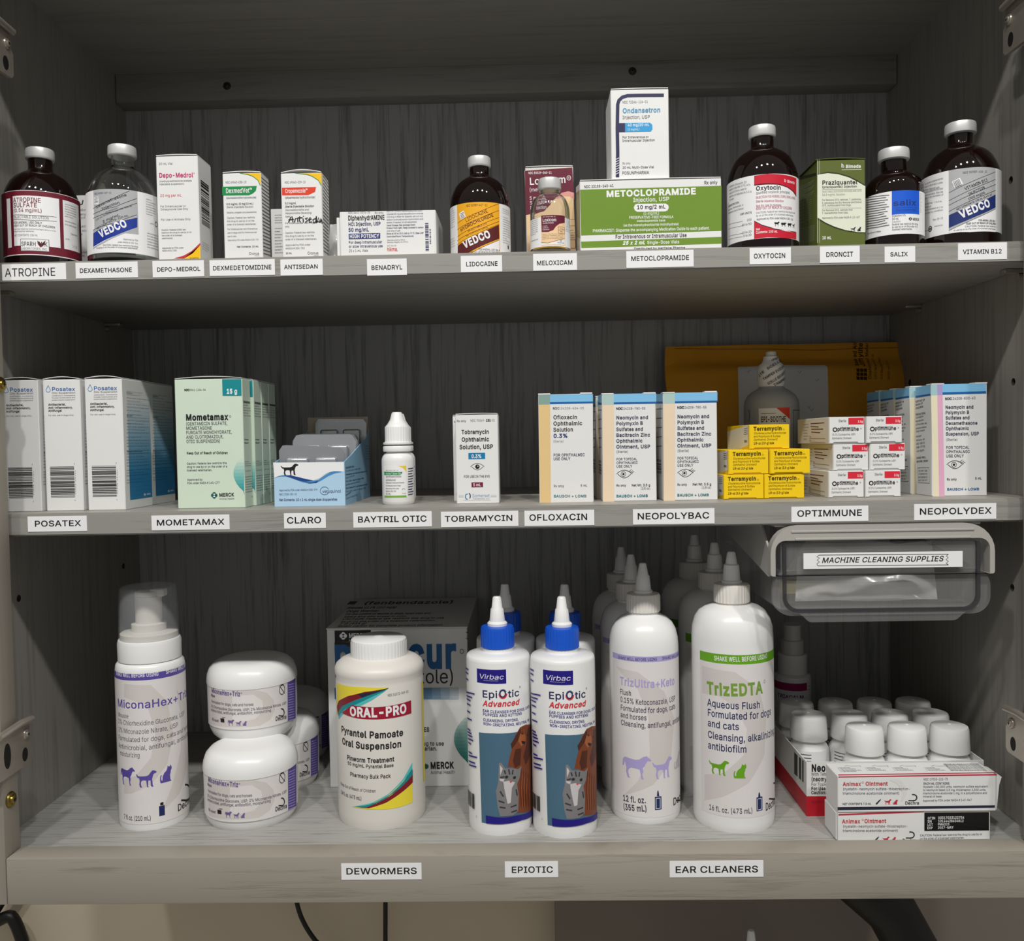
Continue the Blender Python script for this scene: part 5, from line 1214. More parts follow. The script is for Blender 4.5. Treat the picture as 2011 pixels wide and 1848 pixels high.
# stacks of small boxes
zoom(1400, 780, 5.0275)
def small_box(name, label, xl, xr, yt, Y, dp, m, grp): return carton(name, label, xl, xr, yt, Y, Z2, dp, m, group=grp, bev=.0003)
YBX = ink((248, 208, 14)); YT = ink((78, 62, 12)); GRP = 'yellow ointment boxes stacked on the lower shelf board'
def end_flap(rt, lo, hi, m, cut=.12):
    """closing flap at the front end, with its cut-back tongue and the dark slot under it"""
    w_, h = hi.x-lo.x, hi.z-lo.z; y = lo.y-.0003
    g = G(); e = w_*cut*.35
    P = [(lo.x+.0003, hi.z-.0003), (lo.x+.0003, lo.z+.0006), (lo.x+w_*.10, lo.z+.0006), (lo.x+w_*.13, lo.z+h*.07), (hi.x-w_*.20, lo.z+h*.07), (hi.x-w_*.17, lo.z+.0006), (hi.x-.0003, lo.z+.0006), (hi.x-.0003, hi.z-.0003)]
    g.prism([(x, y, z) for x, z in P], (0, -.0006, 0), m)
    s = Flat(g, (lo.x, y-.0006, lo.z), (0, -1, 0)); return g, s
rt, g, F, L, R, T, lo, hi = small_box('ointment_box', 'small yellow box at the bottom left of the yellow stack', 105, 500, 765, .064, .082, YBX, GRP)
L.poly([(-500, 700), (98, 768), (100, 1012), (-500, 905)], 'card_white'); L.poly([(-500, 870), (100, 966), (100, 1014), (-500, 910)], YBX)
for i in range(4): L.stroke([(62, 800+i*18), (94, 796+i*19)], 6, 'ink_grey')
L.t('elanco', 64, 930, 90, 26, 'ink_blue', b=2)
g.build('body', rt)
g, F = end_flap(rt, lo, hi, YBX)
F.t('Terramycin', 148, 826, 430, 36, YT, y1=820, b=3); F.arc(445, 815, 7, 7, 2, YT)
for i, l in enumerate(('(Oxytetracycline Hydrochloride', 'and Polymyxin B Sulfate', 'Ophthalmic Ointment)')): F.t(l, 148, 862+i*31, (468, 412, 384)[i], 20, YT, it=.2)
F.t('1/8-oz (3.5-g) tube', 148, 962, 350, 22, YT, y1=958, b=2, it=.2)
g.build('end_flap', rt)
h_ = hi.z-lo.z+.0002
for a, k, y, lab in ((397, 0, .0005, 'small yellow box at the bottom right of the yellow stack'), (48, 1, .001, 'small yellow box in the middle row of the yellow stack, left one'), (446, 1, -.001, 'small yellow box in the middle row of the yellow stack, right one'), (257, 2, .002, 'small yellow box on top of the yellow stack')):
    cpy(rt, mx(a+(4 if k else 0), .064), y, h_*k, lab)
GRP = 'small white and red eye ointment boxes stacked on the lower shelf board'; RDX = ink((222, 40, 60))
rt, g, F, L, R, T, lo, hi = small_box('ointment_box', 'small white box with red corner at the bottom left of the white stack', 1140, 1488, 728, .064, .086, 'card_white', GRP)
for i, (a, b) in enumerate(((960, 1095), (962, 1040), (968, 1085), (968, 1055))): L.stroke([(a, 762+i*28), (b, 778+i*30)], 8, BRN)
for i in range(2): L.stroke([(950, 905+i*35), (1105, 935+i*40)], 3, BRN); L.t('Rx', 950, 895+i*35, 968, 12, BRN)
textlines(L, 890, 750, 940, 920, 6, BRN, seed=91); g.build('body', rt)
g, F = end_flap(rt, lo, hi, 'card_white')
F.t('Sterile', 1234, 780, 1312, 24, 'ink'); F.rect(1332, 738, 1484, 804, RDX); F.t('3.5g', 1425, 786, 1476, 22, 'paper', b=1)
F.t('ptimmune', 1224, 866, 1436, 36, 'ink', y1=864, b=2); F.arc(1200, 854, 18, 18, 10, 'ink'); F.arc(1456, 842, 6, 6, 2, 'ink_grey'); F.stroke([(1262, 834), (1400, 830)], 3, 'ink_grey')
F.t('(0.2% Cyclosporine, USP)', 1172, 912, 1402, 19, 'ink_grey', y1=908); F.t('Ophthalmic Ointment', 1170, 948, 1362, 19, 'ink_grey', y1=946)
g.build('end_flap', rt)
h_ = hi.z-lo.z+.0002
for a, k, y, lab in ((355, 0, -.0005, 'small white box with red corner at the bottom right of the white stack'), (48, 1, .0015, 'small white box with red corner in the middle row of the white stack, left one'), (400, 1, .0005, 'small white box with red corner in the middle row of the white stack, right one'), (6, 2, .001, 'small white box with red corner in the top row of the white stack, left one'), (360, 2, -.001, 'small white box with red corner in the top row of the white stack, right one')):
    cpy(rt, mx(a+k*3, .064), y, h_*k, lab)

# last file of pale blue topped cartons
zoom(1700, 720, 5.434)
GRP = 'pink and cream striped cartons at the right end'; CRE = ink((238, 230, 200)); PKS = ink((232, 176, 204)); LIL = ink((176, 160, 212)); GRS = ink((168, 204, 210))
rt, g, F, L, R, T, lo, hi = carton('eye_drop_carton', 'white carton with pink and cream stripes, foremost of the file at right end', 707, 1296, 186, .062, Z2, .031, 'card_white', group=GRP)
F.poly([(695, 188), (762, 188), (784, 1398), (720, 1400)], CRE); F.poly([(762, 188), (818, 187), (842, 1396), (784, 1398)], PKS)
F.poly([(818, 187), (1285, 178), (1285, 266), (818, 278)], LB); F.poly([(818, 274), (1285, 262), (1286, 286), (820, 300)], DB); F.poly([(695, 188), (762, 188), (762, 305), (697, 308)], GRS); F.poly([(762, 188), (818, 187), (820, 302), (764, 305)], LIL)
F.t('NDC 24208-830-60', 846, 356, 1172, 26, TXT, y1=346); F.t('NDC', 846, 356, 922, 26, TXT, b=2)
for i, l in enumerate(('Neomycin and', 'Polymyxin B', 'Sulfates and', 'Dexamethasone', 'Ophthalmic', 'Suspension, USP')): F.t(l, 850+i, 450+i*57, (1152, 1106, 1110, 1194, 1104, 1210)[i], 34, TXT, y1=446+i*57, b=2)
F.t('(Sterile)', 856, 792, 982, 26, 'ink_grey')
for i, l in enumerate(('FOR TOPICAL', 'OPHTHALMIC', 'USE ONLY')): F.t(l, 858, 878+i*45, (1106, 1112, 1048)[i], 30, TXT, y1=876+i*45, b=1)
eye(F, 952, 1046, 176, 86, 'ink', lash=True); F.t('Rx only', 866, 1214, 972, 24, 'ink', b=1); F.t('5 mL', 1166, 1204, 1238, 24, 'ink', b=1); F.t('BAUSCH + LOMB', 868, 1322, 1212, 26, ink((20, 100, 160)), y1=1318, b=2)
L.poly([(508, 226), (692, 192), (692, 288), (508, 316)], LB); L.poly([(508, 316), (692, 290), (694, 308), (508, 338)], DB)
for i, (l, x1, y) in enumerate((('KEEP OUT OF', 634, 380), ('REACH OF', 612, 415), ('CHILDREN', 616, 450), ('PRECAUTION:', 640, 518), ('Contains', 618, 550), ('benzalkonium', 620, 588), ('chloride as', 655, 622), ('preservative', 650, 662), ('See insert', 632, 696), ('Storage:', 598, 752), ('Store at', 632, 790), ('20-25 C', 632, 828), ('(68-77 F)', 635, 866), ('upright', 628, 905), ('SHAKE WELL', 645, 980), ('BEFORE USING', 668, 1018))): L.t(l, 530+i, y+6, x1, 20, 'ink', y1=y-16+i*.8, b=1 if l.isupper() else 0)
L.stroke([(558, 1080), (678, 1078), (682, 1245), (562, 1238), (558, 1080)], 5, 'ink')
for i, l in enumerate(('DO NOT USE', 'IF IMPRINTED', 'NECKBAND IS', 'NOT INTACT')): L.t(l, 566, 1122+i*34, 662, 18, 'ink', y1=1120+i*34)
g.build('body', rt); tabs(rt, lo, hi)
for i, lab in enumerate(('pink and cream striped carton second in the file at right end, edge showing', 'striped carton third in the file at right end, its shaded side visible', 'striped carton at the rear of the file at right end, only its dark side visible')):
    cpy(rt, -.0034-.0006*i, .0335+.0322*i, 0, lab)
# ------------------------------------------------------------------ cabinet floor, left to right
PUR = ink((92, 76, 160)); PUL = ink((112, 96, 150)); OFF = ink((228, 224, 222)); ARC = ink((214, 208, 204)); TX2 = ink((70, 66, 84)); LAV = ink((176, 166, 216))
def flush_rings(s, x, y, R, m=None):
    for k, c in ((1, ARC), (.72, OFF), (.45, ARC)): s.disc(x, y, R*k, R*k, c, 40)
zoom(200, 1120, 3.4208)
B = Rnd('pump_bottle', 'white foaming pump bottle with clear overcap and purple band, at left on the cabinet floor', 360, 219, ZF, yb=1753)
s = B.body([(195, None), (212, 1665), (218, 1640), (218, 640), (213, 608), (200, 592), (188, 586)], 'plastic')
s.band(700, 1700, -115, 115, OFF)
s.poly([(150, 760), (330, 770), (440, 880), (480, 1100), (440, 1300), (330, 1440), (200, 1500), (150, 1500)], ARC); s.poly([(150, 850), (300, 900), (360, 1080), (330, 1260), (230, 1380), (150, 1400)], OFF)
s.poly([(500, 800), (560, 900), (572, 1300), (520, 1500), (400, 1620), (470, 1450), (530, 1200), (530, 980)], ARC)
s.band(690, 735, -115, 115, PUR)
s.t('E WELL BEFORE USING', 128, 712, 382, 24, 'paper', b=1, pre='SHAK'); s.t('SHAKE WELL B', 430, 696, 556, 24, 'paper', b=1, post='EFORE USING')
s.t('iconaHex+Tri', 145, 922, 562, 52, PUR, b=1, pre='M', post='z')
s.t('usse', 135, 988, 180, 30, TX2, pre='Mo'); s.t('Chlorhexidine Gluconate, USP', 145, 1036, 556, 32, TX2, pre='2% '); s.t('Miconazole Nitrate, USP', 148, 1092, 512, 32, TX2, pre='2% '); s.t('rmulated for dogs, cats and ho', 135, 1142, 566, 32, TX2, pre='Fo', post='rses'); s.t('microbial, antifungal, antibio', 150, 1200, 568, 32, TX2, pre='Anti', post='film,'); s.t('isturizing', 148, 1248, 256, 32, TX2, pre='mo')
s.art(HORSE, 70, 1322, 222, 1442, PUR) if False else s.art(HORSE, 128, 1322, 222, 1442, PUR); s.art(DOG, 228, 1340, 368, 1452, PUR); s.art(CAT, 388, 1328, 468, 1440, PUR)
s.t('fl oz. (210 mL)', 165, 1672, 332, 32, TX2, b=1, pre='7 '); s.rect(384, 1590, 422, 1658, ink((24, 40, 90))); s.rect(392, 1570, 414, 1588, 'ink'); s.stroke([(396, 1566), (404, 1560), (414, 1562)], 8, 'ink')
hook(s, 532, 1440, 60, 105, 'ink', 12); s.t('Dec', 508, 1620, 572, 46, 'ink', post='hra', b=1)
B.g.build('body', B.rt)
B.part('collar', [(188, 588), (199, 582), (200, 470), (194, 450), (180, 446)], 'plastic')
B.part('pump_base', [(182, 445), (182, 410), (170, 402), (110, 398), (110, 352), (84, 346), (84, 170)], 'plastic_cream')
g = G(); h = B.prof([(84, 168), (86, 150), (80, 138), (30, 134)]); g.lathe(B.c, h, 'plastic_cream', 48)
zt = B.c.z+B.z(150); g.box((B.c.x+.003, B.c.y-.005, zt-.003), (B.c.x+.0155, B.c.y+.005, zt+.0035), 'plastic_cream', .0015, 3); g.build('pump_head', B.rt)
P = B.prof([(192, 448), (190, 380), (181, 130), (174, 106), (150, 96), (40, 92)])
Q = [(max(r-.0011, .0005), z-(.0011 if i > 3 else 0)) for i, (r, z) in enumerate(P)]
g = G(); n = 96; g.lathe(B.c, P+[(.0002, P[-1][1])], 'frost', n, closed=False); g.lathe(B.c, list(reversed(Q+[(.0002, Q[-1][1])])), 'frost', n, closed=False)
g.build('overcap', B.rt)

# jars of wipes
zoom(380, 1220, 4.2)
GRP = 'white round wipe jars'
B = Rnd('wipe_jar', 'white round jar of wipes at the front, bottom of the two-jar stack', 490, 377, ZF, yb=1746, group=GRP)
B.part('base', [(255, None), (300, 1628), (338, 1590), (360, 1540), (371, 1470), (372, 1190), (368, 1178)], 'plastic')
g = G(); s = Cyl(g, B.c, 372*B.k)
s.band(1290, 1650, -80, 76, OFF)
s.poly([(118, 1300), (480, 1305), (600, 1330), (660, 1390), (670, 1470), (630, 1560), (540, 1620), (360, 1635), (130, 1600)], ARC); s.poly([(300, 1360), (480, 1350), (560, 1400), (570, 1480), (500, 1560), (380, 1590), (300, 1585)], OFF)
s.poly([(778, 1222), (800, 1206), (846, 1168), (848, 1520), (810, 1548), (780, 1562)], PUR)
for i in range(15): s.stroke([(785, 1245+i*22), (812, 1234+i*22), (836, 1222+i*22)], 6, LAV)
s.t('conaHex+Triz', 148, 1330, 372, 40, PUL, b=2, pre='Mi', y1=1366); s.arc(380, 1340, 5, 5, 2, PUL)
s.t('Wipes', 118, 1352, 152, 22, TX2, b=1); s.t('ulated for dogs, cats and horses', 152, 1420, 484, 24, TX2, y1=1445, pre='Form'); s.t('hlorhexidine Gluconate, USP; 2% Miconazole Nitrate, USP', 150, 1462, 766, 24, TX2, y1=1412, pre='2% C'); s.t('microbial, antifungal, antibiofilm, moisturizing', 140, 1490, 636, 24, TX2, y1=1488, pre='Anti')
s.t('count', 145, 1570, 184, 22, TX2, b=1, pre='50 '); s.rect(200, 1565, 232, 1592, 'ink'); s.stroke([(198, 1556), (230, 1560)], 8, 'ink'); s.stroke([(212, 1546), (240, 1548)], 4, 'ink')
s.art(HORSE, 262, 1562, 318, 1614, PUL); s.art(DOG, 330, 1570, 380, 1616, PUL); s.art(CAT, 390, 1572, 424, 1614, PUL)
hook(s, 700, 1458, 48, 62, 'ink', 9); s.t('Dechra', 672, 1568, 768, 36, 'ink', y1=1538, b=1); s.arc(730, 1292, 30, 42, 5, 'ink'); s.stroke([(708, 1262), (752, 1322)], 5, 'ink'); s.art(CAT, 716, 1268, 746, 1318, 'ink')
g.build('label', B.rt)
lid = B.part('lid', [(366, 1180), (377, 1172), (377, 1140), (371, 1102), (352, 1050), (318, 1014), (275, 994), (235, 988), (120, 985), (2, 985)], 'plastic')
jz = B.z(985); J = B.rt; jl = J.location.copy()
dup(J, jl+Vector((-.0100, .0415, jz+.0003)), 'white round jar of wipes standing on the stack, the upper one')
dup(J, jl+Vector((.0005, .0785, 0)), 'white round jar of wipes on the cabinet floor behind the two-jar stack')
dup(J, jl+Vector((-.007, .1555, 0)), 'white round jar of wipes rearmost, in the dark beside the big white box')

# big box behind
zoom(620, 1150, 3.6235)
Yp = pZ(*zz(590, 1432), ZF).y
BGX = ink((222, 222, 220)); PBL = ink((20, 92, 150)); PB3 = ink((16, 60, 100))
rt, g, F, L, R, T, lo, hi = carton('dewormer_box', 'large white box with big blue lettering behind the wide bottle with yellow and maroon label', 92, 1088, 308, Yp, ZF, .10, BGX)
F.rect(134, 320, 392, 402, 'black'); merck(F, 196, 358, 27, 'paper', 'black'); F.t('MERCK', 236, 372, 362, 32, 'paper', b=2); F.t('Animal Health', 236, 396, 350, 14, 'paper')
for i in range(6):
    F.poly([(134, 402+i*16), (392, 402+i*16), (392, 419+i*16), (134, 419+i*16)], ink(tuple(int(12+i*34) for _ in range(3))))
F.t('panacur', 134, 585, 1012, 200, PBL, b=3, y1=578); F.arc(1040, 468, 13, 15, 4, PB3); F.t('(fenbendazole)', 150, 700, 992, 98, 'ink', y1=694)
n = 14
for i in range(n):
    k = max(0, (i/n-.55)/.45); c = tuple(int(a*(1-k)+b*k) for a, b in zip((28, 88, 140), (214, 216, 216))); F.rect(134+i*63, 728, 134+(i+1)*63, 808, ink(c))
F.h += F.step
F.t('GRANULES', 640, 1040, 810, 30, 'ink', b=2); F.t('restricts this drug to use', 520, 1138, 914, 28, 'ink', y1=1136, b=1); F.t('licensed veterinarian.', 520, 1174, 865, 28, 'ink', y1=1172, b=1)
F.disc(786, 1286, 18, 18, GRM); F.t('MERCK', 818, 1302, 986, 44, 'ink', y1=1298, b=3); F.t('Animal Health', 818, 1340, 990, 24, 'ink_grey', y1=1337)
for i in range(12):
    k = i/11; c = ink(tuple(int(a*(1-k)+b*k) for a, b in zip((178, 196, 190), (20, 104, 98)))); t0, t1 = i/12, (i+1)/12
    f = lambda t: 1084-100*max(0, math.sin(PI*min(1, .04+t)))**.7
    F.poly([(f(t0), 940+320*t0), (1084, 940+320*t0), (1084, 942+320*t1), (f(t1), 942+320*t1)], c)
F.h += F.step
F.stroke([(1070, 332), (1088, 332)], 5, 'ink'); F.stroke([(1070, 375), (1088, 378)], 5, 'ink')
yb3 = pZ(*zz(675, 100), hi.z).y; sc_ = (yb3-lo.y)/.10
for v in g.v:
    if v.y > lo.y+.05: v.y += yb3-hi.y
g.build('body', rt)
g = G(); g.box((lo.x-.0006, lo.y-.0008, hi.z+.0002), (hi.x+.0006, yb3+.0004, hi.z+.0014), BGX, .0003); T = Flat(g, (lo.x, lo.y, hi.z+.0014), (0, 0, 1), (1, 0, 0))
for x0, y, x1, c, b in ((335, 135, 980, 20, 2), (220, 165, 570, 12, 2), (215, 190, 445, 14, 1), (205, 210, 812, 12, 1), (200, 228, 640, 10, 1), (185, 245, 908, 12, 1), (175, 262, 850, 10, 1), (165, 278, 355, 14, 1), (152, 296, 905, 13, 1)):
    T.t({135: '(fenbendazole)', 165: 'Granules 22.2% (222 mg/g)', 190: 'Dogs Wormer', 210: 'For the control of worms in dogs, large cats and', 228: 'bears and wild sheep in zoos', 245: 'CAUTION: Federal law restricts this drug to use', 262: 'by or on the order of a licensed veterinarian.', 278: '1 lb (454 g)', 296: 'Retain carton for complete product information.'}[y], x0, y, x1, c, 'ink', b=b)
T.rect(245, 112, 300, 135, 'black')
g.build('top_flap', rt)

# wide bottle
B = Rnd('suspension_bottle', 'wide white bottle with screw cap, yellow and maroon swoosh label, in front of big box', 479, 306, ZF, yb=1743)
s = B.body([(262, None), (290, 1640), (303, 1600), (306, 1540), (306, 640), (302, 622), (311, 590), (311, 562), (300, 536), (268, 510), (225, 492), (186, 484), (180, 500)], 'plastic_cream')
YEL4 = ink((240, 222, 60)); MRN = ink((130, 20, 36)); TEA = ink((16, 140, 146)); TEB = ink((84, 196, 196)); RB = ink((160, 18, 48)); NV4 = ink((40, 34, 60))
s.poly([(152, 690), (340, 722), (520, 724), (400, 772), (280, 800), (200, 850), (158, 930), (152, 900)], YEL4)
s.poly([(152, 860), (165, 820), (230, 786), (350, 756), (520, 728), (400, 790), (290, 830), (200, 880), (158, 920)], MRN); s.poly([(300, 770), (520, 728), (420, 770), (330, 800)], NV4)
s.poly([(160, 905), (190, 858), (280, 815), (380, 780), (520, 730), (420, 790), (320, 838), (220, 890), (165, 945)], TEA); s.poly([(162, 935), (210, 880), (300, 840), (400, 792), (500, 745), (400, 815), (290, 870), (200, 910), (166, 950)], TEB)
s.poly([(186, 905), (260, 850), (420, 866), (560, 850), (678, 815), (680, 908), (560, 940), (430, 952), (300, 945)], RB)
s.t('ORAL-PRO', 245, 922, 650, 62, 'paper', y1=900, b=3); s.t('NDC 51072-069-01', 512, 790, 660, 18, TX2, y1=760)
s.t('Pyrantel Pamoate', 184, 1040, 624, 46, 'ink', y1=1065, b=2); s.t('Oral Suspension', 190, 1124, 612, 46, 'ink', y1=1145, b=2); s.t('Pinworm Treatment', 224, 1235, 560, 32, 'ink', y1=1248, b=2); s.t('50 mg/mL Pyrantel Base', 228, 1272, 555, 24, 'ink', y1=1288, b=1); s.t('Pharmacy Bulk Pack', 246, 1352, 534, 28, 'ink', y1=1366, b=1); s.t('Keep Out of Reach of Children', 180, 1415, 428, 22, TX2, y1=1472); s.t('16 fl. oz. (473 mL)', 182, 1478, 328, 26, TX2, y1=1528, b=1)
s.poly([(255, 1572), (400, 1552), (520, 1490), (620, 1390), (686, 1260), (690, 1540), (560, 1585), (420, 1592)], YEL4)
s.poly([(290, 1576), (430, 1550), (540, 1490), (630, 1400), (690, 1310), (690, 1400), (600, 1480), (500, 1545), (380, 1584)], MRN); s.poly([(270, 1574), (420, 1545), (530, 1485), (625, 1392), (686, 1290), (688, 1345), (600, 1440), (490, 1520), (360, 1578)], TEA); s.poly([(255, 1572), (400, 1545), (520, 1480), (618, 1380), (686, 1258), (686, 1300), (610, 1405), (500, 1500), (380, 1560)], TEB)
s.rect(752, 760, 764, 1500, YEL4)
B.g.build('body', B.rt)
B.part('screw_cap', [(184, 503), (197, 496), (198, 488), (198, 395), (192, 374), (178, 364), (40, 362), (30, 358), (2, 357)], 'plastic', ribs=(48, .012, 2, 3))

# ear-cleanser bottles with blue collars
zoom(890, 1120, 3.4233)
GRP = 'white ear cleanser bottles with blue collars'
def nozzle_bottle(B, body, collar, cm, cone, ribs=30):
    s = B.body(body, 'plastic')
    B.part('collar', collar, cm, ribs=(ribs, .03, 1, len(collar)-3)); B.part('nozzle', cone, 'plastic', ribs=(16, .02, 3, 4)); return s
B = Rnd('ear_cleanser_bottle', 'white ear cleanser bottle with bright blue collar and kitten picture, front left of four', 322, 212, ZF, yb=1787, group=GRP)
s = nozzle_bottle(B, [(188, None), (204, 1712), (211, 1680), (212, 1650), (212, 580), (209, 562), (200, 552), (150, 540), (105, 532), (102, 512)], [(100, 512), (112, 506), (112, 388), (106, 374), (70, 368)], 'plastic_blue', [(66, 370), (67, 352), (60, 344), (52, 338), (43, 258), (36, 250), (28, 182), (22, 174), (2, 172)])
zoom(900, 1280, 4.8625)
VIO = ink((32, 20, 130)); DTX = ink((36, 40, 90)); REDA = ink((214, 52, 62)); TEAL5 = ink((74, 110, 132)); TEAL6 = ink((92, 132, 156)); BRO = ink((128, 64, 34)); BR2 = ink((82, 38, 22)); BR3 = ink((172, 98, 52)); GRY = ink((128, 126, 128)); GRL = ink((206, 202, 202)); GRD = ink((58, 56, 60))
s.rect(178, 172, 456, 306, VIO); s.t('Virbac', 198, 252, 434, 46, 'paper', y1=262, it=.15); s.stroke([(240, 272), (380, 278)], 2, 'paper')
s.t('Epi', 228, 432, 380, 66, DTX, y1=440, b=1); s.t('tic', 474, 435, 584, 66, DTX, y1=418, b=1); s.arc(426, 400, 30, 36, 16, TEAL6, 20, 180); s.arc(426, 400, 36, 44, 12, REDA, 180, 360); s.arc(424, 400, 26, 32, 12, DTX); s.arc(588, 336, 6, 8, 3, DTX)
s.t('Advanced', 234, 515, 582, 52, REDA, y1=500, it=.22, b=2); s.t('EAR CLEANSER FOR DOGS, CATS,', 234, 572, 680, 26, VIO, y1=528, b=1); s.t('PUPPIES AND KITTENS', 235, 606, 606, 26, VIO, y1=598, b=1); s.t('CLEANSING, DRYING,', 238, 658, 575, 26, VIO, y1=656, b=1); s.t('NON-IRRITATING, NEUTRAL PH', 240, 695, 676, 26, VIO, y1=660, b=1)
s.poly([(198, 768), (330, 778), (450, 778), (560, 765), (700, 720), (715, 1505), (600, 1610), (420, 1640), (225, 1628)], TEAL5)
s.poly([(590, 720), (640, 695), (695, 690), (712, 1500), (560, 1540), (545, 1300), (520, 1100), (470, 1100), (490, 1000), (520, 900), (540, 800)], BRO)
s.poly([(590, 720), (560, 780), (500, 880), (510, 930), (560, 860), (600, 800)], BR2); s.poly([(545, 930), (600, 920), (590, 1080), (540, 1110), (520, 1040)], BR2); s.poly([(660, 730), (692, 700), (700, 900), (640, 1080), (620, 1000), (650, 880)], BR2); s.poly([(590, 780), (640, 790), (640, 860), (600, 900), (570, 850)], BR3)
s.disc(608, 782, 9, 10, 'ink'); s.disc(656, 792, 9, 10, 'ink'); s.poly([(600, 850), (640, 856), (632, 882), (608, 878)], 'ink'); s.stroke([(625, 740), (630, 800), (622, 850)], 8, BR3)
for i in range(9): s.stroke([(600+i*11, 1120+(i*53) % 90), (590+i*12, 1280+(i*31) % 60), (600+i*11, 1480)], 7, (BR2, BR3)[i % 2])
s.poly([(388, 1060), (410, 1055), (445, 1110), (520, 1110), (570, 1120), (600, 1085), (585, 1200), (560, 1260), (575, 1380), (570, 1520), (520, 1560), (400, 1570), (375, 1480), (360, 1330), (380, 1250)], GRY)
s.poly([(398, 1080), (425, 1115), (400, 1180)], GRL); s.poly([(430, 1240), (480, 1230), (540, 1245), (510, 1300), (500, 1440), (470, 1450), (440, 1310)], GRL); s.poly([(392, 1210), (440, 1215), (430, 1240), (398, 1230)], GRL)
for (x, y) in ((460, 1195), (535, 1200)): s.disc(x, y, 17, 15, GRD); s.disc(x, y, 7, 9, 'ink')
s.poly([(485, 1235), (515, 1235), (500, 1252)], REDA)
for P in ([(440, 1130), (450, 1165)], [(480, 1120), (490, 1170)], [(520, 1125), (515, 1170)], [(400, 1200), (440, 1190)], [(385, 1420), (440, 1440)], [(395, 1480), (450, 1490)], [(500, 1480), (555, 1460)], [(505, 1530), (560, 1510)], [(400, 1330), (430, 1380)], [(550, 1310), (560, 1370)]): s.stroke(P, 13, GRD)
s.poly([(265, 1560), (420, 1580), (560, 1560), (715, 1490), (715, 1545), (600, 1608), (440, 1642), (268, 1636)], VIO)
for i, (y, w_) in enumerate(((150, 18), (190, 14), (250, 12), (380, 70), (415, 45), (445, 28), (490, 26), (560, 22), (630, 34), (730, 20), (760, 28), (790, 34), (825, 40), (860, 18), (950, 26), (985, 70), (1040, 50), (1075, 60))): s.stroke([(76+i*2, y), (84+i*2+w_*.5, y+14), (84+i*2+w_, y+22)], 14, VIO)
s.bars(104, 1400, 166, 1545, 7, 'ink', seed=12); s.t('2', 174, 1576, 184, 20, 'ink')
B.g.build('body', B.rt); E1 = B.rt; el = E1.location.copy()
zoom(890, 1120, 3.4233)
q = pZ(*zz(753, 1806), ZF); e2 = Vector((q.x, q.y+B.r, ZF)); d2 = e2.x-el.x
if d2 < 2*B.r+.0006: e2.x = el.x+2*B.r+.0006
dup(E1, e2, 'white ear cleanser bottle with bright blue collar and kitten picture, front right of four')
dup(E1, el+Vector((.0050, .0640, 0)), 'white ear cleanser bottle with blue collar in shadow, behind the front left one of four')
dup(E1, e2+Vector((.0050, .0640, 0)), 'white ear cleanser bottle with blue collar in shadow, behind the front right one of four')
# tall nozzle bottles with lavender band
zoom(1140, 1030, 2.9346)
GRP = 'white nozzle bottles with lavender band in a file'
B = Rnd('ear_flush_bottle', 'white nozzle bottle with lavender band and horse and dog print, foremost of its file', 377, 196, ZF, yb=1731, group=GRP)
s = nozzle_bottle(B, [(170, None), (187, 1655), (195, 1630), (196, 1600), (196, 690), (192, 640), (180, 592), (160, 556), (132, 530), (104, 516), (88, 510), (86, 498)], [(84, 500), (97, 494), (97, 408), (92, 396), (60, 390)], 'plastic_cream', [(54, 392), (54, 380), (46, 374), (45, 368), (38, 296), (31, 288), (21, 230), (16, 222), (2, 220)])
s.band(768, 1690, -62, 112, OFF)
s.poly([(205, 815), (330, 850), (480, 960), (540, 1120), (520, 1350), (420, 1500), (250, 1560), (330, 1480), (400, 1330), (390, 1100), (330, 950)], ARC)
s.band(762, 794, -62, 112, LAV)
s.t('SHAKE WELL BEFORE USING', 218, 772, 442, 17, DTX, y1=784, b=1); s.t('SHAKE WELL BE', 470, 780, 560, 17, DTX, y1=758, b=1, post='FORE USING')
s.t('TrizUltra+Keto', 228, 920, 542, 44, LAV, y1=920, b=2); s.t('Flush', 228, 975, 294, 30, TX2, b=1); s.t('0.15% Ketoconazole, USP', 230, 1020, 545, 30, TX2, b=1); s.t('Formulated for dogs, cats', 232, 1066, 546, 30, TX2, b=1); s.t('and horses', 232, 1108, 382, 30, TX2, b=1); s.t('Cleansing, antifungal, antib', 234, 1152, 562, 30, TX2, b=1, post='acterial')
s.art(HORSE, 242, 1340, 408, 1470, LAV); s.art(DOG, 412, 1348, 526, 1470, LAV); s.art(CAT, 538, 1345, 570, 1440, ink((190, 188, 192)))
s.t('12 fl. oz.', 246, 1590, 380, 34, TX2, y1=1605, b=2); s.t('(355 mL)', 248, 1640, 386, 34, TX2, y1=1652, b=2)
NB = ink((26, 44, 96))
s.rect(428, 1570, 466, 1646, NB); s.frame(434, 1578, 460, 1640, 3, 'paper'); s.poly([(440, 1566), (442, 1540), (446, 1530), (450, 1540), (454, 1566)], NB); hook(s, 552, 1530, 50, 60, 'ink', 8); s.t('De', 532, 1620, 566, 42, 'ink', b=1, post='chra')
s.t('Rx', 205, 1400, 206, 1, TX2) if False else None
B.g.build('body', B.rt); f0 = B.rt.location.copy()
dup(B.rt, f0+Vector((-.0035, .0600, 0)), 'white nozzle bottle second in the file behind the lavender-banded one')
dup(B.rt, f0+Vector((-.0065, .1200, 0)), 'white nozzle bottle at the rear of the file behind the lavender-banded one')
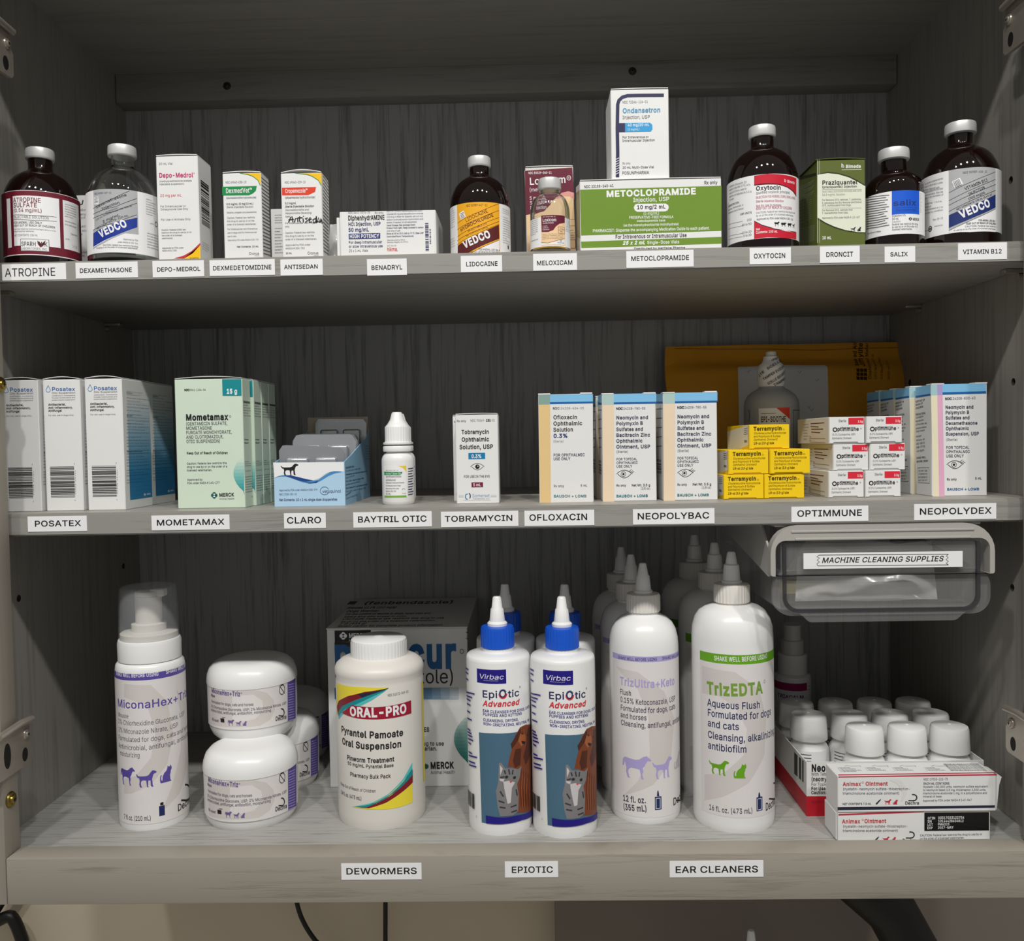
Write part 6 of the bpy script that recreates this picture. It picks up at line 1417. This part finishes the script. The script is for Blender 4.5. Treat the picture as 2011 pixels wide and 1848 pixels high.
# tall nozzle bottles with green band
zoom(1300, 1030, 2.9346)
GRP = 'white nozzle bottles with green band in a file'; GNB = ink((104, 168, 24)); GNT = ink((124, 160, 64))
B = Rnd('ear_flush_bottle', 'tall white nozzle bottle with bright green band, foremost of its file', 414, 228, ZF, yb=1784, group=GRP)
s = nozzle_bottle(B, [(195, None), (216, 1700), (226, 1670), (228, 1640), (228, 640), (224, 580), (209, 528), (184, 488), (150, 464), (116, 453), (92, 450), (88, 438)], [(88, 446), (102, 440), (102, 352), (96, 340), (66, 334)], 'plastic_cream', [(58, 336), (58, 322), (50, 316), (49, 308), (43, 232), (33, 224), (24, 166), (18, 156), (2, 154)], 32)
NBT = B.rt
s.band(762, 1690, -50, 112, OFF)
s.poly([(232, 812), (420, 850), (560, 950), (600, 1120), (590, 1330), (500, 1490), (350, 1570), (246, 1590), (246, 1440), (360, 1430), (470, 1330), (490, 1180), (420, 1050), (330, 990), (232, 970)], ARC)
s.band(752, 806, -50, 112, GNB); s.t('SHAKE WELL BEFORE USING', 300, 782, 606, 26, 'paper', y1=768, b=1)
s.t('TrizEDTA', 262, 972, 582, 66, GNT, y1=968, b=3); s.arc(590, 904, 6, 9, 3, GNT)
for i, (l, x1) in enumerate((('Aqueous Flush', 566), ('Formulated for dogs', 628), ('and cats', 446), ('Cleansing, alkalinizi', 628), ('antibiofilm', 490))): s.t(l, 262+i, (1042, 1100, 1160, 1226, 1288)[i], x1, 40, DTX, b=1, post='ng,' if i == 3 else '')
s.art(DOG, 270, 1364, 388, 1454, GNB); s.art(CAT, 412, 1376, 486, 1462, GNB); s.t('16 fl. oz. (473 mL)', 272, 1640, 524, 30, TX2, y1=1662, b=1)
s.rect(544, 1578, 578, 1658, NB); s.frame(549, 1586, 573, 1652, 3, 'paper'); s.poly([(554, 1574), (556, 1550), (560, 1540), (564, 1550), (568, 1574)], NB); hook(s, 616, 1490, 60, 90, 'ink', 9); s.t('Dec', 596, 1650, 634, 44, 'ink', b=1, post='hra')
B.g.build('body', B.rt); f0 = B.rt.location.copy()
dup(B.rt, f0+Vector((0, .0690, 0)), 'tall white nozzle bottle second in the file behind the green-banded one')
dup(B.rt, f0+Vector((-.0060, .1385, 0)), 'tall white nozzle bottle at the rear of the file behind the green-banded one')
dup(B.rt, Vector((pY(1475, 1826, .2).x, .2, pY(1475, 1826, .2).z-B.z(154)*.97)), 'white bottle under the cabinet, only its nozzle tip rising into view', scale=.97)
for o in bpy.data.objects:
    if o.get('label') == 'white bottle under the cabinet, only its nozzle tip rising into view':
        k = (o.location.z+B.z(154)*.97+.5199)/B.z(154); o.scale = (1.0, 1.0, k); o.location.z = -.5199
        del o['group']

# spray bottle with pink band
zoom(1500, 1200, 8.4)
B = Rnd('spray_bottle', 'shadowed white spray bottle with magenta band behind the tray of little bottles', 472, 297, ZF, Y=.243, yr=1300)
s = B.body([(270, None), (297, 2400), (297, 1090), (285, 1040), (240, 1020), (220, 1015)], 'plastic')
s.rect(175, 1195, 710, 1320, ink((160, 22, 96))); s.t('TRIACALM', 232, 1405, 660, 60, PUR, b=2); s.stroke([(720, 1240), (760, 1232)], 8, PUL); s.stroke([(720, 1300), (760, 1290)], 8, PUL)
B.g.build('body', B.rt)
B.part('collar', [(220, 1014), (232, 1002), (232, 700), (224, 690), (190, 686)], 'plastic'); B.part('pump_head', [(180, 686), (178, 470), (140, 460), (140, 225), (128, 215), (4, 214)], 'plastic_cream')
P = B.prof([(204, 688), (204, 470), (200, 160), (190, 135), (20, 128)]); g = G(); g.lathe(B.c, P, 'clear', 64, closed=False); g.build('overcap', B.rt)

# display tray with eleven little bottles
zoom(1500, 1220, 3.9354)
p = pZ(*zz(332, 1508), ZF); Yt = p.y; tx0 = p.x; tx1 = pY(*zz(1700, 1290), Yt).x; tz = pY(*zz(1000, 1082), Yt).z
NC, NR = 4, 3; pit = (tx1-tx0-.0024)/NC; ty1 = Yt+.0024+pit*NR
GRY2 = ink((226, 226, 222)); RDT2 = ink((190, 22, 40))
rt = thing('display_tray', 'white and red cardboard tray holding rows of little white-capped bottles', 'tray', ((tx0+tx1)/2, (Yt+ty1)/2, ZF))
g = G(); k = .0008
g.box((tx0, Yt, ZF), (tx1, Yt+k, tz), GRY2, 0); F = Flat(g, (tx0, Yt, ZF), (0, -1, 0))
F.poly([(328, 1352), (1702, 1350), (1702, 1530), (328, 1512)], RDT2)
F.t('Neo', 368, 1160, 480, 52, 'ink', y1=1160, b=3, post='-Predef'); F.t('With Tetr', 366, 1194, 486, 24, 'ink', post='acaine Powder'); F.t('(neomy', 366, 1236, 488, 32, 'ink', b=2, post='cin sulfate)'); F.t('For Topic', 366, 1272, 488, 24, 'ink', post='al'); F.t('For Use', 366, 1306, 478, 26, 'ink', b=2, post=' in Animals'); F.t('Caution', 366, 1336, 476, 24, 'ink', b=2, post=': Federal law'); F.t('Approve', 366, 1408, 476, 24, MRN, b=1, post='d by FDA')
g.build('front_panel', rt)
g = G(); g.box((tx0, Yt+k, ZF), (tx0+k, ty1, tz), GRY2, 0); L = Flat(g, (tx0, Yt, ZF), (-1, 0, 0)); L.lim = (-(ty1-Yt)+.0003, -.0002)
zr = F.P(330, 1352)[1]; L.poly2([(L.lim[0], zr), (L.lim[0], .0002), (L.lim[1], .0002), (L.lim[1], zr)], RDT2)
L.bars(235, 1010, 308, 1180, 5, 'ink', seed=6) if False else None
for a, b in ((236, 262), (272, 290), (297, 308)): L.poly([(a, 1012+(a-236)*.95), (b, 1012+(b-236)*.95), (b, 1178+(b-236)*.95), (a, 1178+(a-236)*.95)], ink((70, 74, 66)))
g.build('side_panel', rt)
g = G(); g.box((tx1-k, Yt+k, ZF), (tx1, ty1, tz), GRY2, 0); g.build('side_panel', rt)
g = G(); g.box((tx0, ty1, ZF), (tx1, ty1+k, tz), GRY2, 0); g.build('back_panel', rt)
g = G(); g.box((tx0+k, Yt+k, ZF), (tx1-k, ty1, ZF+k), GRY2, 0); g.build('bottom_panel', rt)
cxp = (tx0+.0012+pit*1.5, Yt+.0016+pit/2)
xp, yp = prj((cxp[0], cxp[1], tz)); GRP = 'white-capped little bottles in the tray'
B = Rnd('powder_bottle', 'little white-capped bottle', (xp-ZO[0])*ZO[2], 165, ZF+k, Y=cxp[1]-pit*.47, group=GRP, yr=1050)
B.c.x, B.c.y = cxp; B.rt.location = B.c; LOCS[B.rt.name] = B.c.copy(); B.r = pit*.487; B.k = B.r/170
s = B.body([(150, None), (168, 1440), (170, 1420), (170, 1110), (166, 1075), (150, 1045), (138, 1030), (136, 1005)], 'plastic')
zoom(1500, 1220, 3.9354)
s.band(1120, 1420, -100, 60, 'paper')
for i in range(9): s.stroke([((prj(B.c)[0]-ZO[0])*ZO[2]-120, 1120+i*26), ((prj(B.c)[0]-ZO[0])*ZO[2]-60, 1140+i*26), ((prj(B.c)[0]-ZO[0])*ZO[2]+30, 1150+i*26)], 8, 'ink_grey')
B.g.build('body', B.rt)
B.part('screw_cap', [(137, 1004), (156, 998), (157, 985), (152, 900), (148, 830), (140, 812), (120, 805), (14, 800), (10, 796), (2, 796)], 'plastic')
B.rt['label'] = 'white-capped little bottle in the front row of the tray, left one of three'
names = ('leftmost', 'second from left', 'third from left', 'rightmost')
for r_ in range(3):
    for c_ in range(4):
        if r_ == 0 and c_ < 2: continue
        P = Vector((tx0+.0012+pit*(c_+.5), Yt+.0016+pit*(r_+.5), B.c.z))
        lab = ('white-capped little bottle in the front row of the tray, %s of three' % ('', '', 'middle one', 'right one')[c_]) if r_ == 0 else 'white-capped little bottle in the %s row of the tray, %s of four' % ('middle', 'back')[r_-1:r_][0:1][0:1] if False else ('white-capped little bottle in the front row of the tray, %s of three' % ('', '', 'middle one', 'right one')[c_]) if r_ == 0 else 'white-capped little bottle in the %s row of the tray, %s of four' % (('', 'middle', 'back')[r_], names[c_])
        dup(B.rt, P, lab, GRP)

# two ointment cartons lying in front of the tray
zoom(1630, 1490, 5.9147)
GRP = 'long white and red ointment cartons lying stacked'; AR = ink((196, 60, 66)); RS = ink((188, 44, 62)); NVY = ink((34, 38, 60)); YA = .032
rt, g, F, L, R, T, lo, hi = carton('ointment_carton', 'long white carton with red stripe and black code panel, lower of the two stacked', 90, 1862, 615, YA, ZF, .029, 'card_white', group=GRP)
def animax(F, d, k):
    F.t('Animax', 148-d*.02, 316+d, 362-d*.02, 44, AR, b=2, y1=314+d); F.arc(380, 275+d, 10, 10, 3, AR); F.t('Ointment', 412-d*.03, 312+d, 672-d*.04, 44, AR, b=2, y1=310+d)
    F.t('(nystatin-neomycin sulfate-thiostrepton-', 148, 366+d, 932-d*.06, 30, TX2, y1=364+d); F.t('triamcinolone acetonide ointment)', 148, 416+d, 808-d*.04, 30, TX2, y1=414+d)
    F.t('NET CONTENTS 7.5 mL', 146, 538+d, 480-d*.03, 24, 'ink', b=1, y1=534+d)
    e = -d*.05
    F.poly([(528+e, 522+d), (572+e, 478+d), (594+e, 466+d), (584+e, 486+d), (548+e, 528+d), (534+e, 530+d)], NVY); F.art(DOG, 630+e, 470+d, 714+e, 532+d, RS); F.art(CAT, 730+e, 472+d, 786+e, 530+d, RS)
    hook(F, 910+e*1.4, 416+d, 98, 70, 'ink', 13); F.t('Dechra', 872+e*1.5, 532+d, 1036+e*1.5, 36, 'ink', y1=530+d, b=1)
F.poly([(98, 642), (1088, 600), (1090, 622), (98, 660)], RS); animax(F, 434, 1)
F.rect(1095, 625, 1846, 838, 'black')
for i, (a, b) in enumerate((('GTIN', '00317033122754'), ('SN', '10164428604812'), ('LOT', 'PM6323'), ('EXP', '2027-MAY'))):
    y = 696+i*38; F.t(a, 1134-i*2, y+8, 1134-i*2+(88, 50, 66, 66)[i], 28, 'paper', b=1, y1=y+6); F.t(b, 1254-i, y+4, 1254-i+(306, 300, 136, 184)[i], 28, 'paper', b=1, y1=y)
F.t('CAUTION: Federal law restricts this drug to use by or', 1044, 902, 1766, 24, TX2, y1=886); F.t('on the order of a licensed veterinarian.', 1042, 938, 1560, 24, TX2, y1=928)
L.poly([(82, 640), (92, 652), (92, 990), (82, 960)], 'card_grey')
g.build('body', rt); z1_ = hi.z
g = G(); g.box((lo.x-.0012, lo.y+.0008, lo.z+.0006), (lo.x-.0003, hi.y-.0008, hi.z-.0006), 'card_white', .0003); g.build('end_flap', rt)
rt, g, F, L, R, T, lo, hi = carton('ointment_carton', 'long white carton with red edge stripe and dark base stripe, upper of the two stacked', 91, 1930, 196, YA-.001, z1_+.0004, .029, 'card_white', group=GRP)
F.poly([(96, 205), (1936, 176), (1938, 192), (98, 218)], RS); F.poly([(88, 562), (1915, 540), (1915, 568), (88, 598)], NVY); F.poly([(690, 250), (770, 235), (830, 260), (880, 330), (890, 400), (850, 480), (820, 500), (840, 400), (800, 310), (760, 280)], OFF); animax(F, 0, 0)
F.t('NDC 17033-122-75', 1086, 252, 1370, 26, TX2, y1=248); F.t('EACH mL CONTAINS:', 1084, 300, 1392, 26, TX2, b=1, y1=298)
for i, (l, x1) in enumerate((('Nystatin 100,000 units, neomycin sulfate equivalent', 1832), ('to neomycin base) 2.5 mg, thiostrepton 2,500 units,', 1812), ('triamcinolone acetonide 1 mg, in a polyethylene and', 1824), ('mineral oil base.', 1304), ('Approved by FDA under NADA # 140-847', 1648))): F.t(l, 1082-i, (338, 374, 412, 450, 498)[i], x1, 24, TX2, y1=(332, 370, 408, 448, 488)[i])
T.poly([(98, 196), (1936, 168), (1930, 158), (94, 184)], RS)
for i, x in enumerate((90, 410, 730, 1100)):
    for j, (y, w_) in enumerate(((112, 150), (126, 210), (140, 260), (154, 190))): T.t('1. Tear here and lift the tab to open'[:int(w_/8)], x+j*12, y, x+j*12+w_*(1 if i == 0 else .85), 9, 'ink_blue') if j < 3 or i == 0 else None
    T.stroke([(x+80, 90), (x+110, 78), (x+150, 88), (x+250, 84)], 4, 'ink'); T.stroke([(x+255, 80), (x+268, 96)], 4, 'ink')
for j in range(6): T.t('DIRECTIONS apply to affected areas once daily to 4 times', 1325+j*16, 72+j*14, 1740+j*18, 9, 'ink', b=1 if j in (0, 5) else 0)
g.build('body', rt)
g = G(); g.prism([(hi.x+.0002, lo.y-.0004, lo.z+.0012), (hi.x+.0022, lo.y-.0004, hi.z-.008), (hi.x+.0042, lo.y-.0004, hi.z-.0016), (hi.x+.0002, lo.y-.0004, hi.z-.0004)], (0, .022, 0), 'card_white'); g.build('end_flap', rt)

# clear drawer bin hung under the shelf
zoom(1480, 1020, 3.787)
Yb = .0205
def zx(x, y, Y=Yb): p = pY(*zz(x, y), Y); return p.x, p.z
bx0, bx1 = zx(128, 400)[0], zx(1795, 250)[0]; bzb = zx(950, 712)[1]; bz1 = Z2B-.0004
rt = thing('drawer_bin', 'clear plastic drawer bin with lettered white strip, hung under the lower shelf board at right', 'bin', ((bx0+bx1)/2, Yb+.1, bz1))
def rrect(x0, x1, z0, z1, r, n=7, r0=None):
    P = []; r0 = r if r0 is None else r0
    for cx_, cz_, a0, rr in ((x1-r, z1-r, 0, r), (x0+r, z1-r, 90, r), (x0+r0, z0+r0, 180, r0), (x1-r0, z0+r0, 270, r0)):
        for i in range(n+1): a = math.radians(a0+90*i/n); P.append((cx_+rr*math.cos(a), cz_+rr*math.sin(a)))
    return P
def ring(g, O, I, y0, y1, m):
    n = len(O); vs = [(x, y0, z) for x, z in O]+[(x, y0, z) for x, z in I]+[(x, y1, z) for x, z in O]+[(x, y1, z) for x, z in I]; fs = []
    for i in range(n):
        j = (i+1) % n; fs += [(i, j, n+j, n+i), (2*n+i, 3*n+i, 3*n+j, 2*n+j), (i, 2*n+i, 2*n+j, j), (n+i, n+j, 3*n+j, 3*n+i)]
    g.add(vs, fs, m, False)
BW = mat('bin_frame', (196, 193, 186), .3, trans=.25, ior=1.4, noise=.02).name
# hanging rail: arch in front, skirts and top plate behind
zs = zx(150, 425)[1]; zt_ = zx(950, 148)[1]; r_ = .022
O = rrect(bx0, bx1, zs, bz1, r_, r0=.002); I = rrect(bx0+.0038, bx1-.0038, zs, zt_, .008, r0=.0005)
g = G(); ring(g, O, I, Yb, Yb+.010, BW)
for i in range(2):
    zz0 = bz1-.0045-.006*i; g.box((bx0+.016+.003*i, Yb-.0008, zz0-.0012), (bx1-.016-.003*i, Yb+.0008, zz0+.0008), BW, .0006, 2)
g.build('rail_arch', rt)
g = G(); g.box((bx0+.006, Yb+.010, bz1-.0018), (bx1-.006, Yb+.225, bz1), BW, .0004); g.build('rail_top', rt)
zl_ = zx(110, 440)[1]
for x in (bx0+.0005, bx1-.0022):
    g = G(); g.prism([(x, Yb+.030, bz1-.002), (x, Yb+.008, bz1-.020), (x, Yb+.004, zl_+.002), (x, Yb+.010, zl_), (x, Yb+.225, zl_+.030), (x, Yb+.225, bz1-.002)], (.0016, 0, 0), BW); g.build('rail_skirt', rt)
# tub
ux0, ux1 = zx(150, 600)[0], zx(1772, 600)[0]; ix0, ix1 = zx(222, 500)[0], zx(1688, 500)[0]; iz0 = zx(950, 688)[1]; itop = zx(950, 150)[1]-.002
g = G(); O = rrect(ux0, ux1, bzb, zs+.004, .014, r0=.014); I = rrect(ix0, ix1, iz0, zs+.004, .0005, r0=.012)
I = [(x, min(z, zs+.004)) for x, z in I]; ring(g, O, I, Yb+.002, Yb+.007, 'bin'); g.build('tub_rim', rt)
g = G(); g.prism([(x, Yb+.0030, z) for x, z in rrect(ix0-.001, ix1+.001, iz0-.001, itop, .002, r0=.012)], (0, .0018, 0), 'bin'); g.build('front_wall', rt)
g = G(); O = rrect(ix0-.0002, ix1+.0002, iz0-.0002, itop, .002, r0=.012); I = rrect(ix0+.0026, ix1-.0026, iz0+.0028, itop-.0002, .002, r0=.010); ring(g, O, I, Yb+.0005, Yb+.0029, mat('bin_gap_shade', (58, 58, 60), .15, alpha=.6, noise=.05).name); g.build('gap_shade_bead', rt)  # clear bead tinted dark: paints the shade of the gap beside the rim
for x in (ux0+.006, ux1-.0076):
    g = G(); g.box((x, Yb+.008, bzb+.004), (x+.0016, Yb+.21, zs+.004), 'bin', .0004); g.build('side_wall', rt)
g = G(); g.box((ux0+.008, Yb+.008, bzb+.0035), (ux1-.008, Yb+.21, bzb+.0051), 'bin', .0004); g.build('tub_floor', rt)
g = G(); g.box((ux0+.008, Yb+.2105, bzb+.004), (ux1-.008, Yb+.212, zs+.004), 'bin', .0004); g.build('back_wall', rt)
T_ = [zx(352, 706), zx(430, 768), zx(1495, 752), zx(1578, 690)]
g = G(); g.prism([(x, Yb+.0010, z) for x, z in [(T_[0][0], bzb+.0005)]+[T_[0], (T_[0][0]+.006, T_[1][1]+.001), T_[1], T_[2], (T_[3][0]-.006, T_[2][1]+.001), T_[3]]+[(T_[3][0], bzb+.0005)]], (0, .0022, 0), 'bin'); g.build('pull_tab', rt)
g = G(); a, b = zx(370, 300), zx(1553, 290); c, d = zx(950, 244), zx(950, 360)
g.box((a[0], Yb+.0001-.0005, d[1]), (b[0], Yb+.0003, c[1]), 'paper', 0); s = Flat(g, (a[0], Yb-.0004, d[1]), (0, -1, 0))
s.t('MACHINE CLEANING SUPPLIES', 505, 323, 1412, 38, 'ink', it=.22, b=1)
s.stroke([(488, 265), (1448, 259)], 4, 'ink'); s.stroke([(478, 346), (1448, 338)], 4, 'ink')
s.stroke([(488, 265), (470, 277), (490, 288), (472, 302), (490, 316), (470, 330), (478, 346)], 4, 'ink'); s.stroke([(1448, 259), (1432, 272), (1448, 284), (1430, 298), (1448, 312), (1432, 326), (1448, 338)], 4, 'ink')
g.build('label_strip', rt)
zf0 = bzb+.0056
br = bag('plastic_bag', 'clear film bag of supplies inside the hanging drawer bin', [Vector((ux0+.030, .058, itop-.016)), Vector((ux1-.030, .058, itop-.004)), Vector((ux1-.028, .052, zf0)), Vector((ux0+.026, .052, zf0))], seed=8, depth=.016)
bag('plastic_bag', 'second clear film bag lying behind the first in the hanging drawer bin', [Vector((ux0+.06, .12, itop-.004)), Vector((ux1-.03, .12, itop-.014)), Vector((ux1-.03, .125, zf0)), Vector((ux0+.03, .125, zf0))], seed=18, depth=.018)
tr = thing('sachet', 'yellowish paper sachet at the left inside the hanging drawer bin', 'packet', (ux0+.06, .10, zf0)); g = G()
mat('sachet', (206, 186, 110), .6, noise=.08, nscale=60); g.box((ux0+.026, .088, zf0), (ux0+.072, .110, zf0+.010), 'sachet', .002, 3); g.build('packet', tr)
for o in bpy.data.objects:
    if o.name.startswith('plastic_bag') and o.location.x > .55 and o.type == 'EMPTY':
        lowz = min(v.co.z for ch in o.children for v in ch.data.vertices)+o.location.z
        o.location.z += max(0, zf0+.0004-lowz)
